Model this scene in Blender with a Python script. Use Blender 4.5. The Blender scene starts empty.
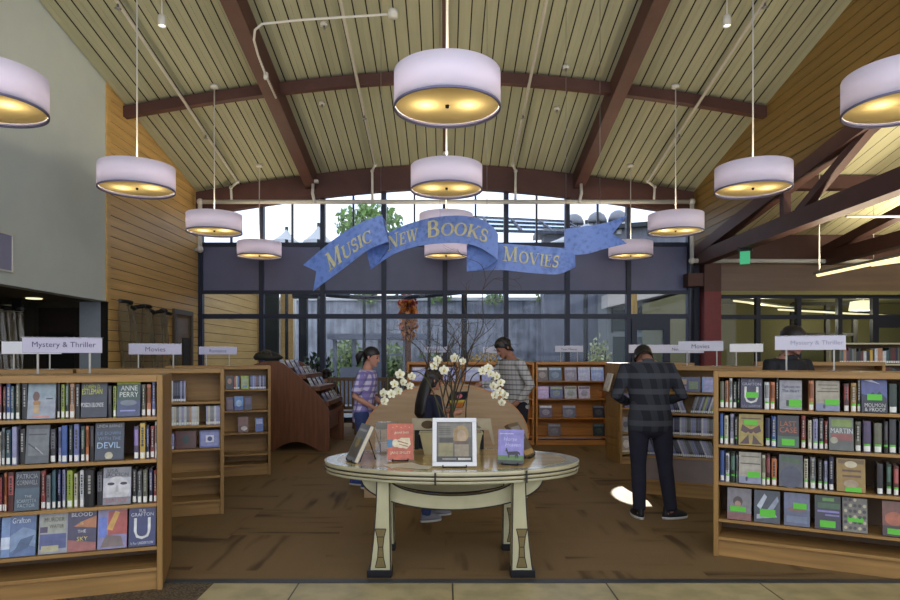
import bpy, math, random
from mathutils import Vector, Matrix, Euler
S = bpy.context.scene
C = S.collection
RN = random.Random(11)
PI = math.pi
F, CX, HY, EYE = 640.0, 445.0, 358.0, 1.51      # focal length in px, vanishing point, eye height

def P(x, y, D):
    return Vector(((x - CX) / F * D, D, EYE + (HY - y) / F * D))

def lin(c):
    c = c / 255.0
    return c / 12.92 if c <= 0.04045 else ((c + 0.055) / 1.055) ** 2.4

def rgb(c):
    return (lin(c[0]), lin(c[1]), lin(c[2]), 1.0)

# ------------------------------------------------------------------ materials
_mats = {}

def _new(name):
    m = bpy.data.materials.new(name)
    m.use_nodes = True
    nt = m.node_tree
    b = nt.nodes['Principled BSDF']
    return m, nt, b

def mat(name, col, rough=0.6, metal=0.0, noise=0.08, nscale=14.0, bump=0.0, spec=0.3, stretch=(1, 1, 1), coat=0.0):
    if name in _mats:
        return _mats[name]
    m, nt, b = _new(name)
    N, L = nt.nodes, nt.links
    b.inputs['Roughness'].default_value = rough
    b.inputs['Metallic'].default_value = metal
    b.inputs['Specular IOR Level'].default_value = spec
    if coat:
        b.inputs['Coat Weight'].default_value = coat
        b.inputs['Coat Roughness'].default_value = 0.12
    c = rgb(col)
    if noise > 0 or bump > 0:
        tc = N.new('ShaderNodeTexCoord'); mp = N.new('ShaderNodeMapping')
        mp.inputs['Scale'].default_value = stretch
        L.new(tc.outputs['Object'], mp.inputs['Vector'])
        nz = N.new('ShaderNodeTexNoise'); nz.inputs['Scale'].default_value = nscale
        nz.inputs['Detail'].default_value = 4
        L.new(mp.outputs['Vector'], nz.inputs['Vector'])
        r = N.new('ShaderNodeValToRGB')
        r.color_ramp.elements[0].position = 0.3; r.color_ramp.elements[1].position = 0.7
        r.color_ramp.elements[0].color = tuple(max(0, v * (1 - noise)) for v in c[:3]) + (1,)
        r.color_ramp.elements[1].color = tuple(min(1, v * (1 + noise)) for v in c[:3]) + (1,)
        L.new(nz.outputs['Fac'], r.inputs['Fac']); L.new(r.outputs['Color'], b.inputs['Base Color'])
        if bump:
            bp = N.new('ShaderNodeBump'); bp.inputs['Strength'].default_value = bump; bp.inputs['Distance'].default_value = 0.01
            L.new(nz.outputs['Fac'], bp.inputs['Height']); L.new(bp.outputs['Normal'], b.inputs['Normal'])
    else:
        b.inputs['Base Color'].default_value = c
    _mats[name] = m
    return m

def wood(name, col, rough=0.45, axis=0, var=0.22, k=5.0):
    st = [k * 3.2] * 3
    st[axis] = k * 0.22
    return mat(name, col, rough=rough, noise=var, nscale=1.6, stretch=tuple(st), bump=0.03, spec=0.35)

def paint(col):                                       # plain printed or cloth colour for books
    return mat('print_%02x%02x%02x' % tuple(col), col, rough=0.28, noise=0.22, nscale=22, spec=0.5)

def emit(name, col, strength):
    if name in _mats:
        return _mats[name]
    m, nt, b = _new(name)
    b.inputs['Base Color'].default_value = rgb(col)
    b.inputs['Emission Color'].default_value = rgb(col)
    b.inputs['Emission Strength'].default_value = strength
    _mats[name] = m
    return m

def glass(name, tint=(235, 240, 245), refl=0.012, rough=0.02):
    if name in _mats:
        return _mats[name]
    m = bpy.data.materials.new(name); m.use_nodes = True
    nt = m.node_tree; N, L = nt.nodes, nt.links
    N.clear()
    o = N.new('ShaderNodeOutputMaterial'); mx = N.new('ShaderNodeMixShader')
    t = N.new('ShaderNodeBsdfTransparent'); g = N.new('ShaderNodeBsdfGlossy')
    t.inputs['Color'].default_value = rgb(tint); g.inputs['Roughness'].default_value = rough
    mx.inputs['Fac'].default_value = refl
    L.new(t.outputs[0], mx.inputs[1]); L.new(g.outputs[0], mx.inputs[2]); L.new(mx.outputs[0], o.inputs[0])
    _mats[name] = m
    return m

def shade_mat(name, col, trans, extra=0.0):
    if name in _mats:
        return _mats[name]
    m = bpy.data.materials.new(name); m.use_nodes = True
    nt = m.node_tree; N, L = nt.nodes, nt.links
    N.clear()
    o = N.new('ShaderNodeOutputMaterial'); mx = N.new('ShaderNodeMixShader')
    d = N.new('ShaderNodeBsdfDiffuse'); t = N.new('ShaderNodeBsdfTranslucent')
    d.inputs['Color'].default_value = rgb(col); t.inputs['Color'].default_value = rgb(col)
    mx.inputs['Fac'].default_value = trans
    L.new(d.outputs[0], mx.inputs[1]); L.new(t.outputs[0], mx.inputs[2])
    if extra:
        e = N.new('ShaderNodeEmission'); e.inputs['Color'].default_value = rgb(col); e.inputs['Strength'].default_value = extra
        a = N.new('ShaderNodeAddShader')
        L.new(mx.outputs[0], a.inputs[0]); L.new(e.outputs[0], a.inputs[1]); L.new(a.outputs[0], o.inputs[0])
    else:
        L.new(mx.outputs[0], o.inputs[0])
    _mats[name] = m
    return m

def _math(nt, op, a, b=None, clamp=False):
    n = nt.nodes.new('ShaderNodeMath'); n.operation = op; n.use_clamp = clamp
    for i, v in enumerate((a, b)):
        if v is None:
            continue
        if isinstance(v, (int, float)):
            n.inputs[i].default_value = v
        else:
            nt.links.new(v, n.inputs[i])
    return n.outputs[0]

def plaid(name, base, line1, line2, kx, kz, w1=0.35, w2=0.3):
    m, nt, b = _new(name)
    N, L = nt.nodes, nt.links
    b.inputs['Roughness'].default_value = 0.85; b.inputs['Specular IOR Level'].default_value = 0.1
    tc = N.new('ShaderNodeTexCoord'); sp = N.new('ShaderNodeSeparateXYZ')
    L.new(tc.outputs['Object'], sp.inputs[0])
    hx = _math(nt, 'ADD', sp.outputs['X'], _math(nt, 'MULTIPLY', sp.outputs['Y'], 0.8))
    fx = _math(nt, 'FRACT', _math(nt, 'MULTIPLY', hx, kx)); fz = _math(nt, 'FRACT', _math(nt, 'MULTIPLY', sp.outputs['Z'], kz))
    sx = _math(nt, 'LESS_THAN', fx, w1); sz = _math(nt, 'LESS_THAN', fz, w2)
    m1 = N.new('ShaderNodeMixRGB'); m1.inputs[1].default_value = rgb(base); m1.inputs[2].default_value = rgb(line1)
    L.new(_math(nt, 'MULTIPLY', sx, 0.75), m1.inputs[0])
    m2 = N.new('ShaderNodeMixRGB'); L.new(m1.outputs[0], m2.inputs[1]); m2.inputs[2].default_value = rgb(line2)
    L.new(_math(nt, 'MULTIPLY', sz, 0.8), m2.inputs[0])
    L.new(m2.outputs[0], b.inputs['Base Color'])
    return m

# ------------------------------------------------------------------ mesh builder
class MB:
    def __init__(s):
        s.v = []; s.f = []; s.m = []; s.s = []
    def add(s, vs, fs, mi=0, smooth=False, M=None):
        o = len(s.v)
        for v in vs:
            v = Vector(v)
            s.v.append(M @ v if M is not None else v)
        for f in fs:
            s.f.append([i + o for i in f]); s.m.append(mi); s.s.append(smooth)
        return s
    def box(s, a, b, mi=0, M=None):
        x0, y0, z0 = a; x1, y1, z1 = b
        if x0 > x1: x0, x1 = x1, x0
        if y0 > y1: y0, y1 = y1, y0
        if z0 > z1: z0, z1 = z1, z0
        return s.add([(x0,y0,z0),(x1,y0,z0),(x1,y1,z0),(x0,y1,z0),(x0,y0,z1),(x1,y0,z1),(x1,y1,z1),(x0,y1,z1)],
                     [(0,3,2,1),(4,5,6,7),(0,1,5,4),(1,2,6,5),(2,3,7,6),(3,0,4,7)], mi, False, M)
    def prism(s, poly, a, b, axis='y', mi=0, M=None, smooth=False):
        n = len(poly)
        def q(p, t):
            if axis == 'y': return (p[0], t, p[1])
            if axis == 'x': return (t, p[0], p[1])
            return (p[0], p[1], t)
        vs = [q(p, a) for p in poly] + [q(p, b) for p in poly]
        fs = [tuple(range(n)), tuple(range(2 * n - 1, n - 1, -1))]
        s.add(vs, fs, mi, False, M)
        o = len(s.v) - 2 * n
        for i in range(n):
            j = (i + 1) % n
            s.f.append([o + i, o + n + i, o + n + j, o + j]); s.m.append(mi); s.s.append(smooth)
        return s
    def beam(s, p, q, w, h, mi=0, up=Vector((0, 0, 1))):      # rectangular bar, w sideways, h upwards
        p = Vector(p); q = Vector(q); d = (q - p).normalized()
        sd = d.cross(up)
        sd = Vector((1, 0, 0)) if sd.length < 1e-6 else sd.normalized()
        u = sd.cross(d).normalized()
        vs = []
        for c in (p, q):
            for a, b in ((-1,-1),(1,-1),(1,1),(-1,1)):
                vs.append(c + sd * (a * w / 2) + u * (b * h / 2))
        return s.add(vs, [(0,1,2,3),(7,6,5,4),(0,4,5,1),(1,5,6,2),(2,6,7,3),(3,7,4,0)], mi)
    def tube(s, pts, r, n=8, mi=0, M=None, flat=1.0):
        pts = [Vector(p) for p in pts]
        k = len(pts)
        rs = r if isinstance(r, (list, tuple)) else [r] * k
        vs = []; ref = None
        for i, p in enumerate(pts):
            d = (pts[min(i + 1, k - 1)] - pts[max(i - 1, 0)])
            d = d.normalized() if d.length > 1e-9 else Vector((0, 0, 1))
            if ref is None:
                ref = Vector((0, 1, 0)) if abs(d.y) < 0.9 else Vector((1, 0, 0))
            a = d.cross(ref)
            if a.length < 1e-6:
                a = d.cross(Vector((1, 0.3, 0.2)))
            a.normalize(); b = d.cross(a).normalized(); ref = -b if False else ref
            for j in range(n):
                t = 2 * PI * j / n
                vs.append(p + a * (math.cos(t) * rs[i]) + b * (math.sin(t) * rs[i] * flat))
        fs = []
        for i in range(k - 1):
            for j in range(n):
                j2 = (j + 1) % n
                fs.append((i*n+j, i*n+j2, (i+1)*n+j2, (i+1)*n+j))
        s.add(vs, fs, mi, True, M)
        o = len(s.v) - k * n
        s.f.append([o + j for j in range(n - 1, -1, -1)]); s.m.append(mi); s.s.append(False)
        s.f.append([o + (k-1)*n + j for j in range(n)]); s.m.append(mi); s.s.append(False)
        return s
    def rings(s, rs, n=16, mi=0, T=None, M=None):             # rs: (cx,cy,cz,rx,ry) stacked closed loft
        k = len(rs); vs = []
        for cx, cy, cz, rx, ry in rs:
            for j in range(n):
                t = 2 * PI * j / n
                v = Vector((cx + rx * math.cos(t), cy + ry * math.sin(t), cz))
                vs.append(T(v) if T else v)
        fs = []
        for i in range(k - 1):
            for j in range(n):
                j2 = (j + 1) % n
                fs.append((i*n+j, i*n+j2, (i+1)*n+j2, (i+1)*n+j))
        fs.append(tuple(range(n - 1, -1, -1))); fs.append(tuple((k-1)*n + j for j in range(n)))
        return s.add(vs, fs, mi, True, M)
    def ball(s, c, r, n=12, mi=0, T=None, M=None):
        rx, ry, rz = r if isinstance(r, (list, tuple)) else (r, r, r)
        m = max(6, n // 2 + 1)
        rs = []
        for i in range(m + 1):
            a = -PI / 2 + PI * i / m
            q = max(0.02, math.cos(a))
            rs.append((c[0], c[1], c[2] + rz * math.sin(a), rx * q, ry * q))
        return s.rings(rs, n, mi, T, M)
    def lathe(s, prof, n=24, c=(0, 0, 0), mi=0, closed=False, M=None):
        k = len(prof); vs = []
        for r, z in prof:
            for j in range(n):
                t = 2 * PI * j / n
                vs.append((c[0] + r * math.cos(t), c[1] + r * math.sin(t), c[2] + z))
        fs = []
        for i in range(k if closed else k - 1):
            i2 = (i + 1) % k
            for j in range(n):
                j2 = (j + 1) % n
                fs.append((i*n+j, i*n+j2, i2*n+j2, i2*n+j))
        return s.add(vs, fs, mi, True, M)
    def grid(s, rows, mi=0, smooth=True, M=None):
        n = len(rows[0]); vs = [p for r in rows for p in r]; fs = []
        for i in range(len(rows) - 1):
            for j in range(n - 1):
                fs.append((i*n+j, i*n+j+1, (i+1)*n+j+1, (i+1)*n+j))
        return s.add(vs, fs, mi, smooth, M)
    def mesh(s, name, mats):
        me = bpy.data.meshes.new(name)
        me.from_pydata([tuple(v) for v in s.v], [], s.f)
        for m in (mats if isinstance(mats, (list, tuple)) else [mats]):
            me.materials.append(m)
        for p, mi, sm in zip(me.polygons, s.m, s.s):
            p.material_index = mi; p.use_smooth = sm
        me.update()
        return me
    def obj(s, name, mats, parent=None, bevel=0.0):
        o = bpy.data.objects.new(name, s.mesh(name, mats))
        C.objects.link(o)
        if parent: o.parent = parent
        if bevel:
            b = o.modifiers.new('edge', 'BEVEL'); b.width = bevel; b.segments = 2; b.limit_method = 'ANGLE'; b.angle_limit = 0.7
        return o

def tag(o, label, cat, group=None, kind=None):
    o['label'] = label; o['category'] = cat
    if group: o['group'] = group
    if kind: o['kind'] = kind
    return o

def thing(name, label, cat, loc=(0, 0, 0), rz=0.0, group=None):
    o = bpy.data.objects.new(name, None); C.objects.link(o)
    o.empty_display_size = 0.05
    o.location = loc; o.rotation_euler = (0, 0, rz)
    return tag(o, label, cat, group)

def struct(o):
    o['kind'] = 'structure'
    return o

def root_empty(name, loc=(0, 0, 0), rz=0.0):
    o = bpy.data.objects.new(name, None); C.objects.link(o)
    o.location = loc; o.rotation_euler = (0, 0, rz)
    return struct(o)

def copy_tree(o, parent=None):
    c = o.copy(); C.objects.link(c)
    if parent: c.parent = parent
    for ch in [x for x in C.objects if x.parent == o]:
        copy_tree(ch, c)
    return c

def text_faces(txt, shear=0.0):
    """(vertices, faces) of flat lettering, scaled so that the capitals' box is 0..1 high, x from 0"""
    cu = bpy.data.curves.new('txt', 'FONT'); cu.body = txt; cu.shear = shear; cu.resolution_u = 2
    ob = bpy.data.objects.new('txt', cu)
    me = bpy.data.meshes.new_from_object(ob)
    vs = [v.co.copy() for v in me.vertices]; fs = [list(p.vertices) for p in me.polygons]
    bpy.data.objects.remove(ob); bpy.data.curves.remove(cu); bpy.data.meshes.remove(me)
    x0 = min(v.x for v in vs); x1 = max(v.x for v in vs); y0 = min(v.y for v in vs); y1 = max(v.y for v in vs)
    h = max(1e-6, y1 - y0)
    return [((v.x - x0) / h, (v.y - y0) / h) for v in vs], fs, (x1 - x0) / h

ORD = ['first','second','third','fourth','fifth','sixth','seventh','eighth','ninth','tenth','eleventh','twelfth','thirteenth','fourteenth','fifteenth','sixteenth','seventeenth','eighteenth','nineteenth','twentieth','21st','22nd','23rd','24th','25th','26th','27th','28th','29th','30th'] + ['%d%s' % (i, {1: 'st', 2: 'nd', 3: 'rd'}.get(i % 10, 'th')) for i in range(31, 50)]

# ------------------------------------------------------------------ common materials
M_wood = wood('oak_shelf', (156, 120, 70), axis=0)
M_woodv = wood('oak_upright', (150, 115, 66), axis=2)
M_wooddark = wood('brown_display_wood', (112, 70, 46), axis=2, var=0.25)
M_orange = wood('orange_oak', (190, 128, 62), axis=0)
M_tanpanel = wood('tan_panel', (162, 134, 100), axis=0, var=0.12)
M_back = mat('case_back', (96, 78, 62), rough=0.7, noise=0.1)
M_maroon = mat('maroon_steel', (84, 56, 50), rough=0.55, noise=0.10, nscale=3)
M_maroonr = mat('maroon_column', (120, 56, 58), rough=0.5, noise=0.06)
M_frame = mat('navy_window_frame', (44, 50, 70), rough=0.4, noise=0.05)
M_white = mat('white_paint', (215, 213, 205), rough=0.45, noise=0.03)
M_black = mat('black_metal', (22, 22, 24), rough=0.4, noise=0.0)
M_chrome = mat('grey_metal', (150, 150, 150), rough=0.35, metal=0.8, noise=0.0)
M_label = mat('white_label', (225, 225, 218), rough=0.5, noise=0.03)
M_page = mat('paper_pages', (205, 196, 172), rough=0.8, noise=0.1, nscale=60)
M_green = mat('green_sticker', (98, 190, 66), rough=0.5, noise=0.03)
M_glass = glass('window_glass')
M_acryl = glass('clear_acrylic', (240, 240, 245), 0.10)
SKY = 2.0; EXPO = 0.22
# ------------------------------------------------------------------ setting materials
def ceiling_board_mat():
    return mat('ceiling_boards', (162, 163, 138), rough=0.6, noise=0.10, nscale=1.2, stretch=(6, 0.35, 1), spec=0.2)
M_ceil = ceiling_board_mat()
M_groove = mat('dark_groove', (30, 26, 22), rough=0.8, noise=0)
M_greywall = mat('grey_green_wall_paint', (206, 214, 208), rough=0.7, noise=0.03, nscale=2)
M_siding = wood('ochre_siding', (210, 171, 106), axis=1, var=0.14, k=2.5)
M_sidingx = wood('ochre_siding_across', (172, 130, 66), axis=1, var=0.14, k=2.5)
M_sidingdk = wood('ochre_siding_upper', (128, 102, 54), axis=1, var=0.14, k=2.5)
M_spandrel = mat('grey_roller_shade', (104, 108, 138), rough=0.4, noise=0.06, nscale=2, spec=0.4)
M_taupe = wood('taupe_panel', (126, 106, 92), axis=0, var=0.10, k=2)
M_olive = mat('olive_office_paint', (128, 122, 84), rough=0.8, noise=0.04)
M_lamp = emit('linear_lamp_tube', (255, 236, 180), 1.2)

def carpet_mat():
    m, nt, b = _new('brushed_brown_carpet')
    N, L = nt.nodes, nt.links
    b.inputs['Roughness'].default_value = 0.75; b.inputs['Specular IOR Level'].default_value = 0.25
    tc = N.new('ShaderNodeTexCoord')
    ck = N.new('ShaderNodeTexChecker'); ck.inputs['Scale'].default_value = 1.1
    L.new(tc.outputs['Object'], ck.inputs['Vector'])
    fac = []
    for sc in ((0.8, 5.5, 1), (5.5, 0.8, 1)):
        mp = N.new('ShaderNodeMapping'); mp.inputs['Scale'].default_value = sc
        L.new(tc.outputs['Object'], mp.inputs['Vector'])
        nz = N.new('ShaderNodeTexNoise'); nz.inputs['Scale'].default_value = 1.0; nz.inputs['Detail'].default_value = 2
        L.new(mp.outputs['Vector'], nz.inputs['Vector'])
        fac.append(nz.outputs['Fac'])
    mx = N.new('ShaderNodeMixRGB'); L.new(ck.outputs['Fac'], mx.inputs[0]); L.new(fac[0], mx.inputs[1]); L.new(fac[1], mx.inputs[2])
    r = N.new('ShaderNodeValToRGB'); e = r.color_ramp.elements
    e[0].position = 0.30; e[0].color = rgb((88, 66, 42)); e[1].position = 0.42; e[1].color = rgb((134, 108, 72))
    e2 = e.new(0.66); e2.color = rgb((138, 111, 75))
    e3 = e.new(0.80); e3.color = rgb((112, 84, 54))
    L.new(mx.outputs[0], r.inputs['Fac'])
    nz = N.new('ShaderNodeTexNoise'); nz.inputs['Scale'].default_value = 90
    L.new(tc.outputs['Object'], nz.inputs['Vector'])
    m2 = N.new('ShaderNodeMixRGB'); m2.blend_type = 'MULTIPLY'; m2.inputs[0].default_value = 0.35
    L.new(r.outputs['Color'], m2.inputs[1]); L.new(nz.outputs['Fac'], m2.inputs[2])
    L.new(m2.outputs[0], b.inputs['Base Color'])
    bp = N.new('ShaderNodeBump'); bp.inputs['Strength'].default_value = 0.25; bp.inputs['Distance'].default_value = 0.004
    L.new(nz.outputs['Fac'], bp.inputs['Height']); L.new(bp.outputs['Normal'], b.inputs['Normal'])
    return m

def concrete_mat(name, col, streak=0.35):
    m, nt, b = _new(name)
    N, L = nt.nodes, nt.links
    b.inputs['Roughness'].default_value = 0.85
    tc = N.new('ShaderNodeTexCoord')
    outs = []
    for sc, s in (((7, 7, 0.25), 1.0), ((1, 1, 1), 2.2)):
        mp = N.new('ShaderNodeMapping'); mp.inputs['Scale'].default_value = sc
        L.new(tc.outputs['Object'], mp.inputs['Vector'])
        nz = N.new('ShaderNodeTexNoise'); nz.inputs['Scale'].default_value = s; nz.inputs['Detail'].default_value = 6
        L.new(mp.outputs['Vector'], nz.inputs['Vector']); outs.append(nz.outputs['Fac'])
    f = _math(nt, 'MULTIPLY', _math(nt, 'ADD', outs[0], outs[1]), 0.5)
    r = N.new('ShaderNodeValToRGB'); c = rgb(col)
    r.color_ramp.elements[0].position = 0.35; r.color_ramp.elements[1].position = 0.65
    r.color_ramp.elements[0].color = tuple(v * (1 - streak) for v in c[:3]) + (1,)
    r.color_ramp.elements[1].color = tuple(min(1, v * (1 + streak)) for v in c[:3]) + (1,)
    L.new(f, r.inputs['Fac']); L.new(r.outputs['Color'], b.inputs['Base Color'])
    return m

def pebble_mat():
    m, nt, b = _new('pebbled_aggregate')
    N, L = nt.nodes, nt.links
    tc = N.new('ShaderNodeTexCoord'); vo = N.new('ShaderNodeTexVoronoi'); vo.inputs['Scale'].default_value = 70
    L.new(tc.outputs['Object'], vo.inputs['Vector'])
    r = N.new('ShaderNodeValToRGB')
    r.color_ramp.elements[0].color = rgb((132, 112, 84)); r.color_ramp.elements[1].color = rgb((70, 58, 44)); r.color_ramp.elements[1].position = 0.7
    L.new(vo.outputs['Distance'], r.inputs['Fac']); L.new(r.outputs['Color'], b.inputs['Base Color'])
    b.inputs['Roughness'].default_value = 0.7
    return m

def tile_mat():
    m, nt, b = _new('stone_floor_tile')
    N, L = nt.nodes, nt.links
    tc = N.new('ShaderNodeTexCoord'); mp = N.new('ShaderNodeMapping')
    mp.inputs['Location'].default_value = (-0.05, -4.30, 0)
    L.new(tc.outputs['Object'], mp.inputs['Vector'])
    br = N.new('ShaderNodeTexBrick'); br.offset = 0.0
    br.inputs['Scale'].default_value = 1.0; br.inputs['Brick Width'].default_value = 1.03; br.inputs['Row Height'].default_value = 1.03
    br.inputs['Mortar Size'].default_value = 0.006; br.inputs['Mortar Smooth'].default_value = 0.2
    br.inputs['Color1'].default_value = rgb((190, 174, 130)); br.inputs['Color2'].default_value = rgb((184, 167, 121)); br.inputs['Mortar'].default_value = rgb((64, 56, 40))
    L.new(mp.outputs['Vector'], br.inputs['Vector'])
    nz = N.new('ShaderNodeTexNoise'); nz.inputs['Scale'].default_value = 6; nz.inputs['Detail'].default_value = 6
    L.new(tc.outputs['Object'], nz.inputs['Vector'])
    r = N.new('ShaderNodeValToRGB'); r.color_ramp.elements[0].color = (0.72, 0.72, 0.70, 1); r.color_ramp.elements[1].color = (1, 1, 1, 1)
    r.color_ramp.elements[0].position = 0.35; r.color_ramp.elements[1].position = 0.6
    L.new(nz.outputs['Fac'], r.inputs['Fac'])
    mx = N.new('ShaderNodeMixRGB'); mx.blend_type = 'MULTIPLY'; mx.inputs[0].default_value = 1
    L.new(br.outputs['Color'], mx.inputs[1]); L.new(r.outputs['Color'], mx.inputs[2]); L.new(mx.outputs[0], b.inputs['Base Color'])
    b.inputs['Roughness'].default_value = 0.4
    return m

# ------------------------------------------------------------------ floors
XW = 5.75                                             # half width of the hall
YB = 15.0                                             # window wall
struct(MB().box((-9.5, 4.36, -0.1), (15, 15.1, 0)).obj('floor', carpet_mat()))
struct(MB().box((-1.55, -3.5, -0.1), (15, 4.29, 0)).obj('floor_tile', tile_mat()))
struct(MB().prism([(-9.5, -3.5), (-1.55, -3.5), (-1.55, 4.29), (-9.5, 4.29)], -0.1, 0, 'z').obj('floor_pebble', pebble_mat()))
struct(MB().box((-9.5, 4.29, -0.1), (15, 4.36, 0.006)).obj('trim_1', mat('dark_metal_strip', (60, 62, 62), rough=0.4, noise=0.05)))

# ------------------------------------------------------------------ ceiling
def zedge(D): return 5.37 + 0.21 * (14.7 - D)
def rise(X):
    return 0.65 * (1 - min(1.0, abs(X / XW)) ** 1.6)
def zceil(X, D): return zedge(D) + rise(X)
Y0C, Y1C = -3.0, 15.35
b = MB(); prof = []
nb = 112; w = 2 * XW / nb
for i in range(nb):
    x0 = -XW + i * w; x1 = x0 + w
    g = 0.020 if i % 2 == 0 else 0.004
    d = 0.03 if i % 2 == 0 else 0.006
    for a, dz, mi in ((x0, d, 1 if i % 2 == 0 else 0), (x0 + g, d, 1 if i % 2 == 0 else 0), (x0 + g, 0, 1 if i % 2 == 0 else 0), (x1, 0, 0), (x1, 0.03 if i % 2 else 0.006, 1 if i % 2 else 0)):
        prof.append((a, rise(a) + dz, mi))
vs = []; 
for D in (Y0C, Y1C):
    for a, z, mi in prof: vs.append((a, D, zedge(D) + z))
n = len(prof)
for i in range(n - 1):
    b.add([vs[i], vs[i + 1], vs[n + i + 1], vs[n + i]], [(0, 1, 2, 3)], prof[i + 1][2])
top = [(x, rise(x) + 0.2) for x in [-XW + 2 * XW * k / 24 for k in range(25)]]
for k in range(24):
    (xa, za), (xb, zb) = top[k], top[k + 1]
    b.add([(xa, Y0C, zedge(Y0C) + za), (xb, Y0C, zedge(Y0C) + zb), (xb, Y1C, zedge(Y1C) + zb), (xa, Y1C, zedge(Y1C) + za)], [(0, 1, 2, 3)], 0)
struct(b.obj('ceiling', [M_ceil, M_groove]))

def arch(D, ztop_off, h, wd, name, n=28, zoff=0.0):
    b = MB(); rows = []
    for k in range(n + 1):
        X = -XW + 2 * XW * k / n
        zt = zceil(X, D) - ztop_off
        rows.append([(X, D - wd/2, zt), (X, D - wd/2, zt - h), (X, D + wd/2, zt - h), (X, D + wd/2, zt), (X, D - wd/2, zt)])
    b.grid(rows, 0, False)
    return struct(b.obj(name, M_maroon))
arch(11.5, 0.03, 0.19, 0.14, 'ceiling_beam')
arch(8.1, 0.03, 0.19, 0.14, 'ceiling_beam')
arch(14.86, 0.0, 0.55, 0.20, 'ceiling_beam')
for X, wd, h in ((-3.08, 0.24, 0.40), (3.08, 0.24, 0.40), (0.0, 0.09, 0.12)):
    b = MB()
    b.beam((X, Y0C, zceil(X, Y0C) - h/2 + 0.03), (X, 14.76, zceil(X, 14.76) - h/2 + 0.03), wd, h)
    struct(b.obj('ceiling_beam', M_maroon))

# ------------------------------------------------------------------ left wall: plaster above an alcove, siding further in
b = MB()
zt = lambda D: zedge(D) + 0.15
b.prism([(-3, 2.47), (10.85, 2.47), (10.85, zt(10.85)), (-3, zt(-3))], -XW - 0.2, -XW, 'x')
struct(b.obj('wall_left', M_greywall))
def siding(y0, y1, zbot0, zbot1, ztop0, ztop1, x, face, pitch, m, name, gap=0.012, recess=0.012, th=0.14):
    """horizontal boards on a wall in a plane of constant x; face = +1 looks towards +x"""
    b = MB()
    zlo = min(zbot0, zbot1); zhi = max(ztop0, ztop1)
    k = int((zhi - zlo) / pitch) + 1
    def clip(za, zb):
        pts = []
        for (y, z) in ((y0, za), (y1, za), (y1, zb), (y0, zb)):
            t = (y - y0) / (y1 - y0)
            pts.append((y, min(max(z, zbot0 + t * (zbot1 - zbot0)), ztop0 + t * (ztop1 - ztop0))))
        return pts
    def slanted(za, zb):                               # cut a board where the sloping edges cross it
        import itertools
        poly = [(y0, za), (y1, za), (y1, zb), (y0, zb)]
        def half(poly, f):
            out = []
            for i in range(len(poly)):
                p, q = poly[i], poly[(i + 1) % len(poly)]
                fp, fq = f(p), f(q)
                if fp >= 0: out.append(p)
                if (fp >= 0) != (fq >= 0):
                    t = fp / (fp - fq); out.append((p[0] + t * (q[0] - p[0]), p[1] + t * (q[1] - p[1])))
            return out
        lb = lambda p: p[1] - (zbot0 + (p[0] - y0) / (y1 - y0) * (zbot1 - zbot0))
        lt = lambda p: (ztop0 + (p[0] - y0) / (y1 - y0) * (ztop1 - ztop0)) - p[1]
        poly = half(poly, lb)
        return half(poly, lt) if poly else poly
    for i in range(k):
        p = slanted(zlo + i * pitch + gap, zlo + (i + 1) * pitch)
        if len(p) >= 3:
            b.prism(p, x - face * recess * 1.5, x, 'x', 0)
    b.prism([(y0, zbot0), (y1, zbot1), (y1, ztop1), (y0, ztop0)], x - face * th, x - face * recess, 'x', 1)
    return struct(b.obj(name, [m, M_groove]))
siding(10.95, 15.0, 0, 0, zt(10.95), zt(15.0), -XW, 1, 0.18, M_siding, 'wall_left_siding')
siding(15.05, 19.6, 0, 0, 4.1, 4.1, -XW, 1, 0.212, M_siding, 'wall_outside_siding')
struct(MB().box((-XW - 0.16, 10.84, 2.47), (-XW + 0.025, 10.96, zt(10.9) - 0.05)).obj('trim_2', M_siding))
struct(MB().box((-XW - 0.16, 19.6, 0), (-XW + 0.02, 19.75, 4.1)).obj('trim_3', wood('gold_corner_board', (188, 146, 62), axis=2)))
# the alcove below the plaster wall
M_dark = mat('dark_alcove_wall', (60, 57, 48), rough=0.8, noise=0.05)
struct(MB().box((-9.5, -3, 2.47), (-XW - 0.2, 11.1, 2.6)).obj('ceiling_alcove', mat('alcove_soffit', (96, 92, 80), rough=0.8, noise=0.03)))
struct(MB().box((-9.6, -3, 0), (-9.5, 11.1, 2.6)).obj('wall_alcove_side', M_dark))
b = MB()
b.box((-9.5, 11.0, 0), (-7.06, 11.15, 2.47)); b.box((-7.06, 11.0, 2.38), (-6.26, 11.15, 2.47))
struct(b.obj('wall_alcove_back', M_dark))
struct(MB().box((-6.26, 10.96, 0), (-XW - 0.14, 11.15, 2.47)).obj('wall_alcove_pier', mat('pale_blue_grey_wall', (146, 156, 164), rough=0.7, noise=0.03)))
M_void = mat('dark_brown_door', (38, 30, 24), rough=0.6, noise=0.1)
d1 = root_empty('door_1', (-6.66, 11.12, 0))
MB().box((-0.40, 0, 0), (0.40, 0.05, 2.38)).obj('leaf', M_void, d1)
MB().box((-0.26, -0.012, 0.3), (0.22, 0.0, 1.95)).obj('inset_panel', mat('near_black_panel', (20, 17, 16), noise=0), d1)
MB().box((0.28, -0.05, 1.0), (0.33, 0.0, 1.12)).obj('handle', M_chrome, d1)

def lathe_thing(): pass
# recessed downlight in the alcove soffit
o = MB().lathe([(0.001, 0), (0.09, 0), (0.11, -0.012), (0.12, 0)], 20, (-6.55, 10.2, 2.462)).obj('downlight', M_lamp)
tag(o, 'small round downlight recessed in the alcove soffit over the dark doorway', 'ceiling light')
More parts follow.
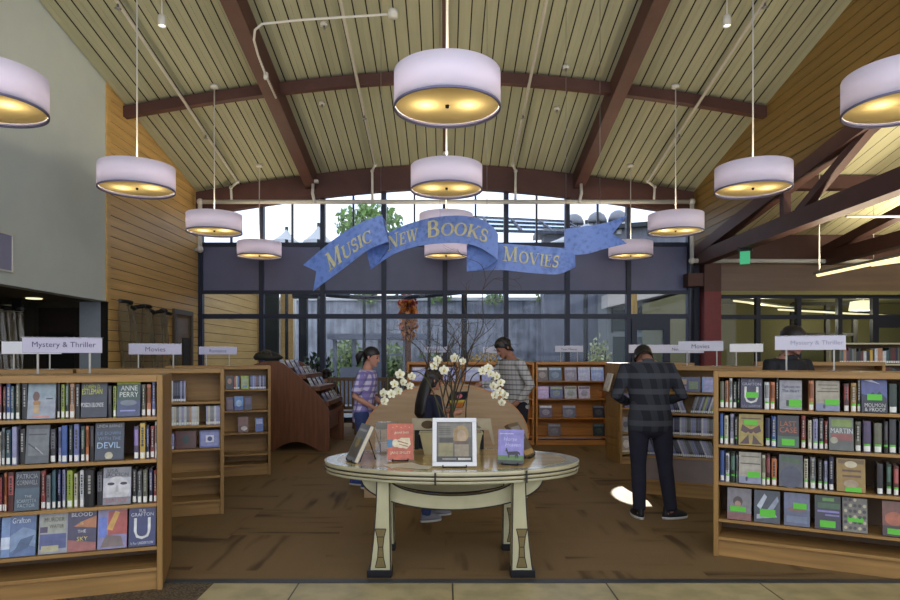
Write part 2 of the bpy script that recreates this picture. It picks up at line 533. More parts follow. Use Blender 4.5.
# pale pane on the plaster wall
t = thing('wall_panel', 'small pale lavender framed panel high on the grey wall', 'panel', (-XW + 0.001, 8.24, 2.90)); t.scale = (1, 0.82, 0.80)
MB().box((0, -0.10, -0.30), (0.015, 0.28, 0.28)).obj('panel_face', mat('lavender_panel', (150, 150, 178), rough=0.5, noise=0.02), t)
b = MB()
for a, c in (((0, -0.13, -0.33), (0.03, 0.31, -0.30)), ((0, -0.13, 0.28), (0.03, 0.31, 0.31)), ((0, -0.13, -0.30), (0.03, -0.10, 0.28)), ((0, 0.28, -0.30), (0.03, 0.31, 0.28))):
    b.box(a, c)
b.obj('panel_frame', M_white, t)

# plastic sheets
def sheet_mat(name, col, ns=4.0):
    m, nt, b = _new(name)
    N, L = nt.nodes, nt.links
    b.inputs['Base Color'].default_value = rgb(col); b.inputs['Roughness'].default_value = 0.16
    b.inputs['Specular IOR Level'].default_value = 0.8
    b.inputs['Alpha'].default_value = 0.66
    return m
M_sheet = sheet_mat('smoky_plastic_film', (126, 116, 92))
def plastic(name, label, p, q, ztop_fn, amp, seed):
    r = random.Random(seed)
    t = thing(name, label, 'plastic sheet', ((p[0]+q[0])/2, (p[1]+q[1])/2, 0))
    dx, dy = q[0]-p[0], q[1]-p[1]; ln = math.hypot(dx, dy); nx, ny = dy/ln, -dx/ln
    ph = [r.uniform(0, 6) for _ in range(6)]
    rows = []
    for i in range(22):
        z = i / 21
        row = []
        for j in range(46):
            u = j / 45
            zz = 0.05 + z * (ztop_fn(u) - 0.05)
            s = u * 9 + z * 2.2
            off = 0.06 + amp * (0.5 + 0.5*math.sin(s*2.1+ph[0]+1.5*math.sin(z*3+ph[1]))*0.6 + 0.4*math.sin(s*5.3+ph[2]-z*4))
            row.append((-dx/2 + u*dx + nx*off, -dy/2 + u*dy + ny*off, zz))
        rows.append(row)
    MB().grid(rows).obj('film', M_sheet, t)
    b = MB()
    pts = [Vector(rows[-1][j]) + Vector((nx*0.02, ny*0.02, 0)) for j in range(46)]
    b.tube(pts, 0.035, 6); b.obj('taped_edge', M_black, t)
    return t
plastic('plastic_sheet', 'smoky clear plastic sheet taped over the siding beside the narrow glazed door', (-XW + 0.02, 11.05), (-XW + 0.02, 13.0),
        lambda u: 2.40 + 0.10*abs(math.sin(u*7.5+1.4)) - 0.05*u, 0.13, 3)
t = plastic('plastic_sheet', 'smoky plastic sheet with a pale taped top hanging in the dark alcove', (-7.75, 10.3), (-6.72, 10.3),
        lambda u: 2.33 + 0.04*math.sin(u*5), 0.10, 8)
MB().box((-0.12, -0.10, 2.25), (0.50, -0.075, 2.36)).obj('pale_tape', mat('pale_tape', (176, 170, 140), noise=0.05), t)
MB().box((0.34, -0.12, 2.30), (0.50, 0.06, 2.45)).obj('bracket', M_black, t)

# narrow glazed door in the siding
d = root_empty('door_2', (-XW + 0.02, 13.95, 0))
b = MB()
for a, c in (((0, -0.5, 0), (0.05, -0.40, 2.55)), ((0, 0.40, 0), (0.05, 0.5, 2.55)), ((0, -0.40, 2.45), (0.05, 0.40, 2.55)), ((0, -0.40, 0), (0.05, 0.40, 0.12))):
    b.box(a, c)
b.obj('frame', mat('bronze_frame', (92, 80, 66), rough=0.4, noise=0), d)
MB().box((0.0, -0.40, 0.12), (0.012, 0.40, 2.45)).obj('pane', mat('tan_reflecting_pane', (120, 98, 68), rough=0.08, noise=0, spec=0.6), d)
MB().box((0.012, -0.02, 0.12), (0.03, 0.36, 1.95)).obj('leaf', M_void, d)

# ------------------------------------------------------------------ the window wall
SP = 1.43
M_fr = M_frame
zb0, zb1 = 3.06, 4.15                                  # grey band
for k in range(8):
    xa = -XW + 0.03 + k * SP; xb = xa + SP
    wn = root_empty('window_%d' % (k + 1), ((xa + xb) / 2, YB, 0))
    hw = SP / 2
    zl = zceil(xa, YB) - 0.30; zr = zceil(xb, YB) - 0.30
    b = MB()
    for sx, z in ((-hw, zl), (hw, zr)):                # half a mullion on each side
        b.box((sx if sx < 0 else sx - 0.055, -0.07, 0), (sx + 0.055 if sx < 0 else sx, 0.07, z))
    for za, zc in ((0, 0.12), (2.43, 2.54), (zb0 - 0.05, zb0 + 0.03), (zb1 - 0.03, zb1 + 0.06)):
        b.box((-hw + 0.055, -0.06, za), (hw - 0.055, 0.06, zc))
    b.prism([(-hw + 0.055, zl - 0.09), (hw - 0.055, zr - 0.09), (hw - 0.055, zr), (-hw + 0.055, zl)], -0.05, 0.05)
    b.obj('frame', M_fr, wn)
    MB().box((-hw + 0.05, -0.01, zb0), (hw - 0.05, 0.03, zb1)).obj('band_panel', M_spandrel, wn)
    for nm, za, zc in (('lower_pane', 0.12, 2.43), ('transom_pane', 2.54, zb0 - 0.05)):
        MB().box((-hw + 0.05, -0.004, za), (hw - 0.05, 0.004, zc)).obj(nm, M_glass, wn)
    MB().prism([(-hw + 0.05, zb1 + 0.05), (hw - 0.05, zb1 + 0.05), (hw - 0.05, zr - 0.08), (-hw + 0.05, zl - 0.08)], -0.004, 0.004).obj('clerestory_pane', M_glass, wn)
    if k < 7:
        b = MB(); xx = 0.0
        b.box((-0.02, -0.04, zb1 + 0.05), (0.02, 0.04, (zl + zr) / 2 - 0.08)); b.obj('muntin', M_fr, wn)
d = root_empty('door_3', (4.77, YB - 0.02, 0))
b = MB()
for a, c in (((-0.42, -0.09, 0), (-0.30, 0.0, 2.43)), ((0.32, -0.09, 0), (0.47, 0.0, 2.43)), ((-0.30, -0.09, 2.16), (0.32, 0.0, 2.43)), ((-0.30, -0.09, 0), (0.32, 0.0, 0.25))):
    b.box(a, c)
b.obj('frame', M_fr, d)
MB().box((-0.30, -0.05, 0.25), (0.32, -0.04, 2.16)).obj('pane', M_glass, d)
MB().box((0.22, -0.15, 1.0), (0.25, -0.09, 1.3)).obj('handle', M_chrome, d)
struct(MB().box((XW + 0.02, 14.8, 0), (XW + 0.14, 15.1, 5.2)).obj('trim_4', mat('dark_blue_jamb', (40, 44, 58), noise=0)))
struct(MB().box((-XW - 0.12, 14.9, 0), (-XW + 0.05, 15.1, 5.2)).obj('trim_5', M_fr))
# steel column beside the glass
b = MB(); b.box((5.90, 14.55, 0), (6.28, 14.95, 3.02)); struct(b.obj('column', M_maroonr))
b = MB(); b.box((5.90, 14.55, 3.02), (6.28, 14.95, 3.95)); b.box((5.55, 14.6, 3.15), (5.90, 14.9, 3.45)); struct(b.obj('column_head', M_maroon))

# ------------------------------------------------------------------ right side: clerestory wall, truss and low annex
XR = XW
zc0, zc1 = 5.72, 3.97
yA, yB2 = 2.0, 14.7
def zch(D): return 3.97 + 0.137 * (14.6 - D)
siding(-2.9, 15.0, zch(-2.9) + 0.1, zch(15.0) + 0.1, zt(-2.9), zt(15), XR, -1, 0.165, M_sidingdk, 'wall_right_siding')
b = MB(); b.beam((XR + 0.10, 14.7, zch(14.7)), (XR + 0.10, -2.9, zch(-2.9)), 0.22, 0.24); struct(b.obj('truss_beam', M_maroon))
b = MB(); b.beam((XR + 0.12, 14.7, 3.79), (XR + 0.12, -2.9, 3.79), 0.24, 0.29); struct(b.obj('truss_beam', M_maroon))
for p, q in (((5.87, 11.04, 3.92), (5.87, 11.04, zch(11.04) - 0.1)), ((5.87, 10.6, 3.92), (5.87, 8.75, zch(8.75) - 0.05)),
             ((5.87, 7.6, 3.92), (5.87, 7.6, zch(7.6) - 0.1)), ((5.87, 6.8, 3.92), (5.87, 4.6, zch(4.6) - 0.05))):
    b = MB(); b.beam(p, q, 0.13, 0.13, up=Vector((1, 0, 0))); struct(b.obj('truss_beam', M_maroon))
# second truss further over, and the annex roof
b = MB(); b.beam((8.75, 14.7, 3.79), (8.75, 3, 3.79), 0.24, 0.29); struct(b.obj('truss_beam', M_maroon))
b = MB(); b.beam((8.75, 14.7, zch(14.7) + 0.02), (8.75, 3, zch(3)), 0.2, 0.2); struct(b.obj('truss_beam', M_maroon))
def zan(D): return 4.34 + 0.21 * (15 - D)
b = MB()
xs = [XR + 0.2 + 0.24 * i for i in range(40)]
for i in range(39):
    g = 0.012
    b.add([(xs[i] + g, 15.2, zan(15.2)), (xs[i + 1], 15.2, zan(15.2)), (xs[i + 1], 0, zan(0)), (xs[i] + g, 0, zan(0))], [(0, 1, 2, 3)], 0)
b.add([(XR, 15.2, zan(15.2) + 0.02), (15.2, 15.2, zan(15.2) + 0.02), (15.2, 0, zan(0) + 0.02), (XR, 0, zan(0) + 0.02)], [(0, 1, 2, 3)], 1)
struct(b.obj('ceiling_annex', [mat('annex_ceiling_boards', (212, 204, 164), rough=0.6, noise=0.05, nscale=2, stretch=(5, 0.4, 1)), M_groove]))
b = MB(); b.beam((XR + 0.2, 12.1, zan(12.1) - 0.14), (15, 12.1, zan(12.1) - 0.14), 0.2, 0.24); struct(b.obj('ceiling_beam', M_maroon))
b = MB(); b.box((6.0, 14.85, 3.72), (15, 15.1, 4.40)); struct(b.obj('wall_annex_beam', M_maroon))
b = MB(); b.box((6.28, 14.9, 3.07), (15, 15.1, 3.72)); struct(b.obj('wall_annex_panel', M_taupe))
b = MB(); b.box((6.28, 14.88, 2.98), (15, 15.1, 3.07)); struct(b.obj('trim_6', mat('pale_olive_strip', (150, 145, 96), noise=0.03)))
# interior windows into the office
ax = [6.36, 7.32, 8.27, 9.23, 10.08, 11.1, 12.1, 13.1, 14.1]
for k in range(len(ax) - 1):
    xa, xb = ax[k], ax[k + 1]; hw = (xb - xa) / 2
    wn = root_empty('window_%d' % (k + 9), ((xa + xb) / 2, 15.0, 0))
    b = MB(); m = 0.09 if k == 3 else 0.05
    b.box((-hw, -0.06, 0), (-hw + 0.05, 0.06, 2.98)); b.box((hw - m, -0.06, 0), (hw, 0.06, 2.98))
    for za, zc in ((0, 0.1), (2.42, 2.52), (2.90, 2.98)): b.box((-hw + 0.05, -0.05, za), (hw - m, 0.05, zc))
    if k == 4: b.box((-hw + 0.05, -0.055, 2.22), (hw - m, 0.055, 2.42))
    b.obj('frame', mat('dark_blue_frame', (34, 38, 52), rough=0.4, noise=0), wn)
    MB().box((-hw + 0.04, -0.004, 0.1), (hw - 0.04, 0.004, 2.9)).obj('pane', M_glass, wn)
struct(MB().box((6.2, 20.0, 0), (16, 20.1, 3.3)).obj('wall_office_back', M_olive))
struct(MB().box((6.2, 15.1, 0), (6.3, 20.0, 3.3)).obj('wall_office_side', M_olive))
struct(MB().box((6.2, 15.1, 3.2), (16, 20.1, 3.3)).obj('ceiling_office', mat('office_ceiling', (150, 146, 112), noise=0.03)))
struct(MB().box((6.2, 15.1, -0.1), (16, 20.1, 0)).obj('floor_office', M_dark))
struct(MB().box((15, -3, 0), (15.1, 20, 7)).obj('wall_right', M_olive))
d = root_empty('door_4', (10.35, 18.6, 0))
b = MB()
for xx in (-0.25, 0.75, 1.55): b.box((xx - 0.06, -0.05, 0), (xx + 0.06, 0.05, 3.1))
for zz in (2.15, 3.04): b.box((-0.25, -0.04, zz), (1.55, 0.04, zz + 0.09))
b.obj('frame', mat('charcoal_frame', (44, 42, 40), noise=0), d)
MB().box((-0.2, -0.004, 0.0), (1.5, 0.004, 2.15)).obj('pane', M_glass, d)
def linear_lamp(p, q, label, cable=None, group=None):
    t = thing('linear_lamp', label, 'ceiling light', p, 0, group)
    q = Vector(q) - Vector(p); n = 2
    b = MB(); b.beam((0, 0, 0.03), q + Vector((0, 0, 0.03)), 0.12, 0.035); b.obj('housing', mat('lamp_housing', (120, 118, 100), noise=0), t)
    for i in range(n):
        a = q * (i / n + 0.01); c = q * ((i + 1) / n - 0.01)
        bb = MB(); bb.tube([a, c], 0.032, 8); bb.obj('tube', M_lamp, t)
    if cable:
        for f in (0.02, 0.98):
            a = q * f
            top_ = zan(p[1] + a.y) - p[2]
            MB().tube([a + Vector((0, 0, 0.04)), a + Vector((0, 0, top_))], 0.008, 5).obj('cable', M_white, t)
    return t
linear_lamp((6.38, 11.0, 2.93), (6.52, 6.6, 2.93), 'slim linear lamp hung over the far stacks before the office windows', 1.9)
linear_lamp((7.2, 16.0, 2.95), (11.3, 19.6, 2.95), 'linear lamp glowing inside the office, nearer its glass front')
linear_lamp((8.1, 15.6, 2.70), (12.6, 18.0, 2.70), 'linear lamp glowing low inside the office beside the inner door')
t = thing('office_lamp', 'pale square lamp glowing behind the office windows', 'ceiling light', (11.76, 18.0, 2.85))
MB().prism([(-0.28, 0), (0.28, 0), (0.23, 0.26), (-0.23, 0.26)], -0.22, 0.22).obj('lamp_shade', emit('office_lamp_glow', (255, 240, 190), 1.3), t)
MB().tube([(0, 0, 0.26), (0, 0, 0.349)], 0.02, 6).obj('stem', M_white, t)
for lx_, ly_ in ((0, 0), (-3.4, -1.0)):  # second point lamp hangs apart from the shade, added to light the office
    ld = bpy.data.lights.new('bulb', 'POINT'); ld.energy = 70; ld.color = (1.0, 0.9, 0.66); ld.shadow_soft_size = 0.2
    lo = bpy.data.objects.new('bulb', ld); C.objects.link(lo); lo.parent = t; lo.location = (lx_, ly_, -0.25)

# rear of the room, behind the camera: side returns only, the rest is left open so sky light fills the room
struct(MB().box((-9.5, -3.1, 0), (-XW, -3.0, 2.6)).obj('wall_rear_alcove', M_dark))

# ------------------------------------------------------------------ pipes, conduits, junction boxes
def pipe(name, label, cat, runs, r, m=M_white, elbows=(), group=None):
    p0 = Vector(runs[0][0])
    t = thing(name, label, cat, p0, 0, group)
    for pts in runs:
        MB().tube([Vector(p) - p0 for p in pts], r, 8).obj('run', m, t)
    for e in elbows:
        MB().ball(Vector(e) - p0, r * 1.55, 10).obj('fitting', m, t)
    return t
zp = 5.06; yp = 14.55
pl, prr = P(200, 203, yp), P(692, 203, yp)
pl.z = prr.z = zp
dl = Vector((pl.x, yp, 3.98)); dr = Vector((prr.x, yp, 3.72))
dr2 = Vector((prr.x + 0.15, yp, 3.69)); endr = Vector((14.5, yp, 3.69))
pipe('sprinkler_main', 'long white horizontal pipe crossing below the maroon arch', 'pipe', [[dl + Vector((-0.12, 0, 0)), dl, pl], [pl, prr], [prr, dr], [dr, endr]], 0.05, elbows=(pl, prr, dr, dl))
for nm, X, jog in (('siding', -4.6, 0.25), ('plaster', -1.55, 0.1), ('centre', 1.5, -0.1), ('annex', 4.5, -0.25)):
    za = zceil(X, -2.5) - 0.25; zb = zceil(X, 14.2) - 0.25
    if abs(X) > 4: lab = 'white sprinkler pipe along the ceiling nearest the ' + ('plaster and siding wall' if X < 0 else 'upper brown wood wall')
    else: lab = 'white sprinkler pipe along the ceiling between the ridge and the ' + ('grey wall side beam' if X < 0 else 'wood wall side beam')
    t = pipe('sprinkler_pipe', lab, 'pipe', [[(X, -2.5, za), (X, 14.2, zb)], [(X, 14.2, zb), (X - jog, yp - 0.05, zb - 0.05)], [(X - jog, yp - 0.05, zb - 0.05), (X - jog, yp, zp)]], 0.028,
             elbows=((X, 14.2, zb), (X - jog, yp - 0.05, zb - 0.05), (X - jog, yp, zp)), group='sprinkler pipes along the ceiling')
    for D in (6.2, 9.0, 12.3):
        MB().lathe([(0.012, 0), (0.02, -0.06), (0.05, -0.07), (0.012, -0.08)], 10, (0, D + 2.5, zceil(X, D) - 0.25 - za - 0.02)).obj('sprinkler_head', M_chrome, t)
# conduit running from a junction box to the beam
D0 = 8.4
pts = [P(393, 14, 9.0), P(300, 20, 9.0), P(262, 24, 9.0), P(255, 30, 9.05), P(254, 40, 9.3), P(258, 55, 9.6), P(266, 76, 10.0), P(276, 98, 10.6)]
t = thing('conduit', 'thin white conduit bending from a junction box to the ceiling beam', 'conduit', pts[0])
MB().tube([p - pts[0] for p in pts], 0.018, 6).obj('run', M_white, t)
MB().lathe([(0.001, -0.05), (0.07, -0.05), (0.07, 0.05), (0.001, 0.05)], 12).obj('junction_box', M_white, t)
MB().box((-0.03, -0.03, -0.05), (0.03, 0.03, 0.05), M=Matrix.Translation(pts[6] - pts[0])).obj('clip', M_white, t)

def spot(px, py, D, label):
    p = P(px, py, D); zc = zceil(p.x, D)
    t = thing('ceiling_spotlight', label, 'spotlight', (p.x, D, zc), 0, 'small ceiling spotlights')
    MB().lathe([(0.001, 0), (0.06, 0), (0.06, -0.03), (0.001, -0.03)], 14).obj('canopy', M_white, t)
    L = max(0.12, zc - p.z)
    MB().tube([(0, 0, -0.03), (0, 0, -L)], 0.012, 6).obj('stem', M_white, t)
    MB().lathe([(0.02, -L + 0.05), (0.055, -L + 0.03), (0.06, -L - 0.12), (0.05, -L - 0.12), (0.045, -L - 0.06)], 14).obj('housing', M_white, t)
    MB().lathe([(0.001, -L - 0.10), (0.046, -L - 0.10)], 14).obj('lens', emit('spot_lens', (255, 244, 205), 6.0), t)
spot(162, 18, 9.3, 'small lit spotlight on the ceiling toward the grey plaster wall')
spot(727, 18, 9.3, 'small lit spotlight on the ceiling toward the brown wood wall')
for i, (px, D, lab) in enumerate(((324, 10.2, 'small white box on the ceiling boards near the grey wall side beam'), (322, 12.2, 'small white box low on the ceiling near the grey wall side beam'),
              (566, 11.2, 'small white box on the ceiling boards near the wood wall side beam'), (557, 12.4, 'small white box low on the ceiling near the wood wall side beam'))):
    p = P(px, 100, D)
    t = thing('junction_box', lab, 'junction box', (p.x, D, zceil(p.x, D)), 0, 'junction boxes on the ceiling')
    MB().lathe([(0.001, 0.0), (0.06, 0), (0.06, -0.05), (0.001, -0.05)], 12).obj('box_body', M_white, t)
    MB().tube([(0, 0, -0.05), (0, 0, -0.12)], 0.02, 6).obj('stub', M_chrome, t)
for px, lab in ((313, 'white bracket lamp under the maroon arch beside the grey wall side beam'), (581, 'white bracket lamp under the maroon arch beside the wood wall side beam')):
    p = P(px, 185, 14.5)
    t = thing('bracket_lamp', lab, 'lamp', p, 0, 'bracket lamps on the arch')
    MB().box((-0.12, -0.05, 0.05), (0.12, 0.05, 0.11)).obj('mount', M_white, t)
    MB().tube([(0, 0, 0.05), (0.0, -0.05, -0.2), (0.06 if px < 400 else -0.06, -0.1, -0.42)], 0.035, 8).obj('arm', M_white, t)

# exit sign
t = thing('exit_sign', 'small green exit sign hanging under the annex truss', 'sign', P(745, 257, 12.5), -0.5)
MB().box((-0.09, -0.03, -0.14), (0.09, 0.03, 0.11)).obj('lit_face', emit('exit_green', (60, 170, 120), 0.45), t)
MB().box((-0.13, -0.06, 0.11), (0.13, 0.06, 0.19)).obj('mount', M_black, t)
MB().tube([(0, 0, 0.19), (0, 0, 0.28)], 0.06, 8).obj('canopy', M_white, t)
o = pipe('annex_pipe', 'thin white pipe crossing below the annex ceiling', 'pipe', [[(6.2, 9.9, 3.70), (14.5, 9.9, 3.70)]], 0.02)
linear_lamp((8.9, 13.4, 3.45), (10.2, 10.0, 3.45), 'slim linear lamp hung past the second truss in the annex', 0.9)
for x, y, z, sx, sy, e in ((6.45, 8.8, 3.02, 0.1, 4.4, 80), (9.6, 11.6, 3.54, 0.1, 3.4, 120), (12.4, 10.0, 3.3, 0.1, 5.0, 170)):  # upward area lamps added to brighten the annex ceiling; the last has no fixture
    ld = bpy.data.lights.new('uplight_fill', 'AREA'); ld.shape = 'RECTANGLE'; ld.size = sx; ld.size_y = sy; ld.energy = e; ld.color = (1.0, 0.9, 0.66)
    lo = bpy.data.objects.new('uplight_fill', ld); C.objects.link(lo); lo.location = (x, y, z); lo.rotation_euler = (PI, 0, 0)
# ------------------------------------------------------------------ drum pendant lamps
M_shade = shade_mat('white_fabric_shade', (224, 221, 238), 0.30, 0.0)
M_shade_in = shade_mat('cream_shade_lining', (240, 225, 180), 0.3)
M_diff = shade_mat('yellow_diffuser', (206, 184, 128), 0.13, 0.0)
M_cable = mat('pale_cable', (205, 202, 195), noise=0)
LR, LH, LZ = 0.475, 0.315, 3.735
def drum(X, D, label):
    t = thing('pendant_lamp', label, 'pendant lamp', (X, D, LZ), 0, 'drum pendant lamps')
    zc = zceil(X, D) - LZ - 0.1 * (abs(X) < 0.1)
    MB().lathe([(LR, 0.0), (LR, LH), (LR - 0.006, LH), (LR - 0.006, 0.0)], 56, closed=True).obj('lamp_shade', M_shade, t)
    b = MB(); b.lathe([(LR + 0.003, -0.004), (LR + 0.003, 0.014), (LR - 0.012, 0.014), (LR - 0.012, -0.004)], 56, closed=True)
    b.obj('bottom_rim', mat('grey_blue_rim', (128, 126, 160), noise=0), t)
    MB().lathe([(0.001, 0.035), (LR - 0.012, 0.035)], 56).obj('diffuser', M_diff, t)
    MB().lathe([(0.001, 0.005), (0.016, 0.010), (0.018, 0.034), (0.001, 0.034)], 12).obj('finial', M_black, t)
    b = MB()
    for a in range(3):
        an = a * 2 * PI / 3 + 0.4
        b.tube([(0, 0, LH - 0.02), (LR * 0.985 * math.cos(an), LR * 0.985 * math.sin(an), LH - 0.02)], 0.006, 5)
    b.obj('spider_frame', M_chrome, t)
    MB().tube([(0, 0, 0.04), (0, 0, zc)], 0.011, 6).obj('cable', M_cable, t)
    MB().lathe([(0.001, zc), (0.075, zc), (0.07, zc - 0.05), (0.001, zc - 0.06)], 16).obj('canopy', M_white, t)
    for s in (-1, 1):
        ld = bpy.data.lights.new('bulb', 'POINT'); ld.energy = BULB; ld.color = (1.0, 0.88, 0.66); ld.shadow_soft_size = 0.06
        lo = bpy.data.objects.new('bulb', ld); C.objects.link(lo); lo.parent = t; lo.location = (s * 0.19, 0, 0.12)
    return t
BULB = 17.0
rows = {-4.09: 'in the row beside the grey and siding walls', 0.02: 'in the middle row under the ridge', 4.09: 'in the row beside the upper brown wood wall'}
for X, place in rows.items():
    for i, D in enumerate((5.72, 8.5, 11.35, 14.1)):
        drum(X, D, 'white drum pendant lamp, %s largest %s' % (('first', 'second', 'third', 'smallest')[i] if i < 3 else 'fourth', place))

# ------------------------------------------------------------------ the hanging ribbon banner
BD = 9.5
def crom(pts, n):
    out = []
    k = len(pts)
    for i in range(k - 1):
        p0, p1, p2, p3 = pts[max(i-1, 0)], pts[i], pts[i+1], pts[min(i+2, k-1)]
        for j in range(n):
            t = j / n
            out.append(0.5 * ((2*p1) + (p2-p0)*t + (2*p0-5*p1+4*p2-p3)*t*t + (3*p1-p0-3*p2+p3)*t**3))
    out.append(pts[-1])
    return out

def banner_mat():
    m, nt, b = _new('blue_painted_banner')
    N, L = nt.nodes, nt.links
    tc = N.new('ShaderNodeTexCoord'); nz = N.new('ShaderNodeTexNoise'); nz.inputs['Scale'].default_value = 16; nz.inputs['Detail'].default_value = 5
    L.new(tc.outputs['Object'], nz.inputs['Vector'])
    n2 = N.new('ShaderNodeTexNoise'); n2.inputs['Scale'].default_value = 1.6
    L.new(tc.outputs['Object'], n2.inputs['Vector'])
    f = _math(nt, 'ADD', _math(nt, 'MULTIPLY', nz.outputs['Fac'], 0.6), _math(nt, 'MULTIPLY', n2.outputs['Fac'], 0.4))
    r = N.new('ShaderNodeValToRGB'); e = r.color_ramp.elements
    e[0].position = 0.36; e[0].color = rgb((80, 112, 190)); e[1].position = 0.52; e[1].color = rgb((120, 152, 226))
    L.new(f, r.inputs['Fac']); L.new(r.outputs['Color'], b.inputs['Base Color'])
    b.inputs['Roughness'].default_value = 0.38
    return m
M_ban = banner_mat()
M_banletter = mat('gilt_cream_lettering', (222, 216, 172), rough=0.45, noise=0.15, nscale=25)
ban = thing('ribbon_banner', 'blue ribbon shaped hanging banner lettered with music, books and movies', 'banner', P(445, 240, BD))
BO = Vector(ban.location)
class Ribbon:
    def __init__(s, top, bot, dep, n=8):
        tp = [P(x, y, BD + d) - BO for (x, y), d in zip(top, dep)]
        bt = [P(x, y, BD + d) - BO for (x, y), d in zip(bot, dep)]
        s.t = crom(tp, n); s.b = crom(bt, n)
        s.len = [0]
        for i in range(1, len(s.t)):
            s.len.append(s.len[-1] + ((s.t[i]+s.b[i])/2 - (s.t[i-1]+s.b[i-1])/2).length)
    def at(s, u, v, off=0.0):
        L = u * s.len[-1]
        i = 0
        while i < len(s.len) - 2 and s.len[i+1] < L: i += 1
        f = (L - s.len[i]) / max(1e-6, s.len[i+1] - s.len[i])
        t = s.t[i].lerp(s.t[i+1], f); b = s.b[i].lerp(s.b[i+1], f)
        d = (s.t[i+1] - s.t[i]) + (s.b[i+1] - s.b[i]); nrm = d.cross(t - b)
        nrm = nrm.normalized() if nrm.length > 1e-9 else Vector((0, -1, 0))
        return b.lerp(t, v) + nrm * off
    def build(s, name, cut=None, th=0.012, cutl=None):
        b = MB(); rows = []
        n = len(s.t)
        for off in (0.0, -th):
            for j in range(7):
                v = j / 6
                row = []
                for i in range(n):
                    u = s.len[i] / s.len[-1]
                    a0 = 0.0; a1 = 1.0
                    if cutl: a0 = cutl * (1 - abs(2 * v - 1))
                    if cut: a1 = 1 - cut * (1 - abs(2 * v - 1))
                    row.append(s.at(a0 + u * (a1 - a0), v, off))
                rows.append(row)
        b.grid(rows[:7]); b.grid(rows[7:][::-1])
        # rims
        b.grid([rows[0], rows[7]][::-1], smooth=False); b.grid([rows[6], rows[13]], smooth=False)
        b.grid([[rows[k][0] for k in range(7)], [rows[7+k][0] for k in range(7)]], smooth=False)
        b.grid([[rows[k][-1] for k in range(7)], [rows[7+k][-1] for k in range(7)]][::-1], smooth=False)
        return b.obj(name, M_ban, ban)
    def letters(s, name, items, M=M_banletter):
        """items: (char, u0, v0, height in v, width factor, shear)"""
        L = s.len[-1]
        for ch, u0, v0, hv, wf, sh in items:
            b = MB()
            hgt = (s.at(u0, 1) - s.at(u0, 0)).length * hv
            for quad in glyph(ch):
                base = len(b.v)
                fr = []; bk = []
                for gx, gy in quad:
                    u = u0 + (gx * wf + sh * gy) * hgt / L
                    v = v0 + gy * hv
                    fr.append(s.at(u, v, 0.022)); bk.append(s.at(u, v, 0.002))
                k = len(quad)
                fs = [tuple(range(k))] + [(i, (i+1) % k, k + (i+1) % k, k + i) for i in range(k)]
                b.add(fr + bk, fs)
            b.obj('letter', M, ban)

TK, TN = 0.17, 0.065
def _stroke(pts, ws):
    out = []
    n = len(pts); L = []; R_ = []
    for i in range(n):
        a = pts[max(i-1, 0)]; c = pts[min(i+1, n-1)]
        dx, dy = c[0]-a[0], c[1]-a[1]; l = math.hypot(dx, dy) or 1
        w = ws[i] / 2 if isinstance(ws, (list, tuple)) else ws / 2
        L.append((pts[i][0] - dy/l*w, pts[i][1] + dx/l*w)); R_.append((pts[i][0] + dy/l*w, pts[i][1] - dx/l*w))
    for i in range(n - 1):
        out.append([L[i], R_[i], R_[i+1], L[i+1]])
    return out
def _serif(x, y, w=0.30): return [[(x - w/2, y - 0.028), (x + w/2, y - 0.028), (x + w/2, y + 0.028), (x - w/2, y + 0.028)]]
def _arc(cx, cy, rx, ry, a0, a1, wf, n=16):
    pts = []; ws = []
    for i in range(n + 1):
        a = math.radians(a0 + (a1 - a0) * i / n)
        pts.append((cx + rx * math.cos(a), cy + ry * math.sin(a))); ws.append(wf(math.cos(a)))
    return _stroke(pts, ws)
bowl = lambda c: TN + (TK - TN) * abs(c) ** 1.3
GW = {'M': 1.12, 'U': 0.92, 'S': 0.62, 'I': 0.42, 'C': 0.80, 'N': 0.98, 'E': 0.74, 'W': 1.20, 'B': 0.78, 'O': 0.90, 'K': 0.92, 'V': 0.95}
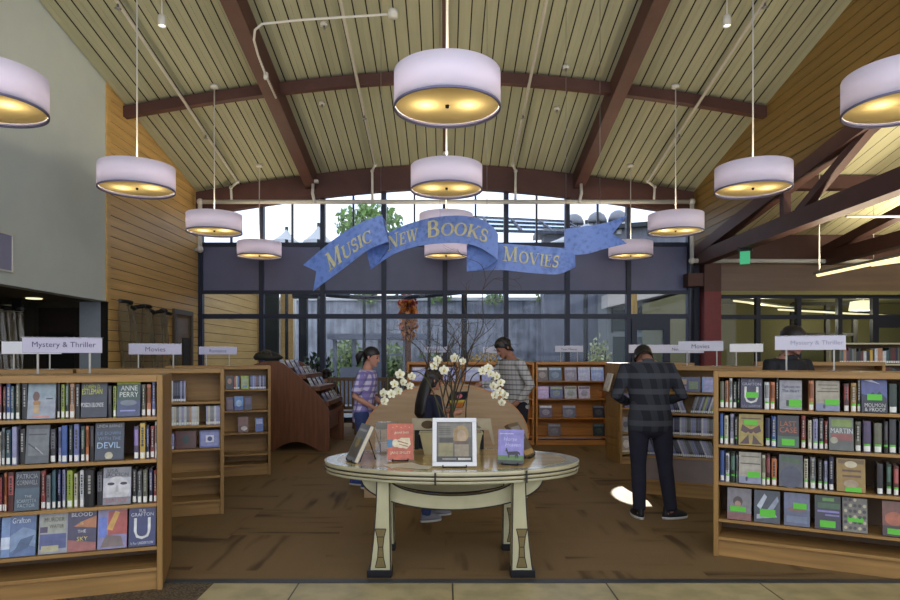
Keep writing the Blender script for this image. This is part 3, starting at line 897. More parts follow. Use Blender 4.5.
def glyph(ch):
    s0 = lambda *a: sum(a, [])
    if ch == 'I': return s0(_stroke([(0.2, 0), (0.2, 1)], TK), _serif(0.2, 0.03), _serif(0.2, 0.97))
    if ch == 'M': return s0(_stroke([(0.16, 0), (0.16, 1)], TN), _stroke([(0.16, 0.98), (0.5, 0.04)], TK), _stroke([(0.5, 0.04), (0.86, 0.98)], TN), _stroke([(0.90, 0), (0.90, 1)], TK), _serif(0.16, 0.03), _serif(0.9, 0.03), _serif(0.12, 0.97, 0.24), _serif(0.92, 0.97, 0.28))
    if ch == 'U': return s0(_stroke([(0.18, 1), (0.18, 0.35)], TK), _arc(0.46, 0.33, 0.28, 0.30, 180, 360, lambda c: TK * (1 - c) / 2 + TN * (1 + c) / 2), _stroke([(0.74, 0.33), (0.74, 1)], TN), _serif(0.18, 0.97), _serif(0.74, 0.97, 0.24))
    if ch == 'S': return s0(_arc(0.30, 0.73, 0.21, 0.24, 30, 250, lambda c: 0.12), _arc(0.30, 0.27, 0.23, 0.25, 80, -150, lambda c: 0.13), _stroke([(0.21, 0.52), (0.36, 0.50)], 0.13), [[(0.46, 0.72), (0.52, 0.72), (0.52, 0.98), (0.46, 0.98)]], [[(0.06, 0.04), (0.12, 0.04), (0.12, 0.30), (0.06, 0.30)]])
    if ch == 'C': return s0(_arc(0.44, 0.5, 0.36, 0.47, 50, 310, bowl), [[(0.66, 0.68), (0.72, 0.68), (0.72, 0.98), (0.66, 0.98)]])
    if ch == 'N': return s0(_stroke([(0.16, 0), (0.16, 1)], TN), _stroke([(0.16, 0.98), (0.78, 0.02)], TK), _stroke([(0.78, 0), (0.78, 1)], TN), _serif(0.16, 0.03, 0.26), _serif(0.10, 0.97, 0.22), _serif(0.78, 0.97, 0.26))
    if ch == 'E': return s0(_stroke([(0.18, 0), (0.18, 1)], TK), _stroke([(0.18, 0.97), (0.62, 0.97)], TN), _stroke([(0.18, 0.03), (0.64, 0.03)], TN), _stroke([(0.18, 0.52), (0.48, 0.52)], TN), _stroke([(0.60, 0.99), (0.60, 0.76)], 0.06), _stroke([(0.62, 0.01), (0.66, 0.26)], 0.06), _stroke([(0.48, 0.64), (0.48, 0.40)], 0.06), _serif(0.16, 0.03), _serif(0.16, 0.97))
    if ch == 'W': return s0(_stroke([(0.12, 0.98), (0.36, 0.02)], TK), _stroke([(0.36, 0.02), (0.58, 0.98)], TN), _stroke([(0.56, 0.98), (0.80, 0.02)], TK), _stroke([(0.80, 0.02), (1.04, 0.98)], TN), _serif(0.12, 0.97), _serif(0.56, 0.97), _serif(1.04, 0.97, 0.22))
    if ch == 'B': return s0(_stroke([(0.18, 0), (0.18, 1)], TK), _arc(0.36, 0.75, 0.20, 0.22, 90, -90, bowl), _arc(0.38, 0.27, 0.25, 0.245, 90, -90, bowl), _stroke([(0.1, 0.97), (0.38, 0.97)], TN), _stroke([(0.1, 0.52), (0.38, 0.52)], TN), _stroke([(0.1, 0.03), (0.4, 0.03)], TN))
    if ch == 'O': return _arc(0.45, 0.5, 0.36, 0.47, 0, 360, bowl, 28)
    if ch == 'K': return s0(_stroke([(0.18, 0), (0.18, 1)], TK), _stroke([(0.24, 0.42), (0.70, 0.97)], TN), _stroke([(0.36, 0.58), (0.78, 0.03)], TK), _serif(0.18, 0.03), _serif(0.18, 0.97), _serif(0.72, 0.97, 0.24), _serif(0.80, 0.03, 0.26))
    if ch == 'V': return s0(_stroke([(0.14, 0.98), (0.46, 0.02)], TK), _stroke([(0.46, 0.02), (0.80, 0.98)], TN), _serif(0.14, 0.97), _serif(0.80, 0.97, 0.24))
    return []
def word(txt, u0, u1, v0, hbig, hsmall, nbig=1, shear=0.16, vs=None, big=None):
    ws = []
    for i, ch in enumerate(txt):
        h = hbig if (i < nbig) else hsmall
        ws.append(GW[ch] * h)
    tot = sum(ws); u = u0; out = []
    for i, (ch, w) in enumerate(zip(txt, ws)):
        h = hbig if i < nbig else hsmall
        t = (u - u0) / max(1e-6, u1 - u0)
        out.append((ch, u, v0 if vs is None else v0 + vs * t, h, None, shear, w / tot * (u1 - u0)))
        u += w / tot * (u1 - u0)
    return out
def put(rib, name, txt, u0, u1, v0, hb, hs, nbig=1, vs=None):
    it = []
    for ch, u, v, h, _, sh, du in word(txt, u0, u1, v0, hb, hs, nbig, 0.16, vs):
        hgt = (rib.at(u, 1) - rib.at(u, 0)).length * h
        wf = du * rib.len[-1] / (hgt * GW[ch]) * 0.96
        it.append((ch, u, v, h, wf, sh))
    return rib.letters(name, it)

segA = Ribbon([(303, 265), (333, 240), (358, 224), (382, 214.5)], [(313, 291), (344, 268), (368, 250), (388, 242)], [0.10, -0.05, -0.15, -0.18])
segA.build('music_ribbon', cutl=0.12)
put(segA, 'music_lettering', 'MUSIC', 0.26, 0.84, 0.20, 0.56, 0.42)
foldA = Ribbon([(382, 216), (386, 225), (378, 240), (366, 249)], [(388.5, 241), (389, 246), (382, 258), (371, 269.5)], [-0.17, -0.06, 0.10, 0.16])
foldA.build('ribbon_fold')
segB = Ribbon([(366, 248), (388, 233), (408, 224), (433, 217.5), (460, 215.5), (480, 219), (492, 226), (498, 234)],
              [(371, 269), (392, 255), (412, 247.5), (437, 243.5), (460, 243), (476, 246), (489, 253), (498, 260)], [0.16, 0.08, 0.02, -0.05, -0.10, -0.14, -0.18, -0.20])
segB.build('books_ribbon')
put(segB, 'new_lettering', 'NEW', 0.165, 0.40, 0.24, 0.60, 0.48)
put(segB, 'books_lettering', 'BOOKS', 0.455, 0.90, 0.26, 0.62, 0.47)
foldB = Ribbon([(498, 236), (489, 242), (478, 244), (467, 245)], [(498, 260), (490, 266), (480, 270), (467, 271.5)], [-0.19, -0.08, 0.03, 0.10])
foldB.build('ribbon_fold')
segC = Ribbon([(467, 246), (484, 244), (500, 243.5), (530, 245.5), (560, 248), (575, 251)], [(467, 271), (484, 270.5), (502, 270), (533, 273), (558, 274), (575, 267)], [0.11, 0.12, 0.10, 0.06, 0.02, -0.04])
segC.build('movies_ribbon')
put(segC, 'movies_lettering', 'MOVIES', 0.33, 0.85, 0.34, 0.56, 0.44, vs=-0.10)
foldC = Ribbon([(575, 252), (574, 254), (570, 253), (564, 248)], [(575.5, 267), (574, 262), (569, 260), (563, 256)], [-0.05, 0.0, 0.05, 0.10])
foldC.build('ribbon_fold')
segD = Ribbon([(564.5, 229), (585, 226), (605, 223), (627, 215.5)], [(564.5, 255), (585, 254), (604, 249), (627, 243.5)], [0.0, -0.07, -0.05, 0.06])
segD.build('ribbon_tail', cut=0.26)
for x, y in ((381, 215), (440, 217), (487, 223), (566, 229), (600, 224)):
    p = P(x, y, BD - 0.04)
    MB().tube([p - BO, Vector((p.x, p.y, zceil(p.x, p.y) + 0.02)) - BO], 0.0035, 5).obj('wire', M_chrome, ban)

# ------------------------------------------------------------------ bookcases
class Case:
    def __init__(s, label, corner, ang, W, depth, shelves, top, group=None, side='left', panel_left=False, upr=0.035, m=M_wood, mv=M_woodv, back=0.34, base=0.145, name='bookcase', deck=True):
        a = math.radians(ang); s.a = a
        s.dir = Vector((math.cos(a), math.sin(a), 0)); s.nrm = Vector((-math.sin(a), math.cos(a), 0))
        O = Vector((corner[0], corner[1], 0))
        if side == 'right': O = O - s.dir * W
        s.O = O; s.W = W; s.sh = shelves; s.top = top; s.upr = upr
        t = thing(name, label, 'bookcase', O, a, group); s.t = t
        MB().box((0, 0, 0), (upr, depth, top)).obj('end_panel', mv, t, 0.004)
        MB().box((W - upr, 0, 0), (W, depth, top)).obj('end_panel', mv, t, 0.004)
        MB().box((upr, 0.0, top - 0.045), (W - upr, depth, top)).obj('top_panel', m, t, 0.003)
        MB().box((upr, back, base), (W - upr, back + 0.012, top - 0.045)).obj('back_panel', M_back if name == 'bookcase' and mv is M_woodv and top < 1.43 and back > 0.3 else m, t)
        b = MB(); b.box((upr, 0.03, 0), (W - upr, depth - 0.03, base - 0.02)); b.obj('base_board', m, t)
        if deck: MB().box((upr, 0.0, base - 0.02), (W - upr, back, base + 0.004)).obj('base_shelf', m, t, 0.003)
        for z in shelves:
            MB().box((upr, 0.004, z - 0.022), (W - upr, back, z)).obj('shelf', m, t, 0.003)
        if panel_left:
            b = MB()
            n = 12
            for i in range(n):
                z0 = 0.14 + i * (top - 0.18) / n
                b.box((-0.012, 0.03, z0), (0, depth - 0.02, z0 + (top - 0.18) / n - 0.012))
            b.obj('slatted_board', mv, t)
    def s_at(s, px):
        k = (px - CX) / F
        d = s.dir
        return (k * s.O.y - s.O.x) / (d.x - k * d.y)
    def w(s, x, y, z):
        return s.O + s.dir * x + s.nrm * y + Vector((0, 0, z))

def book_body(t, th, h, d, col, label=True, sticker=False, band=None, lab_col=None):
    """upright book, spine towards -y, thickness along x"""
    g_ = sum(col) / 3; col = tuple(int(c * 0.78 + g_ * 0.22) for c in col)
    m = paint(col)
    b = MB(); e = min(0.004, th * 0.18)
    sp = [(-th/2, 0.006), (-th/2 * 0.8, 0.0005), (0, -0.002), (th/2 * 0.8, 0.0005), (th/2, 0.006)]
    b.prism(sp + [(th/2, 0.012), (-th/2, 0.012)], 0, h, 'z', smooth=False)
    b.box((-th/2, 0.010, 0), (-th/2 + e, d, h)); b.box((th/2 - e, 0.010, 0), (th/2, d, h))
    b.obj('cover', m, t)
    MB().box((-th/2 + e, 0.012, 0.004), (th/2 - e, d - 0.004, h - 0.004)).obj('page_block', M_page, t)
    def wrap(z0, z1, mm, nm, o=0.0012, f=0.92):
        bb = MB(); pts = [(x * f, y - o) for x, y in sp]
        bb.grid([[(x, y, z0) for x, y in pts], [(x, y, z1) for x, y in pts]][::-1]); bb.obj(nm, mm, t)
    if band: wrap(h * 0.42, h * 0.90, paint(band), 'title_band')
    rl = random.Random(int(th * 1e6) + sum(col))
    if th > 0.014 and rl.random() < 0.65:
        bb = MB(); z = h * 0.36
        tw_ = th * rl.uniform(0.10, 0.2)
        while z < h * 0.88:
            dz = rl.uniform(0.006, 0.018); bb.add([(-tw_, -0.0042, z), (tw_, -0.0042, z), (tw_, -0.0042, z + dz), (-tw_, -0.0042, z + dz)], [(0, 1, 2, 3)]); z += dz + rl.uniform(0.003, 0.008)
        bb.obj('title_lettering', paint((158, 154, 146) if sum(band or col) < 330 else (50, 46, 48)), t)
    if label: wrap(0.008, 0.046, M_label, 'spine_label')
    if sticker: wrap(0.047, 0.060, M_green, 'sticker', 0.0016)

def art_mesh(t, name, w, h, items, off=0.0, M=None):
    """flat printed artwork on a cover that faces -y; coordinates 0..1 across and up"""
    mats = []; b = MB()
    def mi(c):
        m = paint(c)
        if m not in mats: mats.append(m)
        return mats.index(m)
    k = 0
    for it in items:
        y = -off - 0.0008 - 0.0005 * k; k += 1
        if it[0] == 'rect':
            _, x0, z0, x1, z1, c = it
            b.add([(x0*w, y, z0*h), (x1*w, y, z0*h), (x1*w, y, z1*h), (x0*w, y, z1*h)], [(0, 1, 2, 3)], mi(c))
        elif it[0] == 'ell':
            _, cx, cz, rx, rz, c = it
            n = 20
            b.add([((cx + rx*math.cos(2*PI*i/n))*w, y, (cz + rz*math.sin(2*PI*i/n))*h) for i in range(n)], [tuple(range(n))], mi(c))
        elif it[0] == 'poly':
            _, pts, c = it
            b.add([(x*w, y, z*h) for x, z in pts], [tuple(range(len(pts)))], mi(c))
        elif it[0] == 'text':
            _, s, cx, z0, hh, mw, c = it[:7]
            vs, fs, asp = text_faces(s, it[7] if len(it) > 7 else 0)
            H = hh * h; Wd = asp * H; fx = min(1.0, mw * w / Wd)
            b.add([((cx*w - Wd*fx/2 + x*H*fx), y, z0*h + z*H) for x, z in vs], fs, mi(c))
    if not b.v: return None
    return b.obj(name, mats, t)

def face_body(t, w, h, th, col, items, sticker=None):
    """book standing face out: cover looks towards -y, lower left corner of the cover at the origin"""
    m = paint(col)
    b = MB(); e = 0.003
    b.box((0, 0, 0), (w, e, h)); b.box((0, th - e, 0), (w, th, h)); b.box((0, e, 0), (e, th - e, h))
    b.obj('cover', m, t)
    MB().box((e, e, 0.003), (w - 0.004, th - e, h - 0.003)).obj('page_block', M_page, t)
    art_mesh(t, 'cover_art', w, h, [i for i in items if i[0] != 'text'])
    art_mesh(t, 'title_lettering', w, h, [i for i in items if i[0] == 'text'], 0.004)
    if sticker:
        x0, z0, x1, z1 = sticker
        MB().box((x0*w, -0.0062, z0*h), (x1*w, -0.0056, z1*h)).obj('sticker', M_green, t)

CN = {'black': (26, 25, 28), 'dark grey': (52, 52, 56), 'grey': (112, 116, 120), 'blue': (48, 82, 156), 'navy': (34, 38, 72), 'teal': (58, 92, 102), 'olive': (98, 98, 78),
      'lime': (150, 170, 44), 'orange': (196, 112, 62), 'tan': (176, 128, 92), 'white': (196, 198, 200), 'lavender': (140, 142, 182), 'maroon': (92, 42, 42), 'red': (150, 56, 50),
      'brown': (84, 56, 40), 'cream': (190, 184, 156), 'yellow': (196, 160, 60), 'gold': (176, 134, 52), 'dark green': (38, 56, 48), 'periwinkle': (96, 104, 160), 'purple': (76, 62, 98)}

def shelf_row(case, z, items, where, shelf, count_from, green=False, hgt=0.225, dp=0.155, setback=0.02, group=None, own=None):
    """items: (px0, px1, colour) spines or (px0, px1, colour, 'face', w/h art ...)"""
    n = len(items)
    lo, hi = case.upr + 0.002, case.W - case.upr - 0.002
    last = lo
    r = random.Random(hash((where, shelf, 5)) & 0xffff) if False else random.Random(len(items) * 7 + int(z * 1000))
    for i, it in enumerate(items):
        x0, x1 = case.s_at(it[0]), case.s_at(it[1])
        if x0 < lo:
            x1 = max(x1, lo + 0.012); x0 = lo
        x0 = max(x0, last + 0.0006); x1 = min(x1, hi)
        if x1 - x0 < 0.006: continue
        last = x1
        k = i if count_from == 'start' else n - 1 - i
        pos = ORD[k]
        cname = it[2]; col = CN[cname]
        if len(it) > 3 and it[3] == 'face':
            art, desc, size = it[4], it[5], it[6] if len(it) > 6 else (None, None)
            w = x1 - x0; h = size[0] or hgt; th = 0.028
            tilt = math.radians(-9)
            t = thing('book', '%s %s of %s' % (desc, shelf, where), 'book', case.w(x0, setback, z + 0.0056), case.a, (group or 'books on the %s' % where))
            t.rotation_euler = Euler((tilt, 0, case.a))
            face_body(t, w, h, th, col, art, it[7] if len(it) > 7 else None)
        else:
            th = (x1 - x0) * 0.93; h = hgt * r.uniform(0.86, 1.04)
            if it[0] < 1 and count_from != 'start': pass
            t = thing('book', '%s book, %s from the post %s of %s' % (cname, pos, shelf, where), 'book', case.w((x0 + x1) / 2, setback + 0.004 + r.uniform(0, 0.03), z + 0.0005), case.a, (group or 'books on the %s' % where))
            band = None
            q = r.random()
            if q < 0.5:
                f = 1.5 if sum(col) < 240 else 0.62
                band = tuple(int(max(0, min(235, c * f + (30 if f > 1 else 0)))) for c in col)
            book_body(t, th, h, dp, col, label=(len(it) < 4 or it[3] != 'plain'), sticker=green and r.random() < 0.75, band=band)

SHZ = [1.128, 0.852, 0.565, 0.285]
SN = ['on the top shelf', 'on the second shelf', 'on the third shelf', 'on the bottom shelf']
caseL1 = Case('oak bookcase of spine labelled books under the Mystery and Thriller sign', (-1.84, 4.17), 18.5, 1.25, 0.68, SHZ, 1.40, side='right')
caseR1 = Case('oak bookcase whose books carry green stickers, beside the man in dark plaid', (2.05, 4.89), -28.0, 1.55, 0.68, SHZ, 1.41)

WL = 'the mystery bookcase'
T = lambda s, cx, z, h, mw, c, sh=0: ('text', s, cx, z, h, mw, c, sh)
shelf_row(caseL1, SHZ[0], [(-34, -30, 'navy'), (-29, -24, 'grey'), (-23, -6, 'dark grey', 'plain'), (-5, -1, 'maroon'), (0, 3, 'brown'), (3.4, 8.2, 'blue'), (9, 12.6, 'teal'), (13.4, 18, 'olive'), (18.3, 25.5, 'black', 'plain'),
    (26, 54, 'grey', 'face', [('rect', 0, 0, 1, 1, (128, 144, 152)), ('rect', 0, 0, 1, 0.5, (140, 146, 156)), ('ell', 0.30, 0.60, 0.12, 0.13, (96, 66, 62)), ('ell', 0.33, 0.42, 0.14, 0.07, (150, 110, 60)), ('poly', [(0.2, 0.15), (0.45, 0.12), (0.4, 0.38), (0.25, 0.36)], (176, 150, 110)), ('rect', 0.66, 0.52, 0.9, 0.55, (58, 62, 74)), ('rect', 0.2, 0.04, 0.8, 0.07, (190, 120, 110))], 'pale blue grey book with a small figure'),
    (55, 58, 'dark grey'), (59, 63, 'lime'), (63.5, 67.4, 'dark green'), (68, 73.6, 'tan'), (74, 79, 'black', 'plain'),
    (80, 106, 'navy', 'face', [('rect', 0, 0, 1, 1, (46, 50, 62)), ('rect', 0, 0.92, 1, 1, (90, 88, 100)), T('LOREN D.', 0.42, 0.79, 0.11, 0.66, (176, 180, 66)), T('ESTLEMAN', 0.42, 0.63, 0.15, 0.78, (186, 190, 70)), T('POISON BLONDE', 0.44, 0.28, 0.12, 0.86, (222, 222, 226))], 'dark navy book lettered in lime and white'),
    (106.5, 111, 'black', 'plain'), (112, 115.4, 'lime'),
    (116, 139.5, 'navy', 'face', [('rect', 0, 0, 1, 1, (62, 72, 104)), ('rect', 0, 0.45, 1, 0.9, (44, 68, 62)), ('rect', 0, 0.9, 1, 1, (160, 178, 50)), T('ANNE', 0.52, 0.72, 0.14, 0.72, (206, 210, 200)), T('PERRY', 0.52, 0.54, 0.14, 0.80, (200, 206, 196)), ('ell', 0.5, 0.38, 0.36, 0.08, (110, 118, 130)), ('rect', 0.15, 0.14, 0.8, 0.18, (140, 140, 190))], 'green and navy book with lime top'),
    (140.2, 144.8, 'olive'), (145.6, 150.4, 'orange'), (151, 155, 'periwinkle'), (155.4, 158.4, 'grey')], WL, SN[0], 'end', hgt=0.232)
shelf_row(caseL1, SHZ[1], [(-32, -27, 'maroon'), (-26, -20, 'blue'), (-19, -5, 'dark grey', 'plain'), (-4, -0.6, 'cream'), (0, 3.4, 'grey'), (4, 9, 'teal'), (10, 15.6, 'lavender'), (16, 23.2, 'black', 'plain'),
    (24, 47.5, 'dark grey', 'face', [('rect', 0, 0, 1, 1, (76, 80, 84)), ('rect', 0.1, 0.2, 0.98, 0.9, (98, 102, 106)), ('poly', [(0.1, 0.5), (0.6, 0.28), (0.62, 0.31), (0.12, 0.54)], (58, 60, 64)), ('poly', [(0.4, 0.4), (0.75, 0.22), (0.76, 0.25), (0.42, 0.44)], (150, 150, 150)), ('rect', 0.12, 0.74, 0.9, 0.77, (60, 60, 66))], 'misty grey book with a bare branch'),
    (48, 54.2, 'dark grey'), (56, 59.6, 'lavender'), (60.2, 66.4, 'blue'), (67.4, 71.4, 'dark green'), (72.2, 78.2, 'periwinkle'), (79.2, 83.6, 'dark green'), (84.3, 87.8, 'orange'), (88.2, 93, 'black', 'plain'),
    (94, 123, 'dark grey', 'face', [('rect', 0, 0, 1, 1, (48, 58, 72)), ('rect', 0, 0.86, 1, 1, (34, 38, 46)), T('LINDA BARNES', 0.5, 0.88, 0.08, 0.86, (160, 162, 168)), T('LIE DOWN', 0.48, 0.68, 0.09, 0.8, (110, 130, 160)), T('WITH THE', 0.5, 0.54, 0.09, 0.8, (110, 130, 160)), T('DEVIL', 0.48, 0.32, 0.16, 0.8, (160, 186, 216)), ('ell', 0.48, 0.12, 0.14, 0.10, (170, 164, 140)), ('rect', 0, 0, 1, 0.04, (40, 40, 44))], 'slate blue book with a ghostly pale figure'),
    (133, 138.4, 'purple'), (139, 145, 'yellow'), (145.5, 148.6, 'navy'), (149.2, 153.8, 'red'), (154.4, 158.2, 'white')], WL, SN[1], 'end', hgt=0.236)
shelf_row(caseL1, SHZ[2], [(-30, -25, 'olive'), (-24, -18, 'navy'), (-17, -5, 'black', 'plain'), (-4, -0.5, 'red'), (0, 1.6, 'navy'), (2, 4.6, 'orange'), (5, 12, 'maroon', 'plain'),
    (13, 37.6, 'dark grey', 'face', [('rect', 0, 0, 1, 1, (40, 48, 58)), ('rect', 0, 0, 1, 0.58, (58, 78, 92)), T('PATRICIA', 0.5, 0.82, 0.12, 0.86, (150, 152, 158)), T('CORNWELL', 0.5, 0.66, 0.12, 0.86, (150, 152, 158)), T('THE', 0.55, 0.33, 0.06, 0.3, (170, 176, 180)), T('SCARPETTA', 0.5, 0.20, 0.09, 0.8, (150, 164, 172)), T('FACTOR', 0.5, 0.08, 0.09, 0.7, (150, 164, 172))], 'dark book with pale capitals over teal'),
    (38.4, 44, 'red'), (45, 49.6, 'grey'), (50.2, 54.4, 'teal'), (56, 59.4, 'navy'), (60, 63.4, 'lavender'), (65, 71.4, 'lime'), (72.2, 76.2, 'cream'), (78, 82.6, 'white'), (83, 94, 'black', 'plain'), (95, 101.4, 'dark grey', 'plain'),
    (102, 130, 'grey', 'face', [('rect', 0, 0, 1, 1, (170, 170, 176)), ('rect', 0, 0.72, 1, 1, (128, 128, 134)), ('ell', 0.5, 0.42, 0.46, 0.34, (188, 186, 188)), ('ell', 0.28, 0.56, 0.13, 0.04, (44, 44, 50)), ('ell', 0.74, 0.56, 0.13, 0.04, (44, 44, 50)), ('poly', [(0.46, 0.52), (0.54, 0.52), (0.56, 0.34), (0.44, 0.34)], (160, 158, 160)), ('rect', 0.0, 0.0, 1, 0.2, (120, 116, 122)), T('LISA', 0.34, 0.86, 0.10, 0.4, (70, 66, 70)), T('JACKSON', 0.5, 0.72, 0.13, 0.82, (66, 60, 66)), T('MALICE', 0.5, 0.06, 0.11, 0.8, (150, 84, 84))], 'pale grey book with two shadowed eyes'),
    (131, 135.8, 'dark grey'), (136.6, 141.2, 'grey'), (142, 147, 'olive'), (148, 152, 'navy'), (153, 157.6, 'red')], WL, SN[2], 'end', hgt=0.236)
shelf_row(caseL1, SHZ[3], [(-32, -3, 'blue', 'face', [('rect', 0.1, 0.2, 0.9, 0.8, (90, 110, 140))], 'blue book outermost from the post'),
    (-1, 8, 'blue', 'face', [('rect', 0, 0, 1, 1, (110, 136, 176)), ('rect', 0, 0.2, 1, 0.5, (190, 200, 216))], 'blue and white book', (0.24, 0)),
    (8.2, 34, 'teal', 'face', [('rect', 0, 0, 1, 1, (84, 106, 146)), ('poly', [(0, 0.1), (0.5, 0.3), (1, 0.2), (1, 0.6), (0.5, 0.7), (0, 0.5)], (116, 138, 168)), ('poly', [(0.1, 0.05), (0.7, 0.2), (0.95, 0.5), (0.4, 0.4)], (70, 92, 126)), T('Grafton', 0.42, 0.80, 0.13, 0.7, (206, 214, 226))], 'icy blue book with one pale word', (0.25, 0)),
    (37, 66, 'grey', 'face', [('rect', 0, 0, 1, 1, (140, 142, 148)), ('rect', 0.06, 0.5, 0.94, 0.92, (150, 152, 140)), ('rect', 0.04, 0.12, 0.96, 0.48, (76, 84, 130)), ('rect', 0.04, 0.52, 0.3, 0.66, (74, 62, 88)), ('rect', 0.1, 0.05, 0.7, 0.2, (168, 162, 128)), T('MURDER', 0.54, 0.78, 0.10, 0.7, (96, 90, 70)), T('WATER', 0.62, 0.62, 0.09, 0.5, (96, 90, 70))], 'grey book with blue and cream bands', (0.25, 0)),
    (65.5, 95, 'purple', 'face', [('rect', 0, 0, 1, 1, (62, 58, 84)), ('poly', [(0.2, 0.62), (1, 0.56), (1, 0.86), (0.5, 0.74)], (170, 110, 70)), ('poly', [(0, 0), (1, 0), (1, 0.2), (0, 0.3)], (150, 90, 84)), T('BLOOD', 0.5, 0.86, 0.10, 0.8, (206, 206, 216)), T('IS', 0.5, 0.66, 0.07, 0.3, (220, 200, 120)), T('THE', 0.5, 0.46, 0.07, 0.3, (210, 206, 210)), T('SKY', 0.52, 0.26, 0.10, 0.5, (222, 200, 110))], 'dusky purple book with an orange sky', (0.25, 0)),
    (96.5, 126, 'red', 'face', [('rect', 0, 0, 1, 1, (128, 124, 160)), ('rect', 0.35, 0.35, 1, 0.95, (160, 74, 66)), ('poly', [(0.3, 0.5), (0.6, 0.95), (0.75, 0.9), (0.5, 0.45)], (196, 150, 70)), ('poly', [(0.1, 0.05), (0.9, 0.05), (0.8, 0.3), (0.3, 0.36)], (116, 100, 96)), ('rect', 0.04, 0.3, 0.3, 0.8, (96, 116, 190))], 'blue and red book with a yellow streak', (0.25, 0)),
    (128, 155, 'navy', 'face', [('rect', 0, 0, 1, 1, (48, 54, 100)), T('SUE', 0.5, 0.87, 0.07, 0.3, (196, 198, 210)), T('GRAFTON', 0.5, 0.76, 0.09, 0.84, (196, 198, 210)), T('U', 0.5, 0.18, 0.54, 0.62, (208, 208, 206)), T('Is For UNDERTOW', 0.5, 0.05, 0.07, 0.84, (190, 192, 206))], 'navy book with one huge white letter', (0.25, 0))], WL, SN[3], 'end', hgt=0.25)

WR = 'the green-stickered bookcase'
shelf_row(caseR1, SHZ[0], [(719.5, 724, 'olive'), (724.6, 728.2, 'orange'), (728.8, 732, 'white'), (732.6, 736.4, 'dark green'), (736.8, 739.6, 'black', 'plain'),
    (740.5, 762, 'navy', 'face', [('rect', 0, 0, 1, 1, (50, 48, 74)), T('SUE', 0.5, 0.86, 0.07, 0.3, (160, 160, 176)), T('GRAFTON', 0.5, 0.74, 0.09, 0.86, (170, 170, 186)), T('U', 0.5, 0.16, 0.54, 0.66, (196, 196, 192)), T('Is For UNDERTOW', 0.5, 0.04, 0.07, 0.84, (150, 150, 170))], 'navy book with one huge white letter', (None, None), (0.24, 0.34, 0.82, 0.52)),
    (764, 769.4, 'white'), (770, 775, 'orange'), (775.6, 778.6, 'black', 'plain'),
    (779.5, 802, 'grey', 'face', [('rect', 0, 0, 1, 1, (140, 140, 146)), T('Tattoos on', 0.5, 0.74, 0.10, 0.8, (70, 64, 100)), T('The Heart', 0.5, 0.59, 0.10, 0.78, (60, 54, 90)), ('rect', 0.3, 0.12, 0.42, 0.32, (48, 48, 50))], 'plain grey book with dark lettering', (0.215, None), (0.42, 0.10, 0.98, 0.34)),
    (808.4, 814.4, 'orange'),
    (816, 840, 'cream', 'face', [('rect', 0, 0, 1, 1, (150, 142, 124)), ('rect', 0.1, 0.84, 0.92, 0.88, (110, 102, 88)), ('rect', 0.06, 0.63, 0.96, 0.66, (70, 66, 62)), ('rect', 0.25, 0.72, 0.95, 0.76, (116, 108, 94)), ('rect', 0, 0, 1, 0.25, (120, 124, 150)), ('ell', 0.35, 0.14, 0.05, 0.07, (50, 54, 80))], 'sand coloured book with fine ruled lines', (0.215, None), (0.38, 0.2, 0.96, 0.38)),
    (844, 850, 'maroon'), (851, 857, 'gold'), (857.6, 861.4, 'dark grey'),
    (862, 888, 'navy', 'face', [('rect', 0, 0, 1, 1, (34, 36, 48)), ('rect', 0, 0.35, 1, 1, (76, 84, 134)), ('poly', [(0, 0.35), (0, 0.55), (0.3, 0.5), (0.45, 0.62), (0.55, 0.5), (0.7, 0.64), (1, 0.4), (1, 0.35)], (40, 44, 66)), ('poly', [(0.1, 0.96), (0.4, 0.98), (0.75, 0.84), (0.5, 0.9)], (200, 206, 226)), T('MOLMON', 0.52, 0.16, 0.11, 0.8, (190, 190, 186)), T('& PROOF', 0.52, 0.03, 0.11, 0.8, (190, 190, 186))], 'blue and black book with a gleam', (None, None), (0.22, 0.36, 0.80, 0.54)),
    (889.4, 899, 'dark green'), (901, 906, 'grey'), (907, 914, 'navy')], WR, SN[0], 'start', True, hgt=0.232)
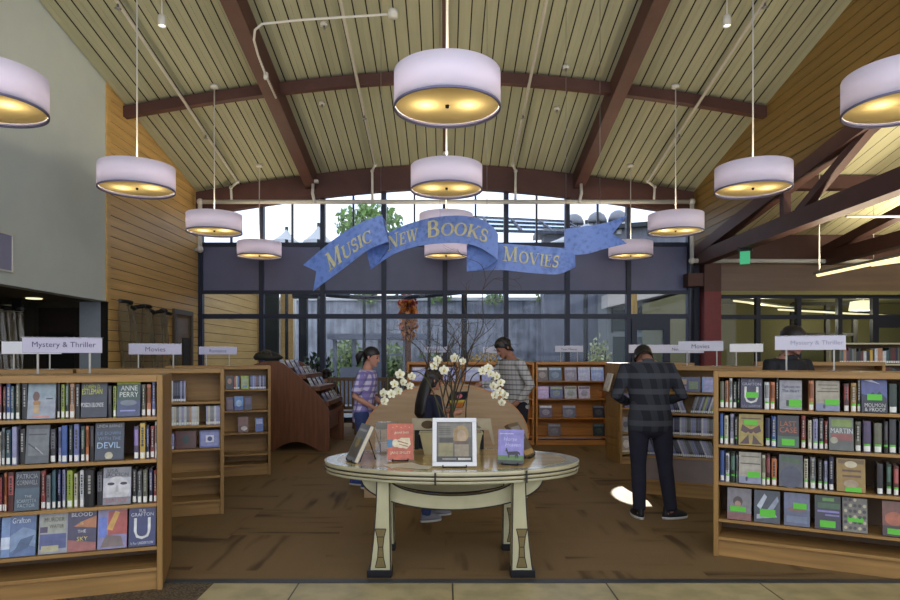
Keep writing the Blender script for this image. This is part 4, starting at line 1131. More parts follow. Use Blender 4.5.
shelf_row(caseR1, SHZ[1], [(719.4, 723, 'blue'), (723.8, 728, 'cream'), (729.4, 733.6, 'lavender'), (734, 737.6, 'black', 'plain'),
    (738.4, 763, 'gold', 'face', [('rect', 0, 0, 1, 1, (150, 132, 60)), ('poly', [(0.5, 0.5), (0.15, 0.66), (0.08, 0.46), (0.3, 0.38)], (72, 44, 44)), ('poly', [(0.5, 0.5), (0.85, 0.66), (0.92, 0.46), (0.7, 0.38)], (72, 44, 44)), ('poly', [(0.05, 0.04), (0.44, 0.04), (0.4, 0.34)], (74, 46, 44)), ('poly', [(0.95, 0.04), (0.56, 0.04), (0.6, 0.34)], (74, 46, 44)), ('ell', 0.5, 0.45, 0.09, 0.07, (72, 44, 44)), ('rect', 0.1, 0.84, 0.9, 0.88, (96, 66, 40))], 'gold book with a dark winged pattern', (None, None), (0.22, 0.66, 0.76, 0.80)),
    (765, 770.4, 'navy'), (771, 776.4, 'blue'),
    (777.4, 799, 'black', 'face', [('rect', 0, 0, 1, 1, (48, 46, 46)), ('rect', 0, 0, 1, 0.35, (66, 92, 76)), T('LAST', 0.5, 0.66, 0.16, 0.74, (158, 92, 62)), T('CASE', 0.5, 0.46, 0.17, 0.8, (166, 92, 60))], 'black book with stacked orange capitals', (None, None), (0.2, 0.06, 0.8, 0.26)),
    (801, 806, 'red'), (808, 812.2, 'cream'), (813, 818.4, 'lavender'), (819, 824, 'dark grey'), (824.6, 828.4, 'red'),
    (829.4, 854, 'grey', 'face', [('rect', 0, 0, 1, 1, (96, 100, 96)), ('rect', 0.1, 0.72, 0.95, 0.94, (118, 140, 66)), T('MARTIN', 0.52, 0.52, 0.15, 0.9, (198, 198, 196)), ('rect', 0.1, 0.3, 0.95, 0.5, (132, 72, 66)), ('rect', 0.0, 0.0, 1, 0.3, (84, 88, 82)), ('ell', 0.2, 0.3, 0.16, 0.10, (150, 148, 128))], 'grey book with white over red band'),
    (855.4, 862, 'olive'), (863, 872, 'purple'), (874, 883, 'olive'), (884, 889, 'black', 'plain'), (889.6, 898, 'dark grey'), (900, 906, 'teal'), (907, 913, 'maroon')], WR, SN[1], 'start', True, hgt=0.232)
shelf_row(caseR1, SHZ[2], [(719.4, 724, 'blue'), (725, 729, 'white'), (730, 735, 'dark green', 'plain'), (735.4, 737.8, 'grey', 'plain'),
    (738.6, 761, 'cream', 'face', [('rect', 0, 0, 1, 1, (156, 150, 134)), ('rect', 0.1, 0.84, 0.92, 0.88, (110, 102, 88)), ('rect', 0.06, 0.62, 0.96, 0.65, (70, 66, 62)), ('rect', 0, 0, 1, 0.22, (124, 128, 150)), ('ell', 0.35, 0.14, 0.05, 0.07, (50, 54, 80))], 'sand coloured book with fine ruled lines', (None, None), (0.38, 0.2, 0.96, 0.38)),
    (761.6, 765.4, 'cream'), (766, 770.2, 'maroon'), (771, 777, 'orange'),
    (779, 803, 'dark grey', 'face', [('rect', 0, 0, 1, 1, (74, 78, 80)), ('ell', 0.5, 0.3, 0.46, 0.34, (62, 64, 82)), ('poly', [(0.1, 0.8), (0.9, 0.72), (0.9, 0.86), (0.1, 0.96)], (60, 86, 52))], 'dark grey book with a large dim disc'),
    (804, 808.4, 'cream'), (810, 816, 'grey'), (818, 822.8, 'dark grey'), (824, 828, 'lavender'), (829, 834.4, 'navy'),
    (837, 866, 'gold', 'face', [('rect', 0, 0, 1, 1, (140, 112, 48)), ('rect', 0.05, 0.84, 0.95, 0.96, (110, 84, 36)), ('ell', 0.5, 0.82, 0.22, 0.10, (190, 180, 150)), ('rect', 0.2, 0.60, 0.85, 0.66, (88, 58, 30)), ('rect', 0.2, 0.44, 0.85, 0.50, (88, 58, 30)), ('ell', 0.5, 0.24, 0.26, 0.12, (160, 140, 110))], 'ornate gold book with brown lettering', (None, None), (0.3, 0.0, 0.86, 0.14)),
    (877, 884, 'dark grey'), (887, 893, 'dark green'), (894, 900, 'maroon'), (901, 908, 'black')], WR, SN[2], 'start', True, hgt=0.232)
shelf_row(caseR1, SHZ[3], [
    (727, 751, 'grey', 'face', [('rect', 0, 0, 1, 1, (112, 108, 112)), ('ell', 0.44, 0.58, 0.2, 0.16, (62, 50, 46)), ('ell', 0.44, 0.50, 0.13, 0.10, (150, 120, 100)), ('rect', 0, 0, 1, 0.22, (120, 76, 70))], 'grey book with a framed portrait', (None, None), (0.12, 0.26, 0.78, 0.42)),
    (754, 780, 'dark grey', 'face', [('rect', 0, 0, 1, 1, (58, 64, 74)), ('poly', [(0.1, 0.5), (0.4, 0.9), (0.5, 0.8), (0.25, 0.4)], (170, 178, 190)), ('poly', [(0.5, 0.4), (0.9, 0.85), (0.95, 0.7), (0.7, 0.35)], (130, 140, 156)), ('poly', [(0.1, 0.1), (0.9, 0.2), (0.8, 0.3), (0.1, 0.24)], (150, 158, 170))], 'dark book streaked with silver glare', (None, None), (0.22, 0.18, 0.82, 0.42)),
    (784, 810, 'grey', 'face', [('rect', 0, 0, 1, 1, (86, 92, 116)), ('rect', 0, 0.5, 1, 1, (98, 104, 130)), ('ell', 0.5, 0.5, 0.36, 0.08, (112, 84, 80)), ('rect', 0.1, 0.1, 0.9, 0.3, (104, 116, 140))], 'misty blue book with a faint horizon', (None, None), (0.36, 0.52, 0.88, 0.70)),
    (815, 841, 'purple', 'face', [('rect', 0, 0, 1, 1, (46, 44, 62)), ('rect', 0, 0.72, 1, 1, (38, 56, 44)), ('rect', 0.12, 0.62, 0.98, 0.78, (62, 92, 62)), ('rect', 0.3, 0.84, 0.75, 0.94, (92, 140, 62)), ('rect', 0.1, 0.5, 0.95, 0.56, (120, 116, 170)), ('rect', 0.4, 0.40, 0.95, 0.45, (120, 116, 170))], 'dark purple and green book with lilac lines', (None, None), (0.2, 0.06, 0.8, 0.26)),
    (843, 868, 'grey', 'face', [('rect', 0, 0, 1, 1, (110, 106, 96))] + [('ell', 0.12 + 0.19 * (i % 5), 0.12 + 0.165 * (i // 5), 0.07, 0.05, (58, 56, 58) if (i * 7) % 3 else (176, 168, 140)) for i in range(28)], 'grey book with a busy floral print', (None, None), (0.2, 0.3, 0.84, 0.44)),
    (883, 907, 'brown', 'face', [('rect', 0, 0, 1, 1, (110, 70, 58)), ('rect', 0, 0, 1, 0.3, (60, 44, 44)), ('ell', 0.5, 0.5, 0.4, 0.2, (160, 90, 62))], 'rust brown book with a dark lower edge', (None, None), (0.2, 0.06, 0.8, 0.22))], WR, SN[3], 'start', True, hgt=0.235, setback=0.018)

# ---- further bookcases
caseL2 = Case('half empty oak disc bookcase behind the front mystery bookcase', (-2.14, 6.2), 20.0, 1.26, 0.62, [1.09, 0.865, 0.64, 0.375], 1.41, side='right', back=0.30, base=0.14)
caseL3 = Case('oak bookcase with few books under the Romance sign', (-2.26, 8.3), 19.0, 1.26, 0.60, [1.107, 0.835, 0.55, 0.276], 1.41, side='right', back=0.29, base=0.14)
caseL4 = Case('oak bookcase end whose top shows past the mystery bookcase', (-3.36, 5.78), 20.0, 0.90, 0.62, [1.09, 0.865, 0.64, 0.375], 1.405, side='right', back=0.30)
caseR2 = Case('full oak bookcase of leaning disc cases behind the man in dark plaid', (2.19, 7.1), -24.0, 1.26, 0.62, [1.137, 0.91, 0.67, 0.435], 1.42, back=0.30, base=0.16)
caseR3 = Case('oak bookcase with a slatted end facing the carpet aisle', (2.49, 9.1), 5.0, 1.10, 0.60, [1.10, 0.80, 0.45, 0.16], 1.44, panel_left=True, back=0.29, base=0.10)
caseR4 = Case('oak bookcase top glimpsed behind the person in the black jacket', (4.0, 8.2), -20.0, 1.40, 0.5, [1.1, 0.8, 0.5], 1.46, back=0.29)
M_dvd = {}
def dvd_row(case, z, px0, px1, cols, where, shelf, lean=0.0, h=0.19, th=0.0155, dp=0.135, step=1.02, group=None, kind='dvd_case', noun='disc', start='start', lift=0.0):
    x = case.s_at(px0); xe = case.s_at(px1); i = 0; lst = []
    while x + th < xe and i < 40:
        lst.append(x); x += th * step + abs(math.sin(lean)) * 0.004; i += 1
    for i, x in enumerate(lst):
        c = cols[(i * 7 + i // 3) % len(cols)]
        k = i if start == 'start' else len(lst) - 1 - i
        b = MB(); hh = h
        b.box((0, 0, 0), (th, dp, hh), 0)
        o = b.obj(kind, [paint(CN[c])]); C.objects  # the case itself
        bb = MB(); bb.box((th * 0.14, -0.0012, hh * 0.30), (th * 0.86, 0.0, hh * 0.92)); bb.obj('spine_insert', paint(tuple(min(235, int(v * 0.6 + 74)) for v in CN[c])), o)
        bb = MB(); bb.box((th * 0.1, -0.0014, 0.008), (th * 0.9, 0.0, 0.03)); bb.obj('spine_label', M_label, o)
        o.location = case.w(x, 0.03, z + 0.0008 + (abs(math.sin(lean)) * th if lean > 0 else 0)); o.rotation_euler = Euler((0, lean, case.a))
        tag(o, '%s %s, %s along %s of %s' % (c, noun, ORD[min(k, 47)], shelf, where), 'disc case' if 'disc' in noun else 'book', group or 'disc cases on %s' % where)
WL2 = 'the half empty disc bookcase'
dvd_row(caseL2, 1.09, 171.0, 186, ['white', 'lavender', 'dark grey', 'lavender', 'navy'], WL2, 'the top shelf', h=0.20)
dvd_row(caseL2, 0.865, 171.0, 199, ['white', 'cream', 'grey', 'tan', 'white', 'lavender'], WL2, 'the second shelf', h=0.18, th=0.022, group='cased discs on the second shelf')
dvd_row(caseL2, 0.865, 206, 220.5, ['lavender', 'white', 'grey', 'cream'], WL2, 'the second shelf beyond the gap', h=0.18, th=0.018, group='cased discs beyond the gap')
def face_item(case, z, px0, px1, h, col, art, label, tilt=-10, setback=0.05, name='book', cat='book', group=None):
    x0, x1 = case.s_at(px0), case.s_at(px1)
    t = thing(name, label, cat, case.w(x0, setback, z + 0.0045), case.a, group)
    t.rotation_euler = Euler((math.radians(tilt), 0, case.a))
    face_body(t, x1 - x0, h, 0.02, col, art)
    return t
face_item(caseL2, 0.64, 175, 196, 0.165, CN['maroon'], [('rect', 0.06, 0.1, 0.94, 0.9, (84, 50, 48)), ('ell', 0.5, 0.5, 0.16, 0.24, (40, 66, 62))], 'dark red disc set lying face out on the third shelf behind the mystery books')
face_item(caseL2, 0.64, 199.5, 220, 0.165, CN['periwinkle'], [('rect', 0.05, 0.1, 0.95, 0.9, (130, 136, 186)), ('rect', 0.3, 0.3, 0.7, 0.7, (214, 214, 226)), ('ell', 0.5, 0.5, 0.12, 0.14, (50, 60, 130))], 'pale blue disc set face out on the third shelf behind the mystery books')
dvd_row(caseL2, 0.64, 170.5, 174.5, ['lavender'], WL2, 'the third shelf', h=0.15)
WL3 = 'the romance bookcase'
caseX = caseL3
face_item(caseL3, 1.107, 226, 233.5, 0.17, CN['black'], [('ell', 0.5, 0.6, 0.3, 0.22, (150, 110, 90))], 'dark book face out at the start of the top shelf under the romance sign')
dvd_row(caseL3, 1.107, 234, 240.5, ['red', 'navy', 'blue', 'cream'], WL3, 'the top shelf', h=0.17, th=0.022, kind='book', noun='book')
face_item(caseL3, 1.107, 241, 249, 0.17, CN['lime'], [('rect', 0.1, 0.3, 0.9, 0.8, (150, 160, 120)), ('rect', 0.2, 0.1, 0.8, 0.24, (90, 130, 170))], 'lime green book face out on the top shelf under the romance sign')
dvd_row(caseL3, 1.107, 249.5, 267.5, ['navy', 'blue', 'lavender', 'black', 'periwinkle', 'maroon'], WL3, 'the top shelf past the lime book', h=0.175, th=0.02, kind='book', noun='book')
face_item(caseL3, 0.835, 226.5, 233.5, 0.17, CN['purple'], [('rect', 0.1, 0.1, 0.9, 0.8, (110, 88, 96))], 'dull purple book face out on the second shelf under the romance sign')
face_item(caseL3, 0.835, 234.5, 243.5, 0.18, CN['blue'], [('rect', 0, 0.3, 1, 1, (90, 140, 200)), ('ell', 0.5, 0.5, 0.3, 0.25, (150, 180, 216))], 'bright blue book face out on the second shelf under the romance sign')
face_item(caseL3, 0.835, 244.5, 252, 0.175, CN['navy'], [('rect', 0.1, 0.4, 0.9, 0.9, (80, 66, 110))], 'indigo book face out on the second shelf under the romance sign')
face_item(caseL3, 0.55, 238, 248.5, 0.20, CN['maroon'], [('rect', 0.05, 0.4, 0.95, 0.95, (120, 70, 56)), ('ell', 0.6, 0.25, 0.3, 0.14, (196, 190, 180))], 'rust coloured book face out on the third shelf under the romance sign')
face_item(caseL3, 0.55, 255.5, 263.5, 0.18, CN['blue'], [('rect', 0.1, 0.55, 0.9, 0.9, (150, 160, 200))], 'royal blue book face out on the third shelf under the romance sign')

WR2 = 'the full disc bookcase'
face_item(caseR2, 1.137, 677, 700, 0.165, CN['navy'], [('rect', 0.03, 0.05, 0.97, 0.95, (52, 56, 92)), ('rect', 0.1, 0.5, 0.4, 0.85, (150, 120, 90)), ('rect', 0.5, 0.2, 0.9, 0.7, (92, 110, 70)), ('rect', 0.1, 0.1, 0.4, 0.4, (120, 90, 110))], 'wide multicoloured disc set on the top shelf behind the dark plaid man', group=None)
face_item(caseR2, 1.137, 702, 714, 0.165, CN['lavender'], [('rect', 0, 0, 0.15, 1, (90, 150, 200)), ('rect', 0.3, 0.3, 0.9, 0.8, (150, 150, 190))], 'pale lilac disc set on the top shelf behind the dark plaid man')
pal = ['dark grey', 'grey', 'lavender', 'white', 'navy', 'black', 'periwinkle', 'grey']
dvd_row(caseR2, 0.91, 646, 687, pal, WR2, 'the second shelf', lean=-0.32, step=1.15)
dvd_row(caseR2, 0.91, 690, 714, pal + ['lime'], WR2, 'the second shelf past the gap', lean=0.30, step=1.15)
dvd_row(caseR2, 0.67, 646, 716, pal, WR2, 'the third shelf', th=0.018)
dvd_row(caseR2, 0.435, 648, 719, pal, WR2, 'the bottom shelf', lean=-0.36, step=1.15)
o = MB().box((0.04, 0.012, 0.165), (1.22, 0.03, 0.41)).obj('kick_panel', mat('grey_brown_sheen_panel', (124, 112, 108), rough=0.3, noise=0.12, nscale=3), caseR2.t)
WR3 = 'the slatted end bookcase'
dvd_row(caseR3, 1.10, 623, 652, ['grey', 'dark green', 'olive', 'teal', 'dark grey', 'tan'], WR3, 'the top shelf', h=0.22, th=0.022, kind='book', noun='book')
face_item(caseR3, 0.80, 626, 640, 0.2, CN['purple'], [('rect', 0.1, 0.1, 0.9, 0.8, (90, 86, 120))], 'muted violet book face out on the second shelf of the slatted end bookcase')
face_item(caseR3, 0.45, 622.5, 632, 0.21, CN['grey'], [('rect', 0.1, 0.1, 0.9, 0.9, (120, 110, 104)), ('ell', 0.5, 0.5, 0.25, 0.2, (70, 60, 60))], 'grey brown book face out on the third shelf of the slatted end bookcase')
face_item(caseR3, 0.45, 633, 640, 0.21, CN['white'], [('rect', 0.1, 0.4, 0.9, 0.8, (150, 150, 160))], 'whitish book face out on the third shelf of the slatted end bookcase')
face_item(caseR3, 0.16, 622.5, 634, 0.23, CN['cream'], [('rect', 0.1, 0.1, 0.9, 0.9, (150, 130, 110)), ('ell', 0.5, 0.5, 0.3, 0.25, (196, 184, 170))], 'cream book with an oval face out on the bottom shelf of the slatted end bookcase')
# book on an acrylic ledge on the slatted end
p = caseR3.w(-0.09, 0.16, 1.02)
t = thing('wall_ledge', 'clear ledge hooked on the slatted bookcase end', 'book ledge', p, caseR3.a)
MB().box((-0.07, -0.03, 0), (0.078, 0.26, 0.008)).obj('ledge_plate', M_acryl, t); MB().box((-0.075, -0.03, 0), (-0.068, 0.26, 0.03)).obj('lip', M_acryl, t)
t = thing('book', 'pale book leaning on the clear ledge of the slatted end', 'book', caseR3.w(-0.135, 0.16, 1.031), caseR3.a)
t.rotation_euler = Euler((0, math.radians(16), caseR3.a))
bb = MB(); bb.box((0, 0, 0), (0.004, 0.19, 0.27)); bb.box((0.024, 0, 0), (0.028, 0.19, 0.27)); bb.box((0, 0.19, 0), (0.028, 0.194, 0.27)); bb.obj('cover', paint((196, 188, 170)), t)
MB().box((0.004, 0.002, 0.004), (0.024, 0.19, 0.266)).obj('page_block', M_page, t)

# magazine units on the far side
caseA = Case('orange oak magazine unit beyond the branches', (-0.66, 11.1), 0, 0.90, 0.5, [1.11, 0.80, 0.47, 0.145], 1.44, m=M_orange, mv=M_orange, back=0.28, base=0.1, name='magazine_unit', deck=False)
caseB = Case('orange oak magazine unit behind the man in striped plaid', (0.30, 11.1), 0, 1.25, 0.5, [1.11, 0.80, 0.47, 0.145], 1.44, m=M_orange, mv=M_orange, back=0.28, base=0.1, name='magazine_unit', deck=False)
caseC = Case('orange oak magazine unit in the open between the striped and dark plaid men', (1.575, 11.1), 0, 1.25, 0.5, [1.11, 0.80, 0.47, 0.145], 1.44, m=M_orange, mv=M_orange, back=0.28, base=0.1, name='magazine_unit', deck=False)
MZ = [1.11, 0.80, 0.47, 0.145]
def mags(case, zi, spec, where):
    for i, (a, b_, base, acc, d) in enumerate(spec):
        base = tuple(min(225, int(v * 1.25)) for v in base); acc = tuple(min(230, int(v * 1.15)) for v in acc)
        items = [('rect', 0, 0, 1, 1, base), ('rect', 0.05, 0.78, 0.95, 0.95, acc), ('ell', 0.5, 0.42, 0.3, 0.24, tuple(int(v * 0.6 + acc[j] * 0.4) for j, v in enumerate(base)))]
        face_item(case, MZ[zi], a, b_, 0.215 if zi else 0.24, base, items, '%s magazine, %s row of the %s' % (d, ['top', 'second', 'third', 'lowest'][zi], where), setback=0.06, name='magazine', cat='magazine', group='magazines on the %s' % where)
wc = 'open magazine unit'
mags(caseC, 0, [(537.5, 548.5, (80, 66, 60), (200, 190, 180), 'dark brown'), (549.5, 562.5, (62, 76, 96), (150, 170, 190), 'slate'), (565.5, 577.5, (116, 110, 124), (170, 166, 176), 'grey'), (579, 591, (150, 154, 196), (190, 190, 220), 'pale lilac'), (592, 605, (120, 136, 196), (180, 190, 226), 'periwinkle')], wc)
mags(caseC, 1, [(538.5, 549.5, (150, 134, 190), (210, 170, 190), 'pink lilac'), (551, 563.5, (70, 84, 120), (150, 160, 110), 'green blue'), (565.5, 577.5, (150, 152, 160), (110, 120, 90), 'silver'), (579.5, 591, (170, 164, 180), (120, 110, 120), 'off white')], wc)
mags(caseC, 2, [(540, 553, (70, 50, 66), (196, 190, 196), 'plum'), (563.5, 577, (96, 96, 112), (170, 170, 180), 'charcoal'), (594, 605.5, (48, 48, 56), (120, 120, 130), 'black')], wc)
mags(caseC, 3, [(549, 561.5, (84, 76, 78), (140, 130, 132), 'brown grey'), (594, 605.5, (44, 52, 52), (90, 110, 110), 'dark teal')], wc)
wa = 'magazine unit by the branches'
mags(caseA, 0, [(412, 425, (130, 132, 190), (190, 190, 220), 'lilac'), (427, 441, (110, 112, 176), (180, 180, 214), 'violet blue'), (443, 456, (140, 140, 190), (100, 100, 150), 'mauve')], wa)
mags(caseA, 1, [(413, 426, (140, 130, 170), (200, 190, 210), 'pale mauve'), (428, 441, (120, 120, 150), (180, 180, 190), 'grey lilac'), (443, 455, (150, 150, 180), (110, 90, 120), 'misty violet')], wa)
wb = 'magazine unit behind the striped man'
mags(caseB, 0, [(465, 480, (140, 146, 206), (190, 196, 226), 'sky lilac'), (482, 496, (120, 124, 170), (190, 180, 190), 'dusty blue'), (499, 512, (120, 110, 130), (180, 176, 180), 'dim grey')], wb)
mags(caseB, 1, [(466, 480, (130, 130, 170), (180, 190, 210), 'dull lilac'), (483, 496, (140, 140, 196), (110, 120, 150), 'blue violet')], wb)

# ------------------------------------------------------------------ acrylic topic signs on the bookcases
def topic_sign(px0, px1, y0, y1, D, zt, ang, txt, label, post=(0.2, 0.8), face=(178, 174, 194), tcol=(70, 66, 92), glare=False, ts=0.42, tx=0.5):
    pc = P((px0 + px1) / 2, (y0 + y1) / 2, D)
    aa = math.radians(ang); w = (px1 - px0) / F * D / (math.cos(aa) - ((px0 + px1) / 2 - CX) / F * math.sin(aa)); h = (y1 - y0) / F * D
    t = thing('topic_sign', label, 'sign', (pc.x, pc.y, zt), math.radians(ang), None)
    z0 = pc.z - h / 2 - zt
    MB().box((-w/2, -0.006, z0), (w/2, 0.006, z0 + h)).obj('sign_panel', mat('sign_card_%d' % face[0], face, rough=0.25, noise=0.02, spec=0.5), t, 0.003)
    MB().box((-w/2 - 0.006, -0.010, z0 + h), (w/2 + 0.006, 0.010, z0 + h + 0.006)).obj('top_edge', M_acryl, t)
    for f in post:
        MB().box((-w/2 + f*w - 0.006, -0.005, 0.002), (-w/2 + f*w + 0.006, 0.005, z0)).obj('post', mat('pale_acrylic_post', (170, 168, 160), rough=0.3, noise=0), t)
        MB().box((-w/2 + f*w - 0.05, -0.05, 0.0005), (-w/2 + f*w + 0.05, 0.05, 0.006)).obj('foot', M_acryl, t)
    if txt:
        b = MB(); vs, fs, asp = text_faces(txt)
        hh = h * ts; ww = min(asp * hh, w * 0.86)
        x00 = -w/2 + tx * w - ww/2
        b.add([(x00 + x / asp * ww, -0.0075, z0 + h * 0.28 + z * hh) for x, z in vs], fs); b.obj('lettering', mat('sign_ink_%d' % tcol[0], tcol, noise=0), t)
    if glare:                                            # reflections on the card, none drawn
        pass
    return t
topic_sign(23, 103, 338, 353, 4.36, 1.4005, 18.5, 'Mystery & Thriller', 'white topic sign reading Mystery and Thriller on the front bookcase', (0.19, 0.84), ts=0.46, tx=0.52)
topic_sign(2, 62, 342, 354, 5.85, 1.4055, 20, '', 'blank looking bright topic sign behind the Mystery and Thriller sign', (0.2, 0.8), (222, 222, 226))  # glare put into the brighter blank card
topic_sign(129, 182, 344, 354.5, 6.2, 1.4105, 20, 'Movies', 'white topic sign reading Movies in front of the plastic sheet', (0.18, 0.84), ts=0.44)
topic_sign(199, 237, 347, 354.5, 8.35, 1.4105, 19, 'Romance', 'small topic sign reading Romance beside the curved display', (0.2, 0.8), (172, 172, 200), ts=0.4)
topic_sign(629, 704, 345, 353, 9.4, 1.4405, 5, 'New Movies', 'pale topic sign mostly behind the head of the dark plaid man', (0.2, 0.8), (190, 188, 200), ts=0.4, tx=0.72)
topic_sign(678, 723, 341.5, 351, 7.0, 1.4205, -24, 'Movies', 'white topic sign reading Movies before the maroon column', (0.2, 0.86), (190, 186, 210), ts=0.44)
topic_sign(729.5, 763, 344, 352, 7.1, 1.4205, -24, '', 'small bright topic sign between the maroon column and the big pale sign', (0.2, 0.8), (226, 224, 226))
topic_sign(774, 845, 336, 350, 4.98, 1.4105, -28, 'Mystery & Thriller', 'large pale topic sign with glare before the person in the black jacket', (0.17, 0.84), (198, 196, 212), (150, 150, 176), ts=0.4, tx=0.6)  # glare put into the paler card and fainter ink colours
topic_sign(555, 583, 346, 352, 11.3, 1.4405, 0, 'Teen Movies', 'small topic sign on the open magazine unit', (0.2, 0.8), (200, 200, 214), ts=0.36)
topic_sign(424, 447, 347, 352.5, 11.3, 1.4405, 0, 'New Fiction', 'small topic sign behind the curly branches', (0.2, 0.8), (170, 172, 196), ts=0.36)
topic_sign(483, 511, 347, 353, 11.3, 1.4405, 0, 'Audio', 'small topic sign beside the head of the striped plaid man', (0.2, 0.8), (200, 200, 212), ts=0.36)
# ------------------------------------------------------------------ the oval display table
M_tab = mat('cream_marbled_lacquer', (176, 168, 136), rough=0.14, noise=0.10, nscale=5, spec=0.6, coat=0.6)
M_tabtop = wood('amber_lacquered_top', (186, 158, 104), rough=0.10, axis=0, var=0.16, k=1.5)
M_leg = mat('cream_green_lacquer', (176, 172, 140), rough=0.22, noise=0.08, nscale=7, spec=0.5)
M_ink = mat('dark_inlay_line', (44, 40, 34), rough=0.4, noise=0)
M_inlay = mat('brown_inlay', (112, 98, 62), rough=0.4, noise=0.1)
TX, TY, TZ = 0.05, 4.82, 0.755
TA, TB = 0.955, 0.58
tb = thing('display_table', 'oval cream lacquered display table with flared legs and dark inlay lines', 'table', (TX, TY, 0))
def ellr(a, b, n=72, bump=0.0):
    out = []
    for i in range(n):
        t = 2 * PI * i / n
        x, y = a * math.cos(t), b * math.sin(t)
        f = 1.0 + (0.02 if abs(x) < 0.50 else 0.0) * bump
        out.append((x * f if False else x, y * f))
    return out
def oval(a, b, z0, z1, mats, name, step=0.0, bevel=0.0, mi=0):
    bb = MB(); bb.prism(ellr(a, b, 96, step), z0, z1, 'z', 0, smooth=True); return bb.obj(name, mats, tb, bevel)
oval(TA, TB, TZ - 0.03, TZ, M_tab, 'tabletop', 1.0, 0.006)
oval(TA - 0.10, TB - 0.09, TZ + 0.0002, TZ + 0.0012, M_tabtop, 'inset_top')
oval(TA + 0.002, TB + 0.002, TZ - 0.036, TZ - 0.030, M_ink, 'inlay_line', 1.0)
oval(TA - 0.002, TB - 0.002, TZ - 0.058, TZ - 0.036, M_tab, 'edge_band', 1.0)
oval(TA - 0.006, TB - 0.006, TZ - 0.064, TZ - 0.058, M_ink, 'inlay_line', 1.0)
oval(TA - 0.012, TB - 0.012, TZ - 0.085, TZ - 0.064, M_leg, 'edge_band', 1.0)
for sx in (-0.115, 0.50):
    y = -TB * 1.02 * math.sqrt(1 - (sx / TA) ** 2)
    MB().box((sx - 0.006, y - 0.012, TZ - 0.085), (sx + 0.006, y + 0.05, TZ - 0.004)).obj('seam_strip', M_ink, tb)
def table_leg(cx, y, s):
    """s = -1 left, 1 right; slab leg seen front on, flared outwards at the foot"""
    lg = None
    zt = TZ - 0.085
    def half(z):                                        # (inner, outer) x measured outwards from cx
        t = 1 - z / zt
        return -0.045 - 0.010 * t, 0.048 + 0.055 * t ** 1.8
    zs = [0.05 + (zt - 0.05) * i / 12 for i in range(13)]
    inn = [(cx + s * half(z)[0], z) for z in zs]; out = [(cx + s * half(z)[1], z) for z in zs]
    poly = inn + out[::-1]
    if s < 0: poly = poly[::-1]
    b = MB(); b.prism(poly, y, y + 0.10); lg = b.obj('leg', M_leg, tb, 0.004)
    for edge in (inn, out):
        b = MB()
        for (xa, za), (xb, zb) in zip(edge[:-1], edge[1:]):
            d = 0.004 * (1 if edge is inn else -1) * s
            b.add([(xa + d - 0.004, y - 0.0015, za), (xa + d + 0.004, y - 0.0015, za), (xb + d + 0.004, y - 0.0015, zb), (xb + d - 0.004, y - 0.0015, zb)], [(0, 1, 2, 3)])
        b.obj('inlay_line', M_ink, lg)
    # hourglass inlay near the foot
    b = MB(); mx = cx + s * 0.018
    prof = [(0.07, 0.036), (0.14, 0.020), (0.21, 0.016), (0.28, 0.024), (0.335, 0.038)]
    for (za, wa), (zb, wb) in zip(prof[:-1], prof[1:]):
        b.add([(mx - wa, y - 0.0012, za), (mx + wa, y - 0.0012, za), (mx + wb, y - 0.0012, zb), (mx - wb, y - 0.0012, zb)], [(0, 1, 2, 3)], 0)
        for sg in (-1, 1):
            b.add([(mx + sg*wa - 0.003, y - 0.002, za), (mx + sg*wa + 0.003, y - 0.002, za), (mx + sg*wb + 0.003, y - 0.002, zb), (mx + sg*wb - 0.003, y - 0.002, zb)], [(0, 1, 2, 3)], 1)
    for z, w_ in prof:
        b.add([(mx - w_, y - 0.002, z - 0.003), (mx + w_, y - 0.002, z - 0.003), (mx + w_, y - 0.002, z + 0.003), (mx - w_, y - 0.002, z + 0.003)], [(0, 1, 2, 3)], 1)
    b.obj('hourglass_inlay', [M_inlay, M_ink], lg)
    i0, o0 = half(0.03)
    xa, xb = sorted((cx + s * (i0 - 0.004), cx + s * (o0 + 0.012)))
    MB().box((xa, y - 0.008, 0.0), (xb, y + 0.11, 0.052)).obj('foot_block', mat('black_foot', (24, 24, 28), rough=0.35, noise=0), lg, 0.003)
table_leg(-0.475, -0.42, -1); table_leg(0.46, -0.42, 1)
table_leg(-0.50, 0.20, -1); table_leg(0.455, 0.20, 1)
# crescent stretcher below the top
def crescent(y0, y1):
    n = 28; o = []; i_ = []
    zt = TZ - 0.085
    for k in range(n + 1):
        t = PI + PI * k / n
        o.append((0.64 * math.cos(t), zt + 0.225 * math.sin(t)))
    for k in range(n + 1):
        t = PI + PI * k / n
        i_.append((0.44 * math.cos(t), zt + 0.125 * math.sin(t)))
    b = MB()
    for k in range(n):
        q = [o[k], o[k+1], i_[k+1], i_[k]]
        b.add([(x, y0, z) for x, z in q] + [(x, y1, z) for x, z in q], [(0, 1, 2, 3), (7, 6, 5, 4), (0, 4, 5, 1), (2, 6, 7, 3)])
    c = b.obj('stretcher', M_leg, tb)
    
    for q_ in (o, i_): MB().tube([(x, y0 - 0.001, z) for x, z in q_], 0.005, 6).obj('inlay_line', M_ink, c)
crescent(-0.33, -0.28); crescent(0.24, 0.29)

